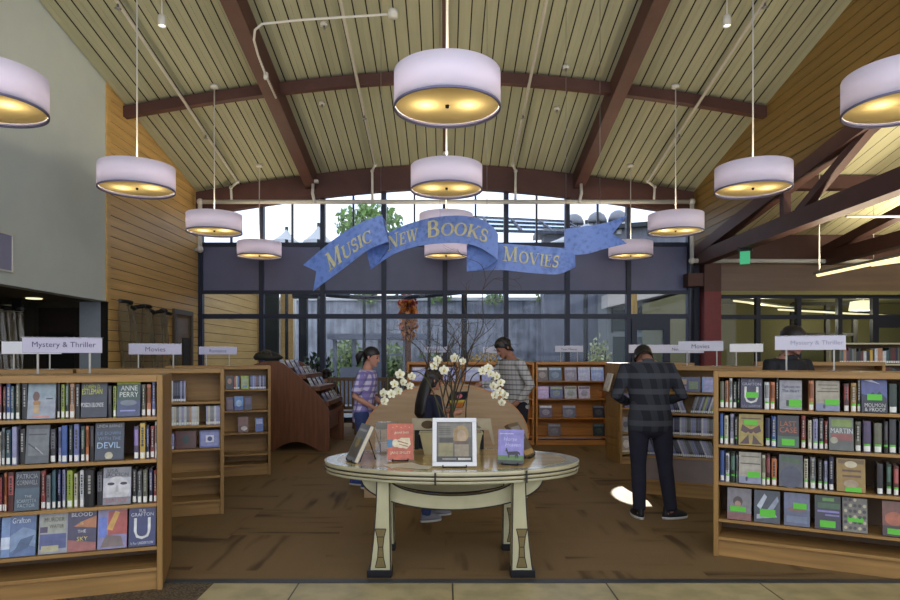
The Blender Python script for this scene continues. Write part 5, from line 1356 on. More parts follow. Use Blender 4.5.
# ---- things on the table
TS = TZ + 0.0014
def easel(x, y, rz, label, w=0.12, h=0.2, lean=14):
    t = thing('display_easel', label, 'book stand', (x, y, TS), rz, 'black display easels')
    L = math.radians(lean)
    b = MB()
    for s in (-1, 1):
        b.tube([(s * w/2, -0.045, 0.006), (s * w/2, -0.035, 0.006), (s * w/2, 0.02, 0.006), (s * w * 0.18, 0.02 + math.sin(L) * h, h)], 0.004, 6)
        b.tube([(s * w/2, -0.045, 0.006), (s * w/2, -0.045, 0.022)], 0.004, 6)
    b.tube([(-w/2, -0.045, 0.006), (w/2, -0.045, 0.006)], 0.004, 6); b.tube([(-w * 0.18, 0.02 + math.sin(L) * h, h), (w * 0.18, 0.02 + math.sin(L) * h, h)], 0.004, 6)
    b.obj('front_frame', M_black, t)
    MB().tube([(0, 0.02 + math.sin(L) * h * 0.9, h * 0.9), (0, 0.12 + h * 0.2, 0.005)], 0.0045, 6).obj('rear_leg', M_black, t)
    return t
def stand_face(name, label, cat, x, y, rz, w, h, th, col, art, lean=14, lift=0.012, ey=-0.038):
    t = thing(name, label, cat, (x, y, TS + lift), rz)
    t.rotation_euler = Euler((-math.radians(lean), 0, rz))
    M = Matrix.Rotation(rz, 4, 'Z') @ Vector((-w/2, ey, 0))
    t.location = Vector((x, y, TS + lift)) + M
    face_body(t, w, h, th, col, art)
    return t
# orange book
ox, oy = P(401, 0, 4.78).x, 4.70
easel(ox, oy, 0.10, 'black easel holding the orange handshake book', 0.11, 0.17)
stand_face('book', 'orange book with a cream handshake standing on the table', 'book', ox, oy, 0.10, 0.19, 0.265, 0.026, (176, 84, 56),
    [('rect', 0, 0, 1, 1, (186, 90, 60)), ('rect', 0, 0.34, 0.2, 0.56, (58, 110, 140)), ('ell', 0.32, 0.46, 0.13, 0.11, (206, 196, 168)), ('ell', 0.55, 0.45, 0.26, 0.13, (214, 200, 166)), ('poly', [(0.3, 0.36), (0.75, 0.3), (0.9, 0.42), (0.86, 0.6), (0.5, 0.6)], (212, 198, 164)),
     ('poly', [(0.4, 0.50), (0.8, 0.42), (0.81, 0.44), (0.42, 0.53)], (140, 84, 60)), ('poly', [(0.44, 0.42), (0.78, 0.35), (0.79, 0.37), (0.46, 0.44)], (140, 84, 60)),
     T('good faith', 0.55, 0.70, 0.09, 0.7, (230, 214, 180), 0.3), T('JANE SMILEY', 0.5, 0.14, 0.09, 0.78, (226, 208, 170))] + [('rect', 0.2 + 0.16 * i, 0.88 + 0.03 * (i % 2), 0.23 + 0.16 * i, 0.9 + 0.03 * (i % 2), (224, 190, 150)) for i in range(5)])
# centre picture in a white frame
fx, fy = P(454.5, 0, 4.42).x, 4.42
easel(fx, fy, 0.0, 'black easel under the white framed picture', 0.16, 0.24, 12)
t = thing('framed_picture', 'white framed brownish picture standing in the middle of the table', 'picture', (fx, fy - 0.036, TS + 0.012))
t.rotation_euler = Euler((-math.radians(15), 0, 0))
W_, H_ = 0.305, 0.335
b = MB(); q = 0.029
b.box((-W_/2, 0, 0), (W_/2, 0.02, q)); b.box((-W_/2, 0, H_ - q), (W_/2, 0.02, H_)); b.box((-W_/2, 0, q), (-W_/2 + q, 0.02, H_ - q)); b.box((W_/2 - q, 0, q), (W_/2, 0.02, H_ - q))
b.obj('picture_frame', mat('white_frame', (222, 222, 226), rough=0.35, noise=0.01), t, 0.003)
MB().box((-W_/2 + q, 0.010, q), (W_/2 - q, 0.018, H_ - q)).obj('backing', M_black, t)
pw, phh = W_ - 2*q, H_ - 2*q
art = [('rect', 0, 0, 1, 1, (88, 84, 76)), ('rect', 0.03, 0.62, 0.97, 0.97, (112, 108, 98)), ('rect', 0.05, 0.14, 0.46, 0.48, (128, 120, 82)), ('rect', 0.08, 0.48, 0.46, 0.60, (62, 58, 52)),
       ('ell', 0.68, 0.70, 0.22, 0.22, (152, 128, 84)), ('ell', 0.70, 0.64, 0.13, 0.16, (164, 140, 112)), ('poly', [(0.46, 0.55), (0.52, 0.86), (0.6, 0.9), (0.56, 0.5)], (140, 116, 74)), ('rect', 0.50, 0.14, 0.9, 0.50, (132, 120, 98)), ('rect', 0.5, 0.44, 0.9, 0.52, (90, 72, 58)), ('rect', 0, 0, 1, 0.14, (52, 50, 50))]
art += [('rect', 0.04, 0.68 + 0.05*i, 0.4, 0.69 + 0.05*i, (80, 78, 70)) for i in range(5)]
o = art_mesh(t, 'picture', pw, phh, art + [('rect', 0.60, 0.05, 0.95, 0.10, (186, 182, 174)), ('rect', 0.16, 0.06, 0.55, 0.09, (140, 138, 130))])
o.location = (-pw/2, 0.009, q)
# horse book
hx, hy = P(510.5, 0, 4.56).x, 4.53
easel(hx, hy, -0.30, 'black easel holding the violet book with a horse', 0.11, 0.17)
stand_face('book', 'violet book with a black horse on green grass standing on the table', 'book', hx, hy, -0.22, 0.18, 0.24, 0.03, (118, 112, 170),
    [('rect', 0, 0, 1, 1, (128, 122, 184)), ('rect', 0, 0.02, 1, 0.24, (84, 116, 60)), ('rect', 0, 0, 1, 0.1, (44, 48, 44)), ('rect', 0.05, 0.86, 0.6, 0.89, (176, 176, 216)),
     ('poly', [(0.40, 0.34), (0.36, 0.44), (0.30, 0.46), (0.32, 0.41), (0.28, 0.37), (0.33, 0.36), (0.36, 0.30), (0.40, 0.26), (0.42, 0.16), (0.45, 0.16), (0.46, 0.25), (0.68, 0.26), (0.70, 0.16), (0.73, 0.16), (0.74, 0.25), (0.78, 0.16), (0.81, 0.17), (0.79, 0.30), (0.88, 0.24), (0.86, 0.33), (0.76, 0.37), (0.50, 0.35)], (26, 24, 32)),
     T('Horse', 0.48, 0.66, 0.11, 0.6, (190, 186, 224), 0.25), T('Heaven', 0.58, 0.50, 0.11, 0.6, (190, 186, 224), 0.25)])
# two volumes turned edge on at either end of the table
def edge_book(x, y, rz, label, lab2, col, art, w=0.205, h=0.285, lean=24, th=0.03):
    easel(x, y, rz, lab2, 0.12, 0.2, lean)
    return stand_face('book', label, 'book', x, y, rz, w, h, th, col, art, lean)
lx, ly = P(356, 0, 4.72).x, 4.66
edge_book(lx, ly, -1.12, 'grey book turned edge on beside the orange handshake book', 'black easel behind the grey book turned edge on',
          (150, 150, 154), [('rect', 0, 0, 1, 1, (120, 122, 126)), ('rect', 0.08, 0.1, 0.92, 0.6, (92, 90, 86)), ('ell', 0.5, 0.5, 0.2, 0.14, (150, 136, 90)), ('rect', 0.1, 0.8, 0.9, 0.86, (170, 170, 172))], lean=26)
rx_, ry_ = P(526, 0, 4.88).x, 4.86
edge_book(rx_, ry_, 1.08, 'brown gilt edged book leaning edge on beside the horse book', 'black easel behind the brown gilt edged book',
          (82, 66, 50), [('rect', 0, 0, 1, 1, (90, 74, 56)), ('rect', 0.06, 0.06, 0.94, 0.2, (176, 140, 84)), ('rect', 0.1, 0.5, 0.9, 0.9, (140, 134, 130))], h=0.285, lean=32)
# loose papers
for i, (px, py, D, rz, lab, c) in enumerate(((402, 466, 4.50, 0.5, 'white leaflet lying flat before the orange handshake book', (214, 208, 186)), (416, 468, 4.42, -0.35, 'cream leaflet lying flat toward the white framed picture', (206, 198, 172)))):
    p = P(px, py, D)
    o = MB().box((-0.11, -0.07, 0), (0.11, 0.07, 0.0012)).obj('leaflet', mat('leaflet_paper_%d' % i, c, rough=0.5, noise=0.02))
    o.location = (p.x, D, TS + 0.0006 + 0.0016 * i); o.rotation_euler = (0, 0, rz)
    tag(o, lab, 'leaflet')
# acrylic holders
hx2 = P(387, 0, 5.1).x
t = thing('sign_holder', 'clear sign holder with a pale card strip behind the orange handshake book', 'sign holder', (hx2, 5.06, TS), 0.05)
MB().box((-0.09, 0.0, 0.02), (0.09, 0.004, 0.25)).obj('clear_sheet', M_acryl, t)
MB().box((-0.09, -0.03, 0.0), (0.09, 0.05, 0.004)).obj('foot', M_acryl, t)
MB().box((-0.085, -0.002, 0.19), (0.085, -0.0005, 0.245)).obj('card', mat('grey_card', (130, 126, 116), noise=0.05), t)
b = MB()
for s in (-0.05, 0.05): b.tube([(s, 0.02, 0.18), (s, 0.045, 0.004)], 0.004, 6)
b.obj('wire_leg', M_black, t)
bx = P(451, 0, 5.28).x
t = thing('sign_board', 'long beige sign board with a dark oval mark behind the planter', 'sign', (bx, 5.27, TS))
b = MB(); b.prism([(-0.32, 0.16), (0.31, 0.16), (0.345, 0.04), (0.36, 0.04), (0.325, 0.255), (-0.32, 0.255)], 0, 0.012); b.obj('board', mat('beige_board', (172, 160, 132), rough=0.4, noise=0.04), t)
b = MB(); b.box((-0.30, 0.0, 0), (-0.27, 0.03, 0.16)); b.obj('leg', M_black, t); b = MB(); b.box((0.24, 0.0, 0), (0.27, 0.03, 0.16)); b.obj('leg', M_black, t)
b = MB(); n = 22
b.add([(-0.19 + 0.055 * math.cos(2*PI*i/n), -0.001, 0.205 + 0.034 * math.sin(2*PI*i/n)) for i in range(n)], [tuple(range(n))]); b.obj('oval_mark', mat('dark_oval', (84, 66, 40), noise=0.1), t)
MB().box((-0.05, -0.0015, 0.19), (0.22, -0.0005, 0.225)).obj('text_strip', mat('grey_strip', (140, 132, 112), noise=0.1), t)
# planter with orchids and curly branches
plx, ply = P(451, 0, 5.05).x, 5.06
t = thing('planter', 'tapered beige planter behind the white framed picture', 'planter', (plx, ply, TS))
b = MB()
def frus(w0, d0, w1, d1, z0, z1): return [(-w0, -d0, z0), (w0, -d0, z0), (w0, d0, z0), (-w0, d0, z0), (-w1, -d1, z1), (w1, -d1, z1), (w1, d1, z1), (-w1, d1, z1)], [(0,3,2,1),(0,1,5,4),(1,2,6,5),(2,3,7,6),(3,0,4,7)]
v_, f_ = frus(0.21, 0.06, 0.245, 0.075, 0, 0.165); b.add(v_, f_)
v_, f_ = frus(0.235, 0.065, 0.235, 0.065, 0.15, 0.1501); b.add(v_, [(4, 5, 6, 7)])
b.box((-0.25, -0.08, 0.158), (0.25, -0.066, 0.17)); b.box((-0.25, 0.066, 0.158), (0.25, 0.08, 0.17)); b.box((-0.25, -0.066, 0.158), (-0.236, 0.066, 0.17)); b.box((0.236, -0.066, 0.158), (0.25, 0.066, 0.17))
b.obj('pot', mat('beige_ceramic', (176, 164, 124), rough=0.5, noise=0.05), t)
MB().box((-0.233, -0.063, 0.1), (0.233, 0.063, 0.152)).obj('moss', mat('dark_moss', (58, 62, 38), noise=0.4, nscale=60, bump=0.6), t)
M_petal = mat('cream_petal', (226, 222, 196), rough=0.6, noise=0.04)
M_lip = mat('yellow_throat', (190, 170, 70), noise=0)
M_stem = mat('green_brown_stem', (70, 74, 40), noise=0.1); M_leaf = mat('dark_green_leaf', (48, 66, 36), rough=0.35, noise=0.15)
def flower(parent, p, r, seed, origin):
    rr = random.Random(seed); b = MB()
    E = Euler((rr.uniform(-0.35, 0.35), 0, rr.uniform(-0.6, 0.6))).to_matrix().to_4x4()
    Mx = Matrix.Translation(Vector(p) - origin) @ E
    for k in range(5):
        a = PI / 2 + k * 2 * PI / 5
        wd = 0.52 if k in (1, 4) else 0.36
        pts = []
        for i in range(10):
            t_ = 2 * PI * i / 10
            u = 0.5 + 0.5 * math.cos(t_); vv = wd * math.sin(t_)
            pts.append((u * r * math.cos(a) - vv * r * math.sin(a), -0.012 * math.sin(u * PI) - 0.002 * k, u * r * math.sin(a) + vv * r * math.cos(a)))
        b.add(pts, [tuple(range(10))], 0, False, Mx)
    b.ball((0, -0.014, -0.006), (r * 0.18, r * 0.2, r * 0.24), 8, 1, None, Mx)
    b.obj('flower', [M_petal, M_lip], parent)
def orchid(label, base, stempts, flowers, seed, m=M_stem, leaves=4):
    t = thing('orchid', label, 'orchid', base)
    o0 = Vector(base)
    pts = crom([Vector(p) - o0 for p in stempts], 6)
    MB().tube(pts, 0.0045, 6).obj('stem', m, t)
    rr = random.Random(seed)
    for k in range(leaves):
        a = rr.uniform(0, 6.28); L = rr.uniform(0.13, 0.2); rows = []
        for i in range(7):
            u = i / 6; w_ = 0.024 * math.sin(PI * min(1, u * 0.9 + 0.1)); rr_ = L * u; zz = 0.06 * math.sin(u * 2.4)
            rows.append([(math.cos(a) * rr_ - math.sin(a) * w_, 0.3 * (math.sin(a) * rr_ + math.cos(a) * w_), zz), (math.cos(a) * rr_ + math.sin(a) * w_, 0.3 * (math.sin(a) * rr_ - math.cos(a) * w_), zz)])
        MB().grid(rows).obj('leaf', M_leaf, t)
    for i, p in enumerate(flowers):
        flower(t, p, rr.uniform(0.032, 0.041), seed * 31 + i, o0)
q = lambda x, y, D=5.05: P(x, y, D)
bz = TS + 0.152
orchid('white orchid arching over the head of the black haired girl', (plx - 0.06, ply, bz), [(plx - 0.06, ply, bz), q(436, 400), q(424, 376), q(410, 372), q(396, 384), q(386, 404)],
       [q(412, 376, 5.0), q(404, 382, 5.02), q(400, 374, 5.02), q(394, 384, 5.0), q(391, 394, 4.98), q(398, 391, 5.05), q(385, 401, 5.0), q(410, 386, 5.04), q(384, 393, 5.03)], 3)
orchid('white orchid with upright blooms amid the curly branches', (plx + 0.03, ply, bz), [(plx + 0.03, ply, bz), q(452, 400), q(450, 375), q(444, 364)],
       [q(444, 370, 5.0), q(437, 360, 5.03), q(455, 358, 5.02), q(462, 361, 5.0), q(434, 366, 5.02)], 5)
orchid('white orchid on a dark stake arching before the striped plaid man', (plx + 0.12, ply, bz), [(plx + 0.12, ply, bz), q(466, 408), q(470, 382), q(477, 373), q(488, 373), q(499, 384), q(503, 398)],
       [q(482, 371, 5.0), q(488, 368, 5.03), q(491, 374, 4.99), q(496, 376, 5.02), q(494, 386, 5.0), q(501, 383, 5.02), q(500, 392, 5.0), q(505, 395, 5.03), q(495, 395, 5.02), q(502, 402, 5.0)], 9, M_ink)
tw = thing('curly_branches', 'tall bare curly branches rising from the planter', 'branches', (plx, ply + 0.02, bz))
rb = random.Random(4); b = MB(); tO = Vector(tw.location)
def twig(p, d, L, r, depth):
    pts = [p]; n = 9; dv = d.normalized(); ax = Vector((rb.uniform(-1, 1), rb.uniform(-0.6, 0.6), rb.uniform(-0.2, 0.2))); s = rb.choice((-1, 1))
    for i in range(n):
        ang = s * (0.20 + 0.22 * math.sin(i * 1.3 + L * 9)) * (1 + 0.5 * depth)
        dv = (Matrix.Rotation(ang * 0.55, 3, Vector((0.15, 1, 0.1))) @ dv); dv = (dv + Vector((0, 0, 0.10 if depth < 2 else 0.0))).normalized()
        if i == 4: s = -s
        pts.append(pts[-1] + dv * (L / n))
    b.tube(pts, [r * (1 - 0.65 * i / n) for i in range(n + 1)], 5)
    if depth < 3:
        for k in range(2 if depth else 3):
            i = rb.randint(3, n - 1)
            twig(pts[i], (pts[i] - pts[i-1]).normalized() + Vector((rb.uniform(-1.0, 1.0), rb.uniform(-0.3, 0.3), rb.uniform(0, 0.5))), L * rb.uniform(0.45, 0.65), r * 0.6, depth + 1)
for k, (dx, L) in enumerate(((-0.10, 1.25), (-0.03, 1.10), (0.03, 1.35), (0.10, 1.15), (-0.06, 1.0), (0.16, 0.9), (-0.2, 0.95))):
    twig(Vector((rb.uniform(-0.03, 0.03), 0, 0)), Vector((dx * 1.5, rb.uniform(-0.08, 0.08), 1)), L * 0.74, 0.0080, 0)
b.obj('branch', mat('grey_brown_twig', (66, 56, 44), noise=0.1), tw)

# ------------------------------------------------------------------ curved sided displays
M_edge = wood('pale_ply_edge', (176, 128, 78), axis=1)
def arch_panel(prof, y0, y1, parent, m, name='end_panel', edge=True):
    b = MB(); b.prism(prof, y0, y1, 'y'); o = b.obj(name, m, parent)
    return o
# the display by the siding: its slope faces the aisle
cd = thing('curved_display', 'brown wooden display with a tall curved end panel near the siding wall', 'display stand', (-2.85, 10.35, 0))
k = 10.35 / F
def pr(pts): return [((x - 271) * k + 0.0 - (271 - 271) * k, EYE + (HY - y) * k) for x, y in pts]
prof_raw = [(248, 450), (248, 372), (254, 363), (264, 360), (276, 359.5), (283, 362), (292, 369), (302, 377.5), (311, 386), (319, 395), (326, 403), (329, 409), (329.5, 450), (320, 450)] + \
           [(320 - 48 * i / 12 , 450 - 9.5 * math.sin(PI * i / 12)) for i in range(1, 12)] + [(272, 450)]
prof = [((x - 271) * k, max(0.0, EYE + (HY - y) * k - 0.022)) for x, y in prof_raw]
prof = [(x, 0.0 if z < 0.02 else z) for x, z in prof]
cdx = P(271, 0, 10.35).x
cd.location = (cdx, 10.35, 0)
arch_panel(prof, 0, 0.05, cd, M_wooddark)
arch_panel(prof, 1.45, 1.50, cd, M_wooddark)
slope = [(276, 362), (290, 369), (304, 381), (318, 396), (327, 407)]
sl = [((x - 271) * k, EYE + (HY - y) * k - 0.06) for x, y in slope]
b = MB()
for (xa, za), (xb, zb) in zip(sl[:-1], sl[1:]):
    b.box((xa, 0.05, za - 0.03), (xb + 0.02, 1.45, zb - 0.11 if False else za - 0.10))
b.box((-0.30, 0.05, 0.30), (0.05, 1.45, 1.34)); b.box((0.05, 0.05, 0.3), (0.85, 1.45, 0.60))
b.obj('stepped_shelf', M_wooddark, cd)
for j, (xa, za) in enumerate(sl[:-1]):
    MB().box((sl[j+1][0] + 0.0, 0.05, sl[j+1][1] - 0.09), (sl[j+1][0] + 0.02, 1.45, sl[j+1][1] - 0.02)).obj('lip', M_wooddark, cd)
pc_ = [((176, 178, 172), (120, 130, 110), 'white and green'), ((190, 184, 176), (120, 100, 96), 'off white'), ((150, 134, 170), (200, 180, 196), 'lilac'), ((60, 56, 96), (150, 150, 190), 'indigo'), ((186, 190, 196), (90, 120, 170), 'silver'), ((120, 96, 110), (190, 180, 180), 'mauve')]
i = 0
for j, (xa, za) in enumerate(sl[:-1]):
    for yy in (0.12, 0.46, 0.80, 1.12):
        base, acc, d = pc_[(i * 5 + j) % 6]; i += 1
        t = thing('magazine', '%s magazine, %s from the near panel on step %s of the curved display' % (d, ORD[(0.12, 0.46, 0.80, 1.12).index(yy)], ['one', 'two', 'three', 'four'][j]), 'magazine',
                  Vector((cdx + xa + 0.125, 10.35 + yy, za - 0.080)), PI / 2, 'magazines on the curved display')
        t.rotation_euler = Euler((-math.radians(28), 0, PI / 2))
        face_body(t, 0.21, 0.20, 0.008, base, [('rect', 0, 0, 1, 1, base), ('rect', 0.05, 0.72, 0.95, 0.92, acc), ('ell', 0.5, 0.4, 0.3, 0.2, tuple(int(v * 0.7) for v in base))])
t = thing('backpack', 'dark soft bag slumped on top of the curved display', 'bag', (cdx - 0.12, 10.62, 1.475))
MB().rings([(0, 0, 0.0, 0.22, 0.15), (0, 0, 0.05, 0.25, 0.17), (-0.02, 0, 0.11, 0.19, 0.13), (-0.04, 0, 0.15, 0.08, 0.06)], 16).obj('bag_body', mat('dark_bag_cloth', (44, 44, 40), noise=0.2), t)
MB().tube([(-0.10, -0.10, 0.1), (-0.04, -0.12, 0.17), (0.06, -0.11, 0.15), (0.10, -0.14, 0.06)], 0.012, 6).obj('strap', mat('bag_strap', (92, 82, 66), noise=0.1), t)

# the half round display behind the table
D_ = 6.92; k = D_ / F
hd = thing('curved_display', 'tan half round display panel behind the oval table', 'display stand', (P(446, 0, D_).x, D_, 0))
pro = []
for i in range(25):
    t_ = PI * i / 24
    pro.append((0.885 * math.cos(t_) , 0.64 + 0.575 * math.sin(t_) ** 0.9))
pro += [(-0.885, 0.0), (-0.70, 0.0)] + [(-0.70 + 1.40 * i / 12, 0.10 * math.sin(PI * i / 12)) for i in range(1, 12)] + [(0.70, 0.0), (0.885, 0.0)]
arch_panel(pro, 0, 0.04, hd, M_tanpanel)
arch_panel(pro, 0.80, 0.84, hd, M_tanpanel)
b = MB()
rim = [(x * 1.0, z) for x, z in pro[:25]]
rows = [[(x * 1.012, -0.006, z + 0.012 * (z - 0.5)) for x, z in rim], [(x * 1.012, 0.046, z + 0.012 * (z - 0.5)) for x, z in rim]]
b.grid(rows); b.grid([[(x * 1.0, -0.006, z) for x, z in rim], rows[0]][::1], smooth=False); b.obj('lit_edge', M_orange, hd)  # lit rims of both panels put into brighter orange strips
b = MB(); b.grid([[(x * 1.012, 0.79, z + 0.012 * (z - 0.5)) for x, z in rim], [(x * 1.012, 0.846, z + 0.012 * (z - 0.5)) for x, z in rim]]); b.obj('lit_edge', M_orange, hd)
b = MB()
for s in (-1, 1):
    for j, (xx, zz) in enumerate(((0.12, 1.02), (0.36, 0.88), (0.60, 0.68))):
        b.box((s * xx, 0.04, zz - 0.02), (s * (xx + 0.26), 0.8, zz)); b.box((s * xx, 0.04, zz), (s * (xx + 0.015), 0.8, zz + 0.12))
b.box((-0.8, 0.04, 0.15), (0.8, 0.8, 0.5))
b.obj('stepped_shelf', M_tanpanel, hd)

# ------------------------------------------------------------------ metal stacks past the counter, seats by the glass
M_cream = mat('cream_metal_shelf', (190, 184, 150), rough=0.5, noise=0.03)
stk = thing('library_stack', 'cream metal library stack of books beside the interior office windows', 'bookshelf', (6.1, 9.9, 0))
for z in (0.1, 0.45, 0.80, 1.13, 1.42):
    MB().box((0, 0, z - 0.025), (2.6, 0.3, z)).obj('shelf', M_cream, stk)
MB().box((0, -0.02, 1.72), (2.6, 0.6, 1.745)).obj('canopy_top', M_cream, stk)
for xx in (0, 1.28, 2.56): MB().box((xx, 0.26, 0), (xx + 0.04, 0.34, 1.72)).obj('upright', M_cream, stk)
MB().box((0.04, 0.31, 0.1), (2.56, 0.32, 1.72)).obj('back_sheet', M_back, stk)
cl = ['navy', 'white', 'dark green', 'grey', 'cream', 'maroon', 'yellow', 'black', 'purple', 'brown', 'lavender', 'olive', 'tan', 'teal']
rs = random.Random(21)
for row, z in enumerate((1.42, 1.13)):
    x = 0.02; i = 0
    while x < 1.02 and i < 26:
        w_ = rs.uniform(0.022, 0.055); c = cl[rs.randrange(len(cl))]
        o = MB().box((0, 0, 0), (w_ - 0.002, 0.2, rs.uniform(0.19, 0.25))).obj('book', paint(CN[c]))
        o.location = (6.1 + x, 9.925, z + 0.0005); x += w_
        MB().box((0.003, -0.001, 0.012), (w_ - 0.005, 0, 0.045)).obj('spine_label', M_label, o)
        tag(o, '%s book, %s along the %s shelf of the cream metal stack' % (c, ORD[i], 'upper' if row == 0 else 'next lower'), 'book', 'books in the cream metal stack'); i += 1

def slat_chair(x, y, rz, label):
    t = thing('slatted_chair', label, 'chair', (x, y, 0), rz, 'slatted chairs by the glass')
    m = wood('brown_chair_wood', (96, 72, 44), axis=2)
    for sx in (-0.26, 0.26):
        MB().box((sx - 0.022, -0.025, 0), (sx + 0.022, 0.025, 1.10)).obj('leg', m, t); MB().box((sx - 0.022, 0.45, 0), (sx + 0.022, 0.49, 0.45)).obj('leg', m, t)
    MB().box((-0.28, -0.02, 1.06), (0.28, 0.02, 1.13)).obj('top_rail', m, t)
    MB().box((-0.25, -0.015, 0.5), (0.25, 0.015, 0.56)).obj('lower_rail', m, t)
    b = MB()
    for i in range(6): b.box((-0.215 + i * 0.08, -0.012, 0.56), (-0.185 + i * 0.08, 0.012, 1.06))
    b.obj('back_slats', m, t)
    MB().box((-0.27, 0.02, 0.42), (0.27, 0.5, 0.46)).obj('seat', m, t, 0.008)
slat_chair(-2.02, 12.6, 0.0, 'brown slatted chair nearest the curved display')
slat_chair(-1.42, 12.6, 0.0, 'brown slatted chair behind the woman in purple plaid')
slat_chair(-0.84, 12.7, 0.0, 'brown slatted chair beyond the purple plaid woman, nearest the magazine units')
tt = thing('reading_table', 'low table past the slatted chairs by the glass', 'table', (-1.4, 14.0, 0))
MB().box((-0.6, -0.35, 0.70), (0.6, 0.35, 0.74)).obj('tabletop', M_wooddark, tt)
for sx in (-0.55, 0.55):
    for sy in (-0.3, 0.3): MB().box((sx - 0.03, sy - 0.03, 0), (sx + 0.03, sy + 0.03, 0.70)).obj('leg', M_wooddark, tt)
# ------------------------------------------------------------------ people
def remesh(o, vox, smooth=3):
    r = o.modifiers.new('skin', 'REMESH'); r.mode = 'VOXEL'; r.voxel_size = vox; r.use_smooth_shade = True
    if smooth:
        s = o.modifiers.new('soft', 'SMOOTH'); s.iterations = smooth; s.factor = 0.5
    return o
M_hairblk = mat('black_hair', (30, 25, 25), rough=0.45, noise=0.25, nscale=30, stretch=(4, 4, 0.6), spec=0.4)
M_eye = mat('dark_eye', (26, 20, 18), rough=0.2, noise=0)
M_lips = mat('lip_tone', (150, 84, 76), rough=0.5, noise=0)
M_brow = mat('dark_brow', (34, 26, 24), noise=0)
M_sole = mat('pale_shoe_sole', (190, 190, 186), noise=0.05)

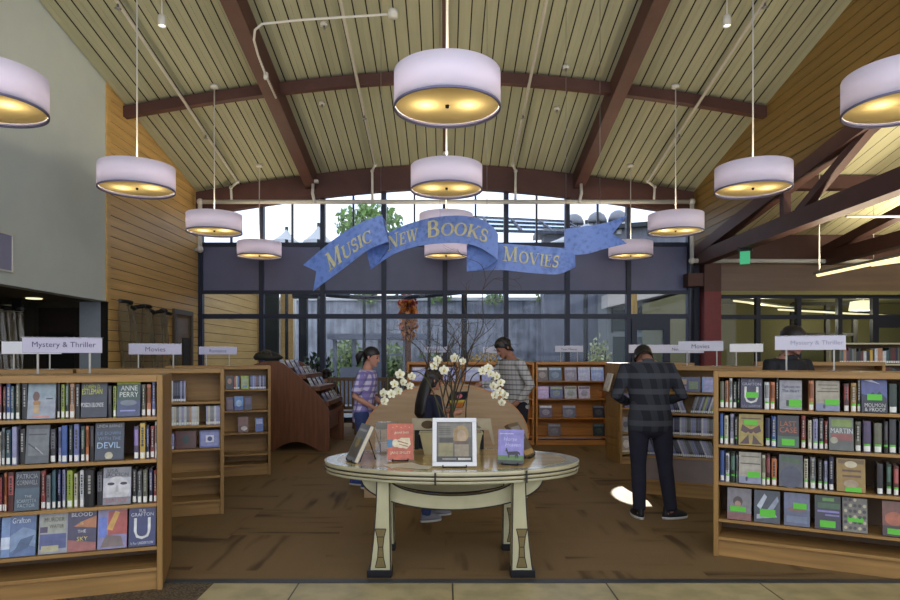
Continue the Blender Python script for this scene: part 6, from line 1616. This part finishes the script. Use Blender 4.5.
def person(label, loc, rz, h, shirt, trousers, shoes, skin, hairstyle, lean=0, pitch=0, yaw=0, roll=0, arms=None, sleeve='short', feet=None, hem=0.84, wide=1.0, cat='person', seated=False, collar=None, jacket_mat=None, face=True):
    s = h / 1.72
    t = thing('person', label, cat, loc, rz); t.scale = (s, s, s)
    RL = Matrix.Rotation(math.radians(lean), 3, 'X')
    piv = Vector((0, 0, 0.95))
    def T1(v):
        v = Vector(v)
        if v.z <= 0.86: return v
        f = min(1.0, (v.z - 0.86) / 0.25)
        R_ = Matrix.Rotation(math.radians(lean) * f, 3, 'X')
        return piv + R_ @ (v - piv)
    nb = Vector((0, 0.005, 1.47))
    RH = Matrix.Rotation(math.radians(yaw), 3, 'Z') @ Matrix.Rotation(math.radians(roll), 3, 'Y') @ Matrix.Rotation(math.radians(pitch), 3, 'X')
    def TH(v):                                            # head
        v = Vector(v)
        f = min(1.0, max(0.0, (v.z - 1.43) / 0.08))
        return T1(nb + (RH @ (v - nb)) * f + (v - nb) * (1 - f))
    feet = feet or [(-0.11, 0.0, 0.0), (0.11, 0.0, 0.0)]
    arms = arms or [((-0.25, 0.02, 1.12), (-0.25, -0.06, 0.88)), ((0.25, 0.02, 1.12), (0.25, -0.06, 0.88))]
    sk = mat('skin_%02x%02x%02x' % skin, skin, rough=0.55, noise=0.04, spec=0.3)
    def torso(b, g, z0=0.84, z1=1.47):
        base = [(0.80, 0.158, 0.112), (0.86, 0.170, 0.118), (0.93, 0.168, 0.116), (1.02, 0.150, 0.106), (1.12, 0.148, 0.104), (1.24, 0.166, 0.112), (1.34, 0.178, 0.108), (1.40, 0.165, 0.095), (1.44, 0.115, 0.075), (1.475, 0.066, 0.062)]
        rs = [(0, 0.004, z, rx * wide + g, ry + g) for z, rx, ry in base if z0 - 0.01 <= z <= z1 + 0.01]
        b.rings(rs, 20, 0, T1)
    sh = [T1((sx * 0.172 * wide, 0.0, 1.395)) for sx in (-1, 1)]
    def leg(b, i, g, zlow=0.06):
        fx, fy, fyaw = feet[i]; sx = (-1, 1)[i]
        hip = Vector((sx * 0.088 * wide, 0.0, 0.90)); an = Vector((fx, fy + 0.02, zlow))
        if seated:
            kn = Vector((sx * 0.12, -0.42, 0.52)); an = Vector((sx * 0.12, -0.40, 0.07))
        else:
            kn = hip.lerp(Vector((fx, fy, 0.06)), 0.48) + Vector((0, -0.025, 0))
        q1 = hip.lerp(kn, 0.5); q2 = kn.lerp(an, 0.35); q3 = kn.lerp(an, 0.75)
        b.tube([hip + Vector((0, 0, 0.03)), hip, q1, kn, q2, q3, an], [0.088 + g, 0.092 + g, 0.078 + g, 0.058 + g, 0.056 + g, 0.044 + g * 1.3, 0.038 + g * 1.6], 14)
    # body: one continuous skinned figure
    b = MB(); torso(b, -0.012)
    b.rings([(0, 0.01, 1.44, 0.062, 0.064), (0, 0.004, 1.49, 0.053, 0.056), (0, -0.004, 1.54, 0.052, 0.058), (0, -0.008, 1.58, 0.05, 0.06)], 14, 0, TH)
    hd = [(1.505, 0.026, 0.030, -0.060), (1.52, 0.044, 0.052, -0.042), (1.545, 0.057, 0.073, -0.024), (1.575, 0.066, 0.086, -0.014), (1.61, 0.072, 0.093, -0.006), (1.645, 0.075, 0.096, 0.0), (1.675, 0.072, 0.092, 0.002), (1.70, 0.058, 0.075, 0.004), (1.716, 0.034, 0.045, 0.005), (1.722, 0.008, 0.01, 0.005)]
    b.rings([(0, cy, z, rx, ry) for z, rx, ry, cy in hd], 18, 0, TH)
    b.rings([(0, -0.099, 1.572, 0.017, 0.014), (0, -0.110, 1.580, 0.018, 0.018), (0, -0.103, 1.60, 0.012, 0.014), (0, -0.094, 1.632, 0.009, 0.010)], 10, 0, TH)   # nose
    for sx in (-1, 1): b.ball((sx * 0.076, 0.006, 1.605), (0.011, 0.022, 0.033), 10, 0, TH)
    b.ball((0, -0.083, 1.515), (0.026, 0.020, 0.016), 10, 0, TH)
    hands = []
    for i in (0, 1):
        el, wr = Vector(arms[i][0]), Vector(arms[i][1]); s0 = sh[i]
        b.tube([s0, s0.lerp(el, 0.4), el, el.lerp(wr, 0.3), el.lerp(wr, 0.75), wr], [0.046, 0.044, 0.036, 0.038, 0.030, 0.024], 12)
        d = (wr - el).normalized()
        dh = Vector(arms[i][2]).normalized() if len(arms[i]) > 2 else d
        side = dh.cross(Vector((0, 0, 1)))
        side = side.normalized() if side.length > 0.1 else Vector((0, 1, 0))
        pal = side.cross(dh).normalized()
        sgn = (-1, 1)[i]
        c1 = wr + dh * 0.045
        b.tube([wr, wr + dh * 0.03, wr + dh * 0.085], [0.024, 0.034, 0.036], 12, flat=1.0)
        for k, (off, ln) in enumerate(((-0.029, 0.066), (-0.010, 0.078), (0.010, 0.074), (0.028, 0.056))):
            p0 = wr + dh * 0.075 + side * off
            curl = -pal * sgn * 0 + Vector((0, 0, -1)) * 0.35
            p1 = p0 + dh * ln * 0.5; p2 = p1 + (dh + curl).normalized() * ln * 0.32; p3 = p2 + (dh + curl * 2.2).normalized() * ln * 0.28
            b.tube([p0, p1, p2, p3], [0.0095, 0.0088, 0.008, 0.006], 8)
        th0 = wr + dh * 0.02 - side * 0.026 * sgn * -1
        b.tube([th0, th0 + (dh * 0.6 + side * sgn * 0.7).normalized() * 0.035, th0 + (dh * 0.9 + side * sgn * 0.3).normalized() * 0.068], [0.012, 0.011, 0.008], 8)
    for i in (0, 1): leg(b, i, -0.006)
    for i in (0, 1):
        fx, fy, fyw = feet[i]
        if seated: fx, fy = (-1, 1)[i] * 0.12, -0.40
        R_ = Matrix.Rotation(fyw, 3, 'Z')
        b.tube([Vector((fx, fy, 0.05)) + R_ @ Vector((0, 0.05, 0)), Vector((fx, fy, 0.045)) + R_ @ Vector((0, -0.05, 0)), Vector((fx, fy, 0.03)) + R_ @ Vector((0, -0.15, 0))], [0.036, 0.036, 0.022], 10)
    body = remesh(b.obj('body', sk, t), 0.0085, 2)
    # clothes
    b = MB(); torso(b, 0.014, hem - 0.03 if not seated else 0.84, 1.44)
    for i in (0, 1):
        el, wr = Vector(arms[i][0]), Vector(arms[i][1]); s0 = sh[i]
        inn = s0 + Vector((-(-1, 1)[i] * 0.05, 0, -0.02))
        if sleeve == 'short':
            b.tube([inn, s0, s0.lerp(el, 0.45), s0.lerp(el, 0.85)], [0.07, 0.066, 0.062, 0.060], 14)
        else:
            b.tube([inn, s0, s0.lerp(el, 0.5), el, el.lerp(wr, 0.5), el.lerp(wr, 0.96)], [0.072, 0.068, 0.062, 0.056, 0.048, 0.040], 14)
    remesh(b.obj('shirt', shirt, t), 0.012, 4)
    if collar:
        b = MB(); b.rings([(0, 0.004, 1.425, 0.092, 0.082), (0, 0.002, 1.455, 0.076, 0.072), (0, 0.0, 1.475, 0.070, 0.070)], 18, 0, T1); remesh(b.obj('collar', collar, t), 0.012, 2)
    b = MB(); b.rings([(0, 0.004, z, rx * wide + 0.006, ry + 0.006) for z, rx, ry in ((0.745, 0.06, 0.06), (0.78, 0.14, 0.10), (0.82, 0.166, 0.118), (0.88, 0.172, 0.12), (0.97, 0.160, 0.112))], 20, 0, T1)
    for i in (0, 1): leg(b, i, 0.013, 0.075)
    remesh(b.obj('trousers', trousers, t), 0.013, 4)
    for i in (0, 1):
        fx, fy, fyw = feet[i]
        if seated: fx, fy = (-1, 1)[i] * 0.12, -0.40
        M = Matrix.Translation((fx, fy, 0)) @ Matrix.Rotation(fyw, 4, 'Z')
        b = MB()
        b.rings([(0, -0.045, 0.022, 0.046, 0.130), (0, -0.045, 0.045, 0.046, 0.128), (0, -0.03, 0.066, 0.043, 0.108), (0, 0.0, 0.088, 0.042, 0.075), (0, 0.02, 0.115, 0.042, 0.052)], 18, 0, None, M)
        o = b.obj('shoe', shoes, t)
        b = MB(); b.rings([(0, -0.045, 0.0, 0.047, 0.130), (0, -0.045, 0.022, 0.050, 0.134)], 18, 0, None, M); b.obj('sole', M_sole, o)
    # face
    if face:
        for sx in (-1, 1):
            b = MB(); b.ball((sx * 0.030, -0.090, 1.612), (0.012, 0.008, 0.006), 10, 0, TH); b.obj('eye', M_eye, t)
            b = MB(); b.ball((sx * 0.031, -0.094, 1.632), (0.017, 0.006, 0.0035), 8, 0, TH); b.obj('eyebrow', M_brow, t)
        b = MB(); b.ball((0, -0.0955, 1.546), (0.022, 0.008, 0.0055), 10, 0, TH); b.obj('mouth', M_lips, t)
    # hair
    def shell(front_z, back_z, g, side_z):
        b = MB(); n = 26; zs = [1.48 + i * 0.012 for i in range(22)]
        def radius(z):
            for (za, rx, ry, cy), (zb, rx2, ry2, cy2) in zip(hd[:-1], hd[1:]):
                if za <= z <= zb:
                    f = (z - za) / (zb - za); return rx + f * (rx2 - rx), ry + f * (ry2 - ry), cy + f * (cy2 - cy)
            return (0.05, 0.06, 0.0) if z < hd[0][0] else (0.01, 0.012, 0.005)
        rr = random.Random(len(label))
        rows = []
        zl = []
        m = 16
        for i in range(m + 1):
            row = []
            for j in range(n + 1):
                a = 2 * PI * j / n                         # 0 = +x, -pi/2 = front
                fr = max(0, -math.sin(a)); sd = abs(math.cos(a)); bk = max(0, math.sin(a))
                zlow = fr ** 0.5 * front_z + (1 - fr ** 0.5) * (bk * back_z + (1 - bk) * side_z)
                z = zlow + (1.738 - zlow) * (i / m) ** 0.75
                zz = min(z, 1.7215)
                rx, ry, cy = radius(max(1.57, zz)) if bk > 0.3 else radius(max(1.56, zz))
                gg = g * (1 + 0.25 * math.sin(j * 2.7 + i)) 
                cap = math.sqrt(max(0, 1 - max(0, (z - 1.63) / 0.108) ** 2))
                if z > 1.63: rx = (0.075 + gg) * cap; ry = (0.096 + gg) * cap; cy = 0.003
                else: rx += gg; ry += gg
                row.append(TH((rx * math.cos(a), cy + ry * math.sin(a), z)))
            rows.append(row)
        b.grid(rows)
        return b
    if hairstyle == 'short':
        o = shell(1.668, 1.50, 0.014, 1.575).obj('hair', M_hairblk, t)
    elif hairstyle == 'ponytail':
        o = shell(1.664, 1.535, 0.013, 1.59).obj('hair', M_hairblk, t)
        b = MB(); b.tube([TH(p) for p in ((0, 0.095, 1.625), (0, 0.135, 1.615), (0, 0.155, 1.56), (0, 0.14, 1.48))], [0.022, 0.040, 0.044, 0.012], 12); b.obj('ponytail', M_hairblk, t)
    elif hairstyle == 'long':
        o = shell(1.665, 1.50, 0.016, 1.53).obj('hair', M_hairblk, t)
        b = MB(); b.rings([(0, 0.10, 1.14, 0.035, 0.02), (0, 0.115, 1.2, 0.12, 0.05), (0, 0.105, 1.32, 0.128, 0.058), (0, 0.08, 1.44, 0.118, 0.066), (0, 0.055, 1.54, 0.10, 0.075), (0, 0.04, 1.62, 0.085, 0.07)], 18, 0, lambda v: T1(v) if v.z < 1.45 else TH(v))
        remesh(b.obj('long_hair', M_hairblk, t), 0.012, 2)
    elif hairstyle == 'bob':
        o = shell(1.66, 1.50, 0.02, 1.52).obj('hair', M_hairblk, t)
    o.modifiers.new('thick', 'SOLIDIFY').thickness = 0.006
    return t

M_denim = mat('blue_denim', (54, 66, 108), rough=0.85, noise=0.12, nscale=30)
M_blacktr = mat('black_trousers', (30, 30, 38), rough=0.85, noise=0.08)
M_shoeblk = mat('black_shoe', (34, 33, 36), rough=0.5, noise=0.05)
M_shoeblue = mat('blue_shoe', (52, 72, 140), rough=0.6, noise=0.05)
M_shoegry = mat('grey_shoe', (120, 120, 128), rough=0.6, noise=0.05)
pl_w = plaid('purple_plaid_cloth', (196, 190, 214), (104, 92, 156), (112, 98, 160), 14, 13, 0.42, 0.40)
pl_m = plaid('striped_plaid_cloth', (176, 174, 170), (150, 148, 150), (88, 88, 96), 16, 17, 0.3, 0.24)
pl_d = plaid('dark_plaid_flannel', (54, 56, 62), (36, 36, 42), (72, 74, 80), 8, 7, 0.5, 0.35)
M_navy = mat('navy_tee', (34, 36, 54), rough=0.85, noise=0.06)
M_jacket = mat('black_jacket', (28, 29, 34), rough=0.7, noise=0.12)

# woman walking past, facing the branches
px = P(364, 0, 7.5)
person('woman with black ponytail in purple and white plaid shirt, facing the orchids', (px.x, 7.5, 0), math.radians(78), 1.64, pl_w, M_denim, M_shoeblue, (176, 128, 108), 'ponytail', lean=6, pitch=10,
       arms=[((-0.20, 0.05, 1.12), (-0.14, -0.18, 0.98), (0.1, -1, -0.1)), ((0.235, -0.02, 1.10), (0.20, -0.24, 0.97), (0, -1, -0.2))], feet=[(-0.10, -0.08, 0.0), (0.10, 0.14, 0.0)])
# man in a striped plaid shirt looking down
px = P(516, 0, 8.1)
person('man in white and grey striped plaid shirt and black trousers, looking down', (px.x, 8.1, 0), math.radians(-62), 1.80, pl_m, M_blacktr, M_shoeblk, (150, 106, 86), 'short', lean=10, pitch=26, yaw=-6,
       arms=[((-0.25, -0.16, 1.13), (-0.17, -0.40, 1.12), (0.1, -1, -0.2)), ((0.30, 0.0, 1.12), (0.20, -0.10, 0.93), (-0.5, -0.5, -0.5))], sleeve='long', hem=0.80, wide=1.1)
# girl with long hair, seen from behind
px = P(428, 0, 6.0)
g = person('girl with long black hair in navy tee, holding an open picture book', (px.x, 6.0, 0), math.radians(114), 1.40, M_navy, M_denim, M_shoegry, (176, 126, 104), 'long', lean=3, pitch=10,
       arms=[((-0.22, -0.06, 1.14), (-0.12, -0.28, 1.22), (0.2, -1, 0.2)), ((0.23, -0.06, 1.14), (0.12, -0.30, 1.22), (-0.1, -1, 0.2))], feet=[(-0.10, 0.05, 0.0), (0.12, -0.16, -0.2)])
t = thing('picture_book', 'colourful picture book held open by the girl', 'book', P(457, 401, 6.12), math.radians(20))
t.rotation_euler = Euler((math.radians(30), 0, math.radians(35)))
b = MB(); b.box((-0.10, 0, -0.08), (0.0, 0.012, 0.10)); b.box((0.0, 0, -0.08), (0.10, 0.012, 0.10)); b.obj('cover', paint((40, 44, 54)), t)
art_mesh(t, 'cover_art', 0.2, 0.18, [('rect', -0.45, -0.42, 0.45, -0.1, (196, 120, 60)), ('rect', -0.45, -0.1, 0.45, 0.06, (206, 190, 80)), ('ell', 0.05, 0.3, 0.16, 0.14, (220, 120, 130)), ('rect', -0.4, -0.38, 0.0, -0.22, (90, 160, 160))])
# man seen from behind
px = P(650, 0, 6.05)
person('man in dark plaid flannel and dark trousers seen from behind, head bowed', (px.x, 6.05, 0), math.radians(176), 1.76, pl_d, mat('dark_navy_trousers', (36, 35, 48), rough=0.9, noise=0.1), M_shoeblk, (140, 100, 84), 'short', lean=13, pitch=62,
       arms=[((-0.30, -0.02, 1.12), (-0.15, -0.24, 1.05), (0.7, -0.7, 0)), ((0.30, -0.02, 1.12), (0.15, -0.24, 1.05), (-0.7, -0.7, 0))], sleeve='long', feet=[(-0.18, 0.02, -1.25), (0.10, 0.0, 0.15)], hem=0.78, wide=1.14, collar=pl_d)
# person behind the front bookcase
px = P(784, 0, 5.85)
person('person with dark hair in black jacket behind the large pale topic sign', (px.x, 5.85, 0), math.radians(20), 1.80, M_jacket, M_blacktr, M_shoeblk, (150, 108, 92), 'bob', lean=5, pitch=14,
       arms=[((-0.27, -0.08, 1.13), (-0.12, -0.30, 1.10), (0.4, -0.9, 0)), ((0.27, -0.08, 1.13), (0.12, -0.30, 1.10), (-0.4, -0.9, 0))], sleeve='long', wide=1.1, collar=M_jacket)
# seated reader by the glass
px = P(333, 0, 13.3)
person('dark haired person seated past the slatted chairs, only the head showing', (-2.55, 13.75, -0.42), math.radians(180), 1.70, M_jacket, M_blacktr, M_shoeblk, (160, 116, 96), 'bob', pitch=10, seated=True, face=False)
# ------------------------------------------------------------------ outside the glass
struct(MB().box((-30, 15.1, -0.14), (30, 60, -0.04)).obj('ground_patio', concrete_mat('pale_patio', (150, 152, 156), 0.12)))
M_conc = concrete_mat('streaked_concrete', (140, 142, 150), 0.5)
b = MB(); b.box((-7.0, 25, 0), (12.5, 25.3, 3.75)); struct(b.obj('wall_garden', M_conc))
b = MB(); b.box((-7.0, 24.9, 3.75), (12.5, 25.4, 3.87)); struct(b.obj('wall_garden_cap', mat('pale_wall_cap', (196, 196, 196), noise=0.05)))
def leaf_cloud(n, c, r, size, seed, flat=1.0):
    rr = random.Random(seed); b = MB()
    for i in range(n):
        u = rr.uniform(-1, 1); a = rr.uniform(0, 2 * PI); q_ = rr.random() ** 0.4
        p = Vector((c[0] + r[0] * q_ * math.sqrt(1 - u*u) * math.cos(a), c[1] + r[1] * q_ * math.sqrt(1 - u*u) * math.sin(a), c[2] + r[2] * q_ * u))
        e = Euler((rr.uniform(0, 6), rr.uniform(0, 6), rr.uniform(0, 6))).to_matrix()
        s = size * rr.uniform(0.6, 1.3)
        b.add([p + e @ Vector(v) * s for v in ((-0.5, 0, 0), (0, 0.28, 0.05), (0.5, 0, 0), (0, -0.28, 0.05))], [(0, 1, 2, 3)])
    return b
def leafm(name, c):
    return mat(name, c, rough=0.5, noise=0.3, nscale=3)
def tree(label, x, y, h, r, c, seed, n=900, size=0.28, name='tree'):
    t = thing(name, label, 'tree', (x, y, -0.04))
    MB().tube([(0, 0, 0), (0.05, 0, h * 0.4), (0, 0.05, h * 0.8)], [0.14, 0.10, 0.05], 8).obj('trunk', mat('grey_bark', (92, 82, 70), noise=0.3), t)
    leaf_cloud(n, (0, 0, h - r[2] * 0.6), r, size, seed).obj('foliage', leafm('leaves_%02x%02x%02x' % c, c), t)
tree('leafy tree whose crown shows high in the clerestory above the word music', -3.2, 27, 7.7, (1.5, 1.2, 0.8), (120, 150, 80), 1)
tree('green tree past the garden wall at the clerestory centre', 0.9, 30, 6.6, (1.6, 1.2, 0.7), (104, 128, 84), 2)
def shrub(label, x, y, h, r, c, seed, n=500, size=0.14):
    t = thing('shrub', label, 'shrub', (x, y, -0.04))
    b = MB()
    rr = random.Random(seed)
    for k in range(5): b.tube([(0, 0, 0), (rr.uniform(-r, r) * 0.6, rr.uniform(-r, r) * 0.4, h * 0.8)], 0.015, 5)
    b.obj('stem', mat('grey_bark', (92, 82, 70), noise=0.3), t)
    leaf_cloud(n, (0, 0, h * 0.58), (r, r * 0.8, h * 0.42), size, seed).obj('foliage', leafm('leaves_%02x%02x%02x' % c, c), t)
shrub('dark potted looking shrub outside beside the gazebo post', -3.4, 17.0, 1.75, 0.5, (66, 84, 62), 3)
shrub('pale green shrub outside by the siding corner', -4.3, 18.0, 1.5, 0.5, (128, 146, 108), 4)
shrub('pale whitish green shrub outside beside the glazed door', 4.15, 17.2, 2.2, 0.35, (206, 210, 160), 5, 420)
shrub('orange leaved shrub outside behind the curly branches', 1.5, 22.5, 1.9, 1.0, (176, 140, 66), 6, 700)
for i, (x, lab) in enumerate(((-3.6, 'green bush against the garden wall nearest the siding'), (-1.9, 'green bush against the garden wall behind the woman'), (-0.4, 'green bush against the garden wall by the red vine'))):
    shrub(lab, x, 23.6, 2.3 - 0.2 * i, 0.7, (134, 152, 98), 10 + i, 700, 0.2)
for i, x in enumerate((-3.0, -0.2, 1.9, 4.0)):
    t = thing('wall_planting', 'tuft of green trailing over the garden wall cap, %s from the siding' % ORD[i], 'plant', (x, 24.8, 3.87))
    leaf_cloud(130, (0, 0, 0.0), (0.5, 0.15, 0.28), 0.16, 40 + i).obj('foliage', leafm('leaves_trail', (128, 150, 92)), t)
    MB().tube([(0, 0, -0.02), (0.1, 0, 0.1)], 0.02, 5).obj('stem', M_stem, t)
# vine covered post
vx = P(408, 0, 19).x
t = thing('vine_post', 'post wrapped in red and orange leaves outside the glass', 'plant', (vx, 19, -0.04))
MB().box((-0.09, -0.09, 0), (0.09, 0.09, 3.4)).obj('post', mat('rust_post', (110, 70, 48), noise=0.2), t)
leaf_cloud(420, (0, 0, 2.75), (0.30, 0.22, 0.75), 0.17, 12).obj('foliage', leafm('leaves_red', (196, 116, 34)), t)
leaf_cloud(130, (0, 0, 3.2), (0.27, 0.2, 0.3), 0.17, 13).obj('red_foliage', leafm('leaves_crimson', (160, 60, 46)), t)
# gazebo: dark posts carrying a curved roof edge
M_steel = mat('dark_grey_steel', (58, 62, 66), rough=0.5, noise=0.05)
gz = thing('garden_shelter', 'dark steel shelter with a shallow curved roof edge outside the glass', 'shelter', (-3.75, 17.5, -0.04))
for x in (-0.12,): MB().box((x - 0.11, -0.1, 0), (x + 0.11, 0.1, 3.35)).obj('post', M_steel, gz)
MB().box((-0.4, -0.12, 3.18), (0.3, 0.12, 3.32)).obj('bracket', M_steel, gz)
b = MB(); pts = [(-0.3 + 4.6 * i / 14, 0, 3.36 - 0.16 * math.sin(PI * i / 14)) for i in range(15)]
b.tube(pts, 0.06, 6); b.tube([(x, 0, z + 0.22) for x, y, z in pts], 0.04, 6)
for i in range(0, 14, 2): b.tube([pts[i], (pts[i+1][0], 0, pts[i+1][2] + 0.22)], 0.025, 5); 
b.obj('roof_edge', M_steel, gz)
MB().box((4.2, -0.1, 0), (4.35, 0.1, 3.35)).obj('post', M_steel, gz)
# bus-shelter like pavilion in front of the wall
M_pgrey = mat('blue_grey_paint', (120, 126, 140), noise=0.06)
pv = thing('pavilion', 'grey framed open pavilion by the garden wall behind the woman', 'shelter', (-2.6, 21.5, -0.04))
for x in (-1.1, -0.45, 0.4, 1.25, 2.0): MB().box((x - 0.06, -0.06, 0), (x + 0.06, 0.06, 2.3)).obj('post', M_pgrey, pv)
MB().box((-1.3, -0.3, 2.18), (2.2, 0.6, 2.36)).obj('roof', M_pgrey, pv)
MB().box((-0.9, -0.1, 0.0), (0.35, 0.0, 1.25)).obj('low_panel', mat('grey_panel', (122, 126, 138), noise=0.05), pv)
MB().box((1.4, -0.1, 0.0), (2.2, 0.0, 1.55)).obj('low_panel', mat('grey_panel', (122, 126, 138), noise=0.05), pv)
MB().box((-0.4, -0.05, 1.62), (0.4, 0.05, 1.68)).obj('rail', M_pgrey, pv); MB().box((0.4, -0.05, 1.62), (1.25, 0.05, 1.68)).obj('rail', M_pgrey, pv)
# dark siding return and downpipe past the corner
struct(MB().box((-XW + 0.1, 19.75, 0), (-XW + 0.6, 19.9, 4.1)).obj('wall_outside_dark', mat('dark_green_panel', (46, 52, 50), noise=0.1)))
b = MB(); b.box((-5.2, 20.2, 0), (-4.75, 20.35, 4.1)); struct(b.obj('wall_outside_corner', M_siding))
o = MB().tube([(-4.72, 20.1, 0), (-4.72, 20.1, 4.1)], 0.05, 8).obj('downpipe', M_white); tag(o, 'pale downpipe on the outside corner of the siding', 'pipe')
# building across the patio on the door side
bd = thing('garden_building', 'grey building with window bands outside past the glazed door', 'building', (6.9, 22.5, -0.04))
MB().box((-1.2, 0, 0), (4, 4, 4.0)).obj('wall', concrete_mat('light_render', (136, 140, 138), 0.15), bd)
b = MB(); b.prism([(-1.3, 3.30), (4, 4.5), (4, 4.75), (-1.3, 3.75)], -0.5, 0.4); b.obj('roof', mat('white_roof_edge', (206, 196, 186), noise=0.04), bd)
for i in range(3):
    o = MB().box((-1.0 + i * 0.95, -0.03, 2.5), (-0.2 + i * 0.95, 0.02, 3.25 + 0.12 * i)).obj('window', mat('dark_pane', (70, 80, 78), rough=0.1, noise=0.1), bd)
    MB().box((-1.06 + i * 0.95, -0.06, 2.45), (-1.0 + i * 0.95, 0.0, 3.3)).obj('window_post', M_steel, o)
MB().box((-1.0, -0.03, 0.1), (0.1, 0.02, 2.3)).obj('door', mat('dark_pane', (70, 80, 78), rough=0.1, noise=0.1), bd)
yx = P(634, 0, 18.5).x
o = MB().box((-0.07, -0.07, 0), (0.07, 0.07, 3.6)).obj('post', wood('yellow_post', (190, 150, 70), axis=2)); o.name = 'garden_post'
o.location = (yx, 18.5, -0.04); tag(o, 'yellow wooden post outside the glazed door', 'post')
# glazed steel canopy seen through the clerestory
M_bglass = glass('bluish_canopy_glass', (196, 214, 236), 0.12)
cn = thing('glass_canopy', 'blue glazed steel canopy seen through the clerestory', 'canopy', (0, 20, 5.0))
b = MB()
for i in range(6): b.beam((-0.6 + i * 1.0, 0, 0.55 - 0.03 * i), (-0.6 + i * 1.0, 3.2, 1.7 - 0.05 * i), 0.07, 0.09)
for k in range(4):
    f = k / 3; b.beam((-0.7, 3.2 * f, 0.55 + 1.15 * f), (4.6, 3.2 * f, 0.40 + 1.05 * f), 0.06, 0.08)
b.obj('steel_frame', mat('navy_steel', (48, 56, 74), noise=0), cn)
b = MB(); b.add([(-0.6, 0, 0.58), (4.5, 0, 0.43), (4.5, 3.2, 1.48), (-0.6, 3.2, 1.73)], [(0, 1, 2, 3)]); b.obj('glazing', M_bglass, cn)
for x in (-0.5, 4.4): MB().beam((x, 0.1, -5.0), (x, 0.1, 0.5), 0.1, 0.1, up=Vector((0, 1, 0))).obj('post', M_steel, cn)
# pale tensile sails
M_sail = shade_mat('white_sail', (226, 228, 232), 0.4)
for i, (x, w_, hh, lab) in enumerate(((-4.7, 0.42, 0.5, 'pale fabric sail peak nearest the siding seen through the clerestory'), (-3.75, 0.45, 0.62, 'pale fabric sail peak above the word music'), (-2.4, 0.7, 0.7, 'pale fabric sail peak beside the tree crown'), (4.2, 1.2, 0.7, 'pale fabric sail peak beyond the ribbon tail'))):
    t = thing('shade_sail', lab, 'shade sail', (x, 19.0, 4.9))
    b = MB(); n = 10
    rows = []
    for k in range(7):
        f = k / 6; rows.append([(w_ * (1 - f) ** 1.6 * math.cos(2*PI*j/n), 0.8 * (1 - f) ** 1.6 * math.sin(2*PI*j/n), hh * f) for j in range(n + 1)])
    b.grid(rows, smooth=False); b.obj('fabric', M_sail, t)
    MB().tube([(0, 0, -4.94), (0, 0, hh)], 0.05, 8).obj('mast', M_steel, t)

# neighbouring roof with domed vents, past the ribbon tail
pa, pb = P(548, 222, 23.0), P(706, 216, 23.0)
nb_ = thing('neighbouring_roof', 'grey low roof outside the clerestory past the ribbon tail', 'building', (pa.x, 23.0, -0.04))
MB().prism([(0, 0), (pb.x - pa.x, 0), (pb.x - pa.x, pb.z), (0, pa.z - 0.25)], 0.9, 1.6).obj('wall', concrete_mat('grey_roof_wall', (120, 122, 132), 0.2), nb_)
MB().prism([(-0.3, pa.z - 0.30), (pb.x - pa.x, pb.z - 0.02), (pb.x - pa.x, pb.z + 0.12), (-0.3, pa.z - 0.12)], 0.6, 1.8).obj('roof', M_steel, nb_)
for i, (px_, py_, lab) in enumerate(((574, 213, 'grey domed roof vent nearest the ribbon tail'), (597, 212, 'grey domed roof vent in the middle of three outside the clerestory'), (618, 211, 'grey domed roof vent closest to the sky gap by the last pendant'))):
    p = P(px_, py_, 24.0); zr_ = pa.z - 0.25 + (p.x - pa.x) / (pb.x - pa.x) * (pb.z - pa.z + 0.25) + 0.05
    t = thing('roof_vent', lab, 'roof vent', (p.x, 24.0, zr_))
    MB().lathe([(0.16, -0.3), (0.16, 0.22)], 14).obj('stem', M_chrome, t)
    MB().lathe([(0.001, 0.62), (0.14, 0.60), (0.28, 0.50), (0.36, 0.32), (0.37, 0.20), (0.001, 0.20)], 18).obj('dome', mat('grey_vent_dome', (128, 130, 138), rough=0.35, noise=0.1, nscale=4), t)
# ------------------------------------------------------------------ daylight, sun shaft, camera
wld = bpy.data.worlds.new('sky'); S.world = wld; wld.use_nodes = True
bg = wld.node_tree.nodes['Background']
bg.inputs['Color'].default_value = (0.86, 0.90, 1.0, 1); bg.inputs['Strength'].default_value = SKY
ld = bpy.data.lights.new('sun_shaft', 'SPOT'); ld.energy = 90000; ld.color = (1.0, 0.93, 0.78); ld.spot_size = math.radians(1.7); ld.spot_blend = 0.15; ld.shadow_soft_size = 0.02
lo = bpy.data.objects.new('sun_shaft', ld); C.objects.link(lo)
tgt = Vector((2.12, 7.05, 0)); src = Vector((4.36, 22.95, 9.5))
lo.location = src; lo.rotation_euler = (tgt - src).to_track_quat('-Z', 'Y').to_euler()

cam = bpy.data.cameras.new('camera'); co = bpy.data.objects.new('camera', cam); C.objects.link(co)
cam.sensor_width = 36; cam.lens = 36 * F / 900
cam.shift_x = (450 - CX) / 900; cam.shift_y = (HY - 300) / 900
co.location = (0, 0, EYE); co.rotation_euler = (PI / 2, 0, 0); cam.clip_end = 200
S.camera = co
vs = S.view_settings
vs.view_transform = 'Standard'; vs.look = 'None'; vs.gamma = 1; vs.use_curve_mapping = False; vs.exposure = EXPO
cy = S.cycles
cy.max_bounces = 8; cy.diffuse_bounces = 4; cy.glossy_bounces = 3; cy.transparent_max_bounces = 12; cy.transmission_bounces = 4
cy.use_denoising = True; cy.sample_clamp_indirect = 4.0; cy.caustics_reflective = False; cy.caustics_refractive = False
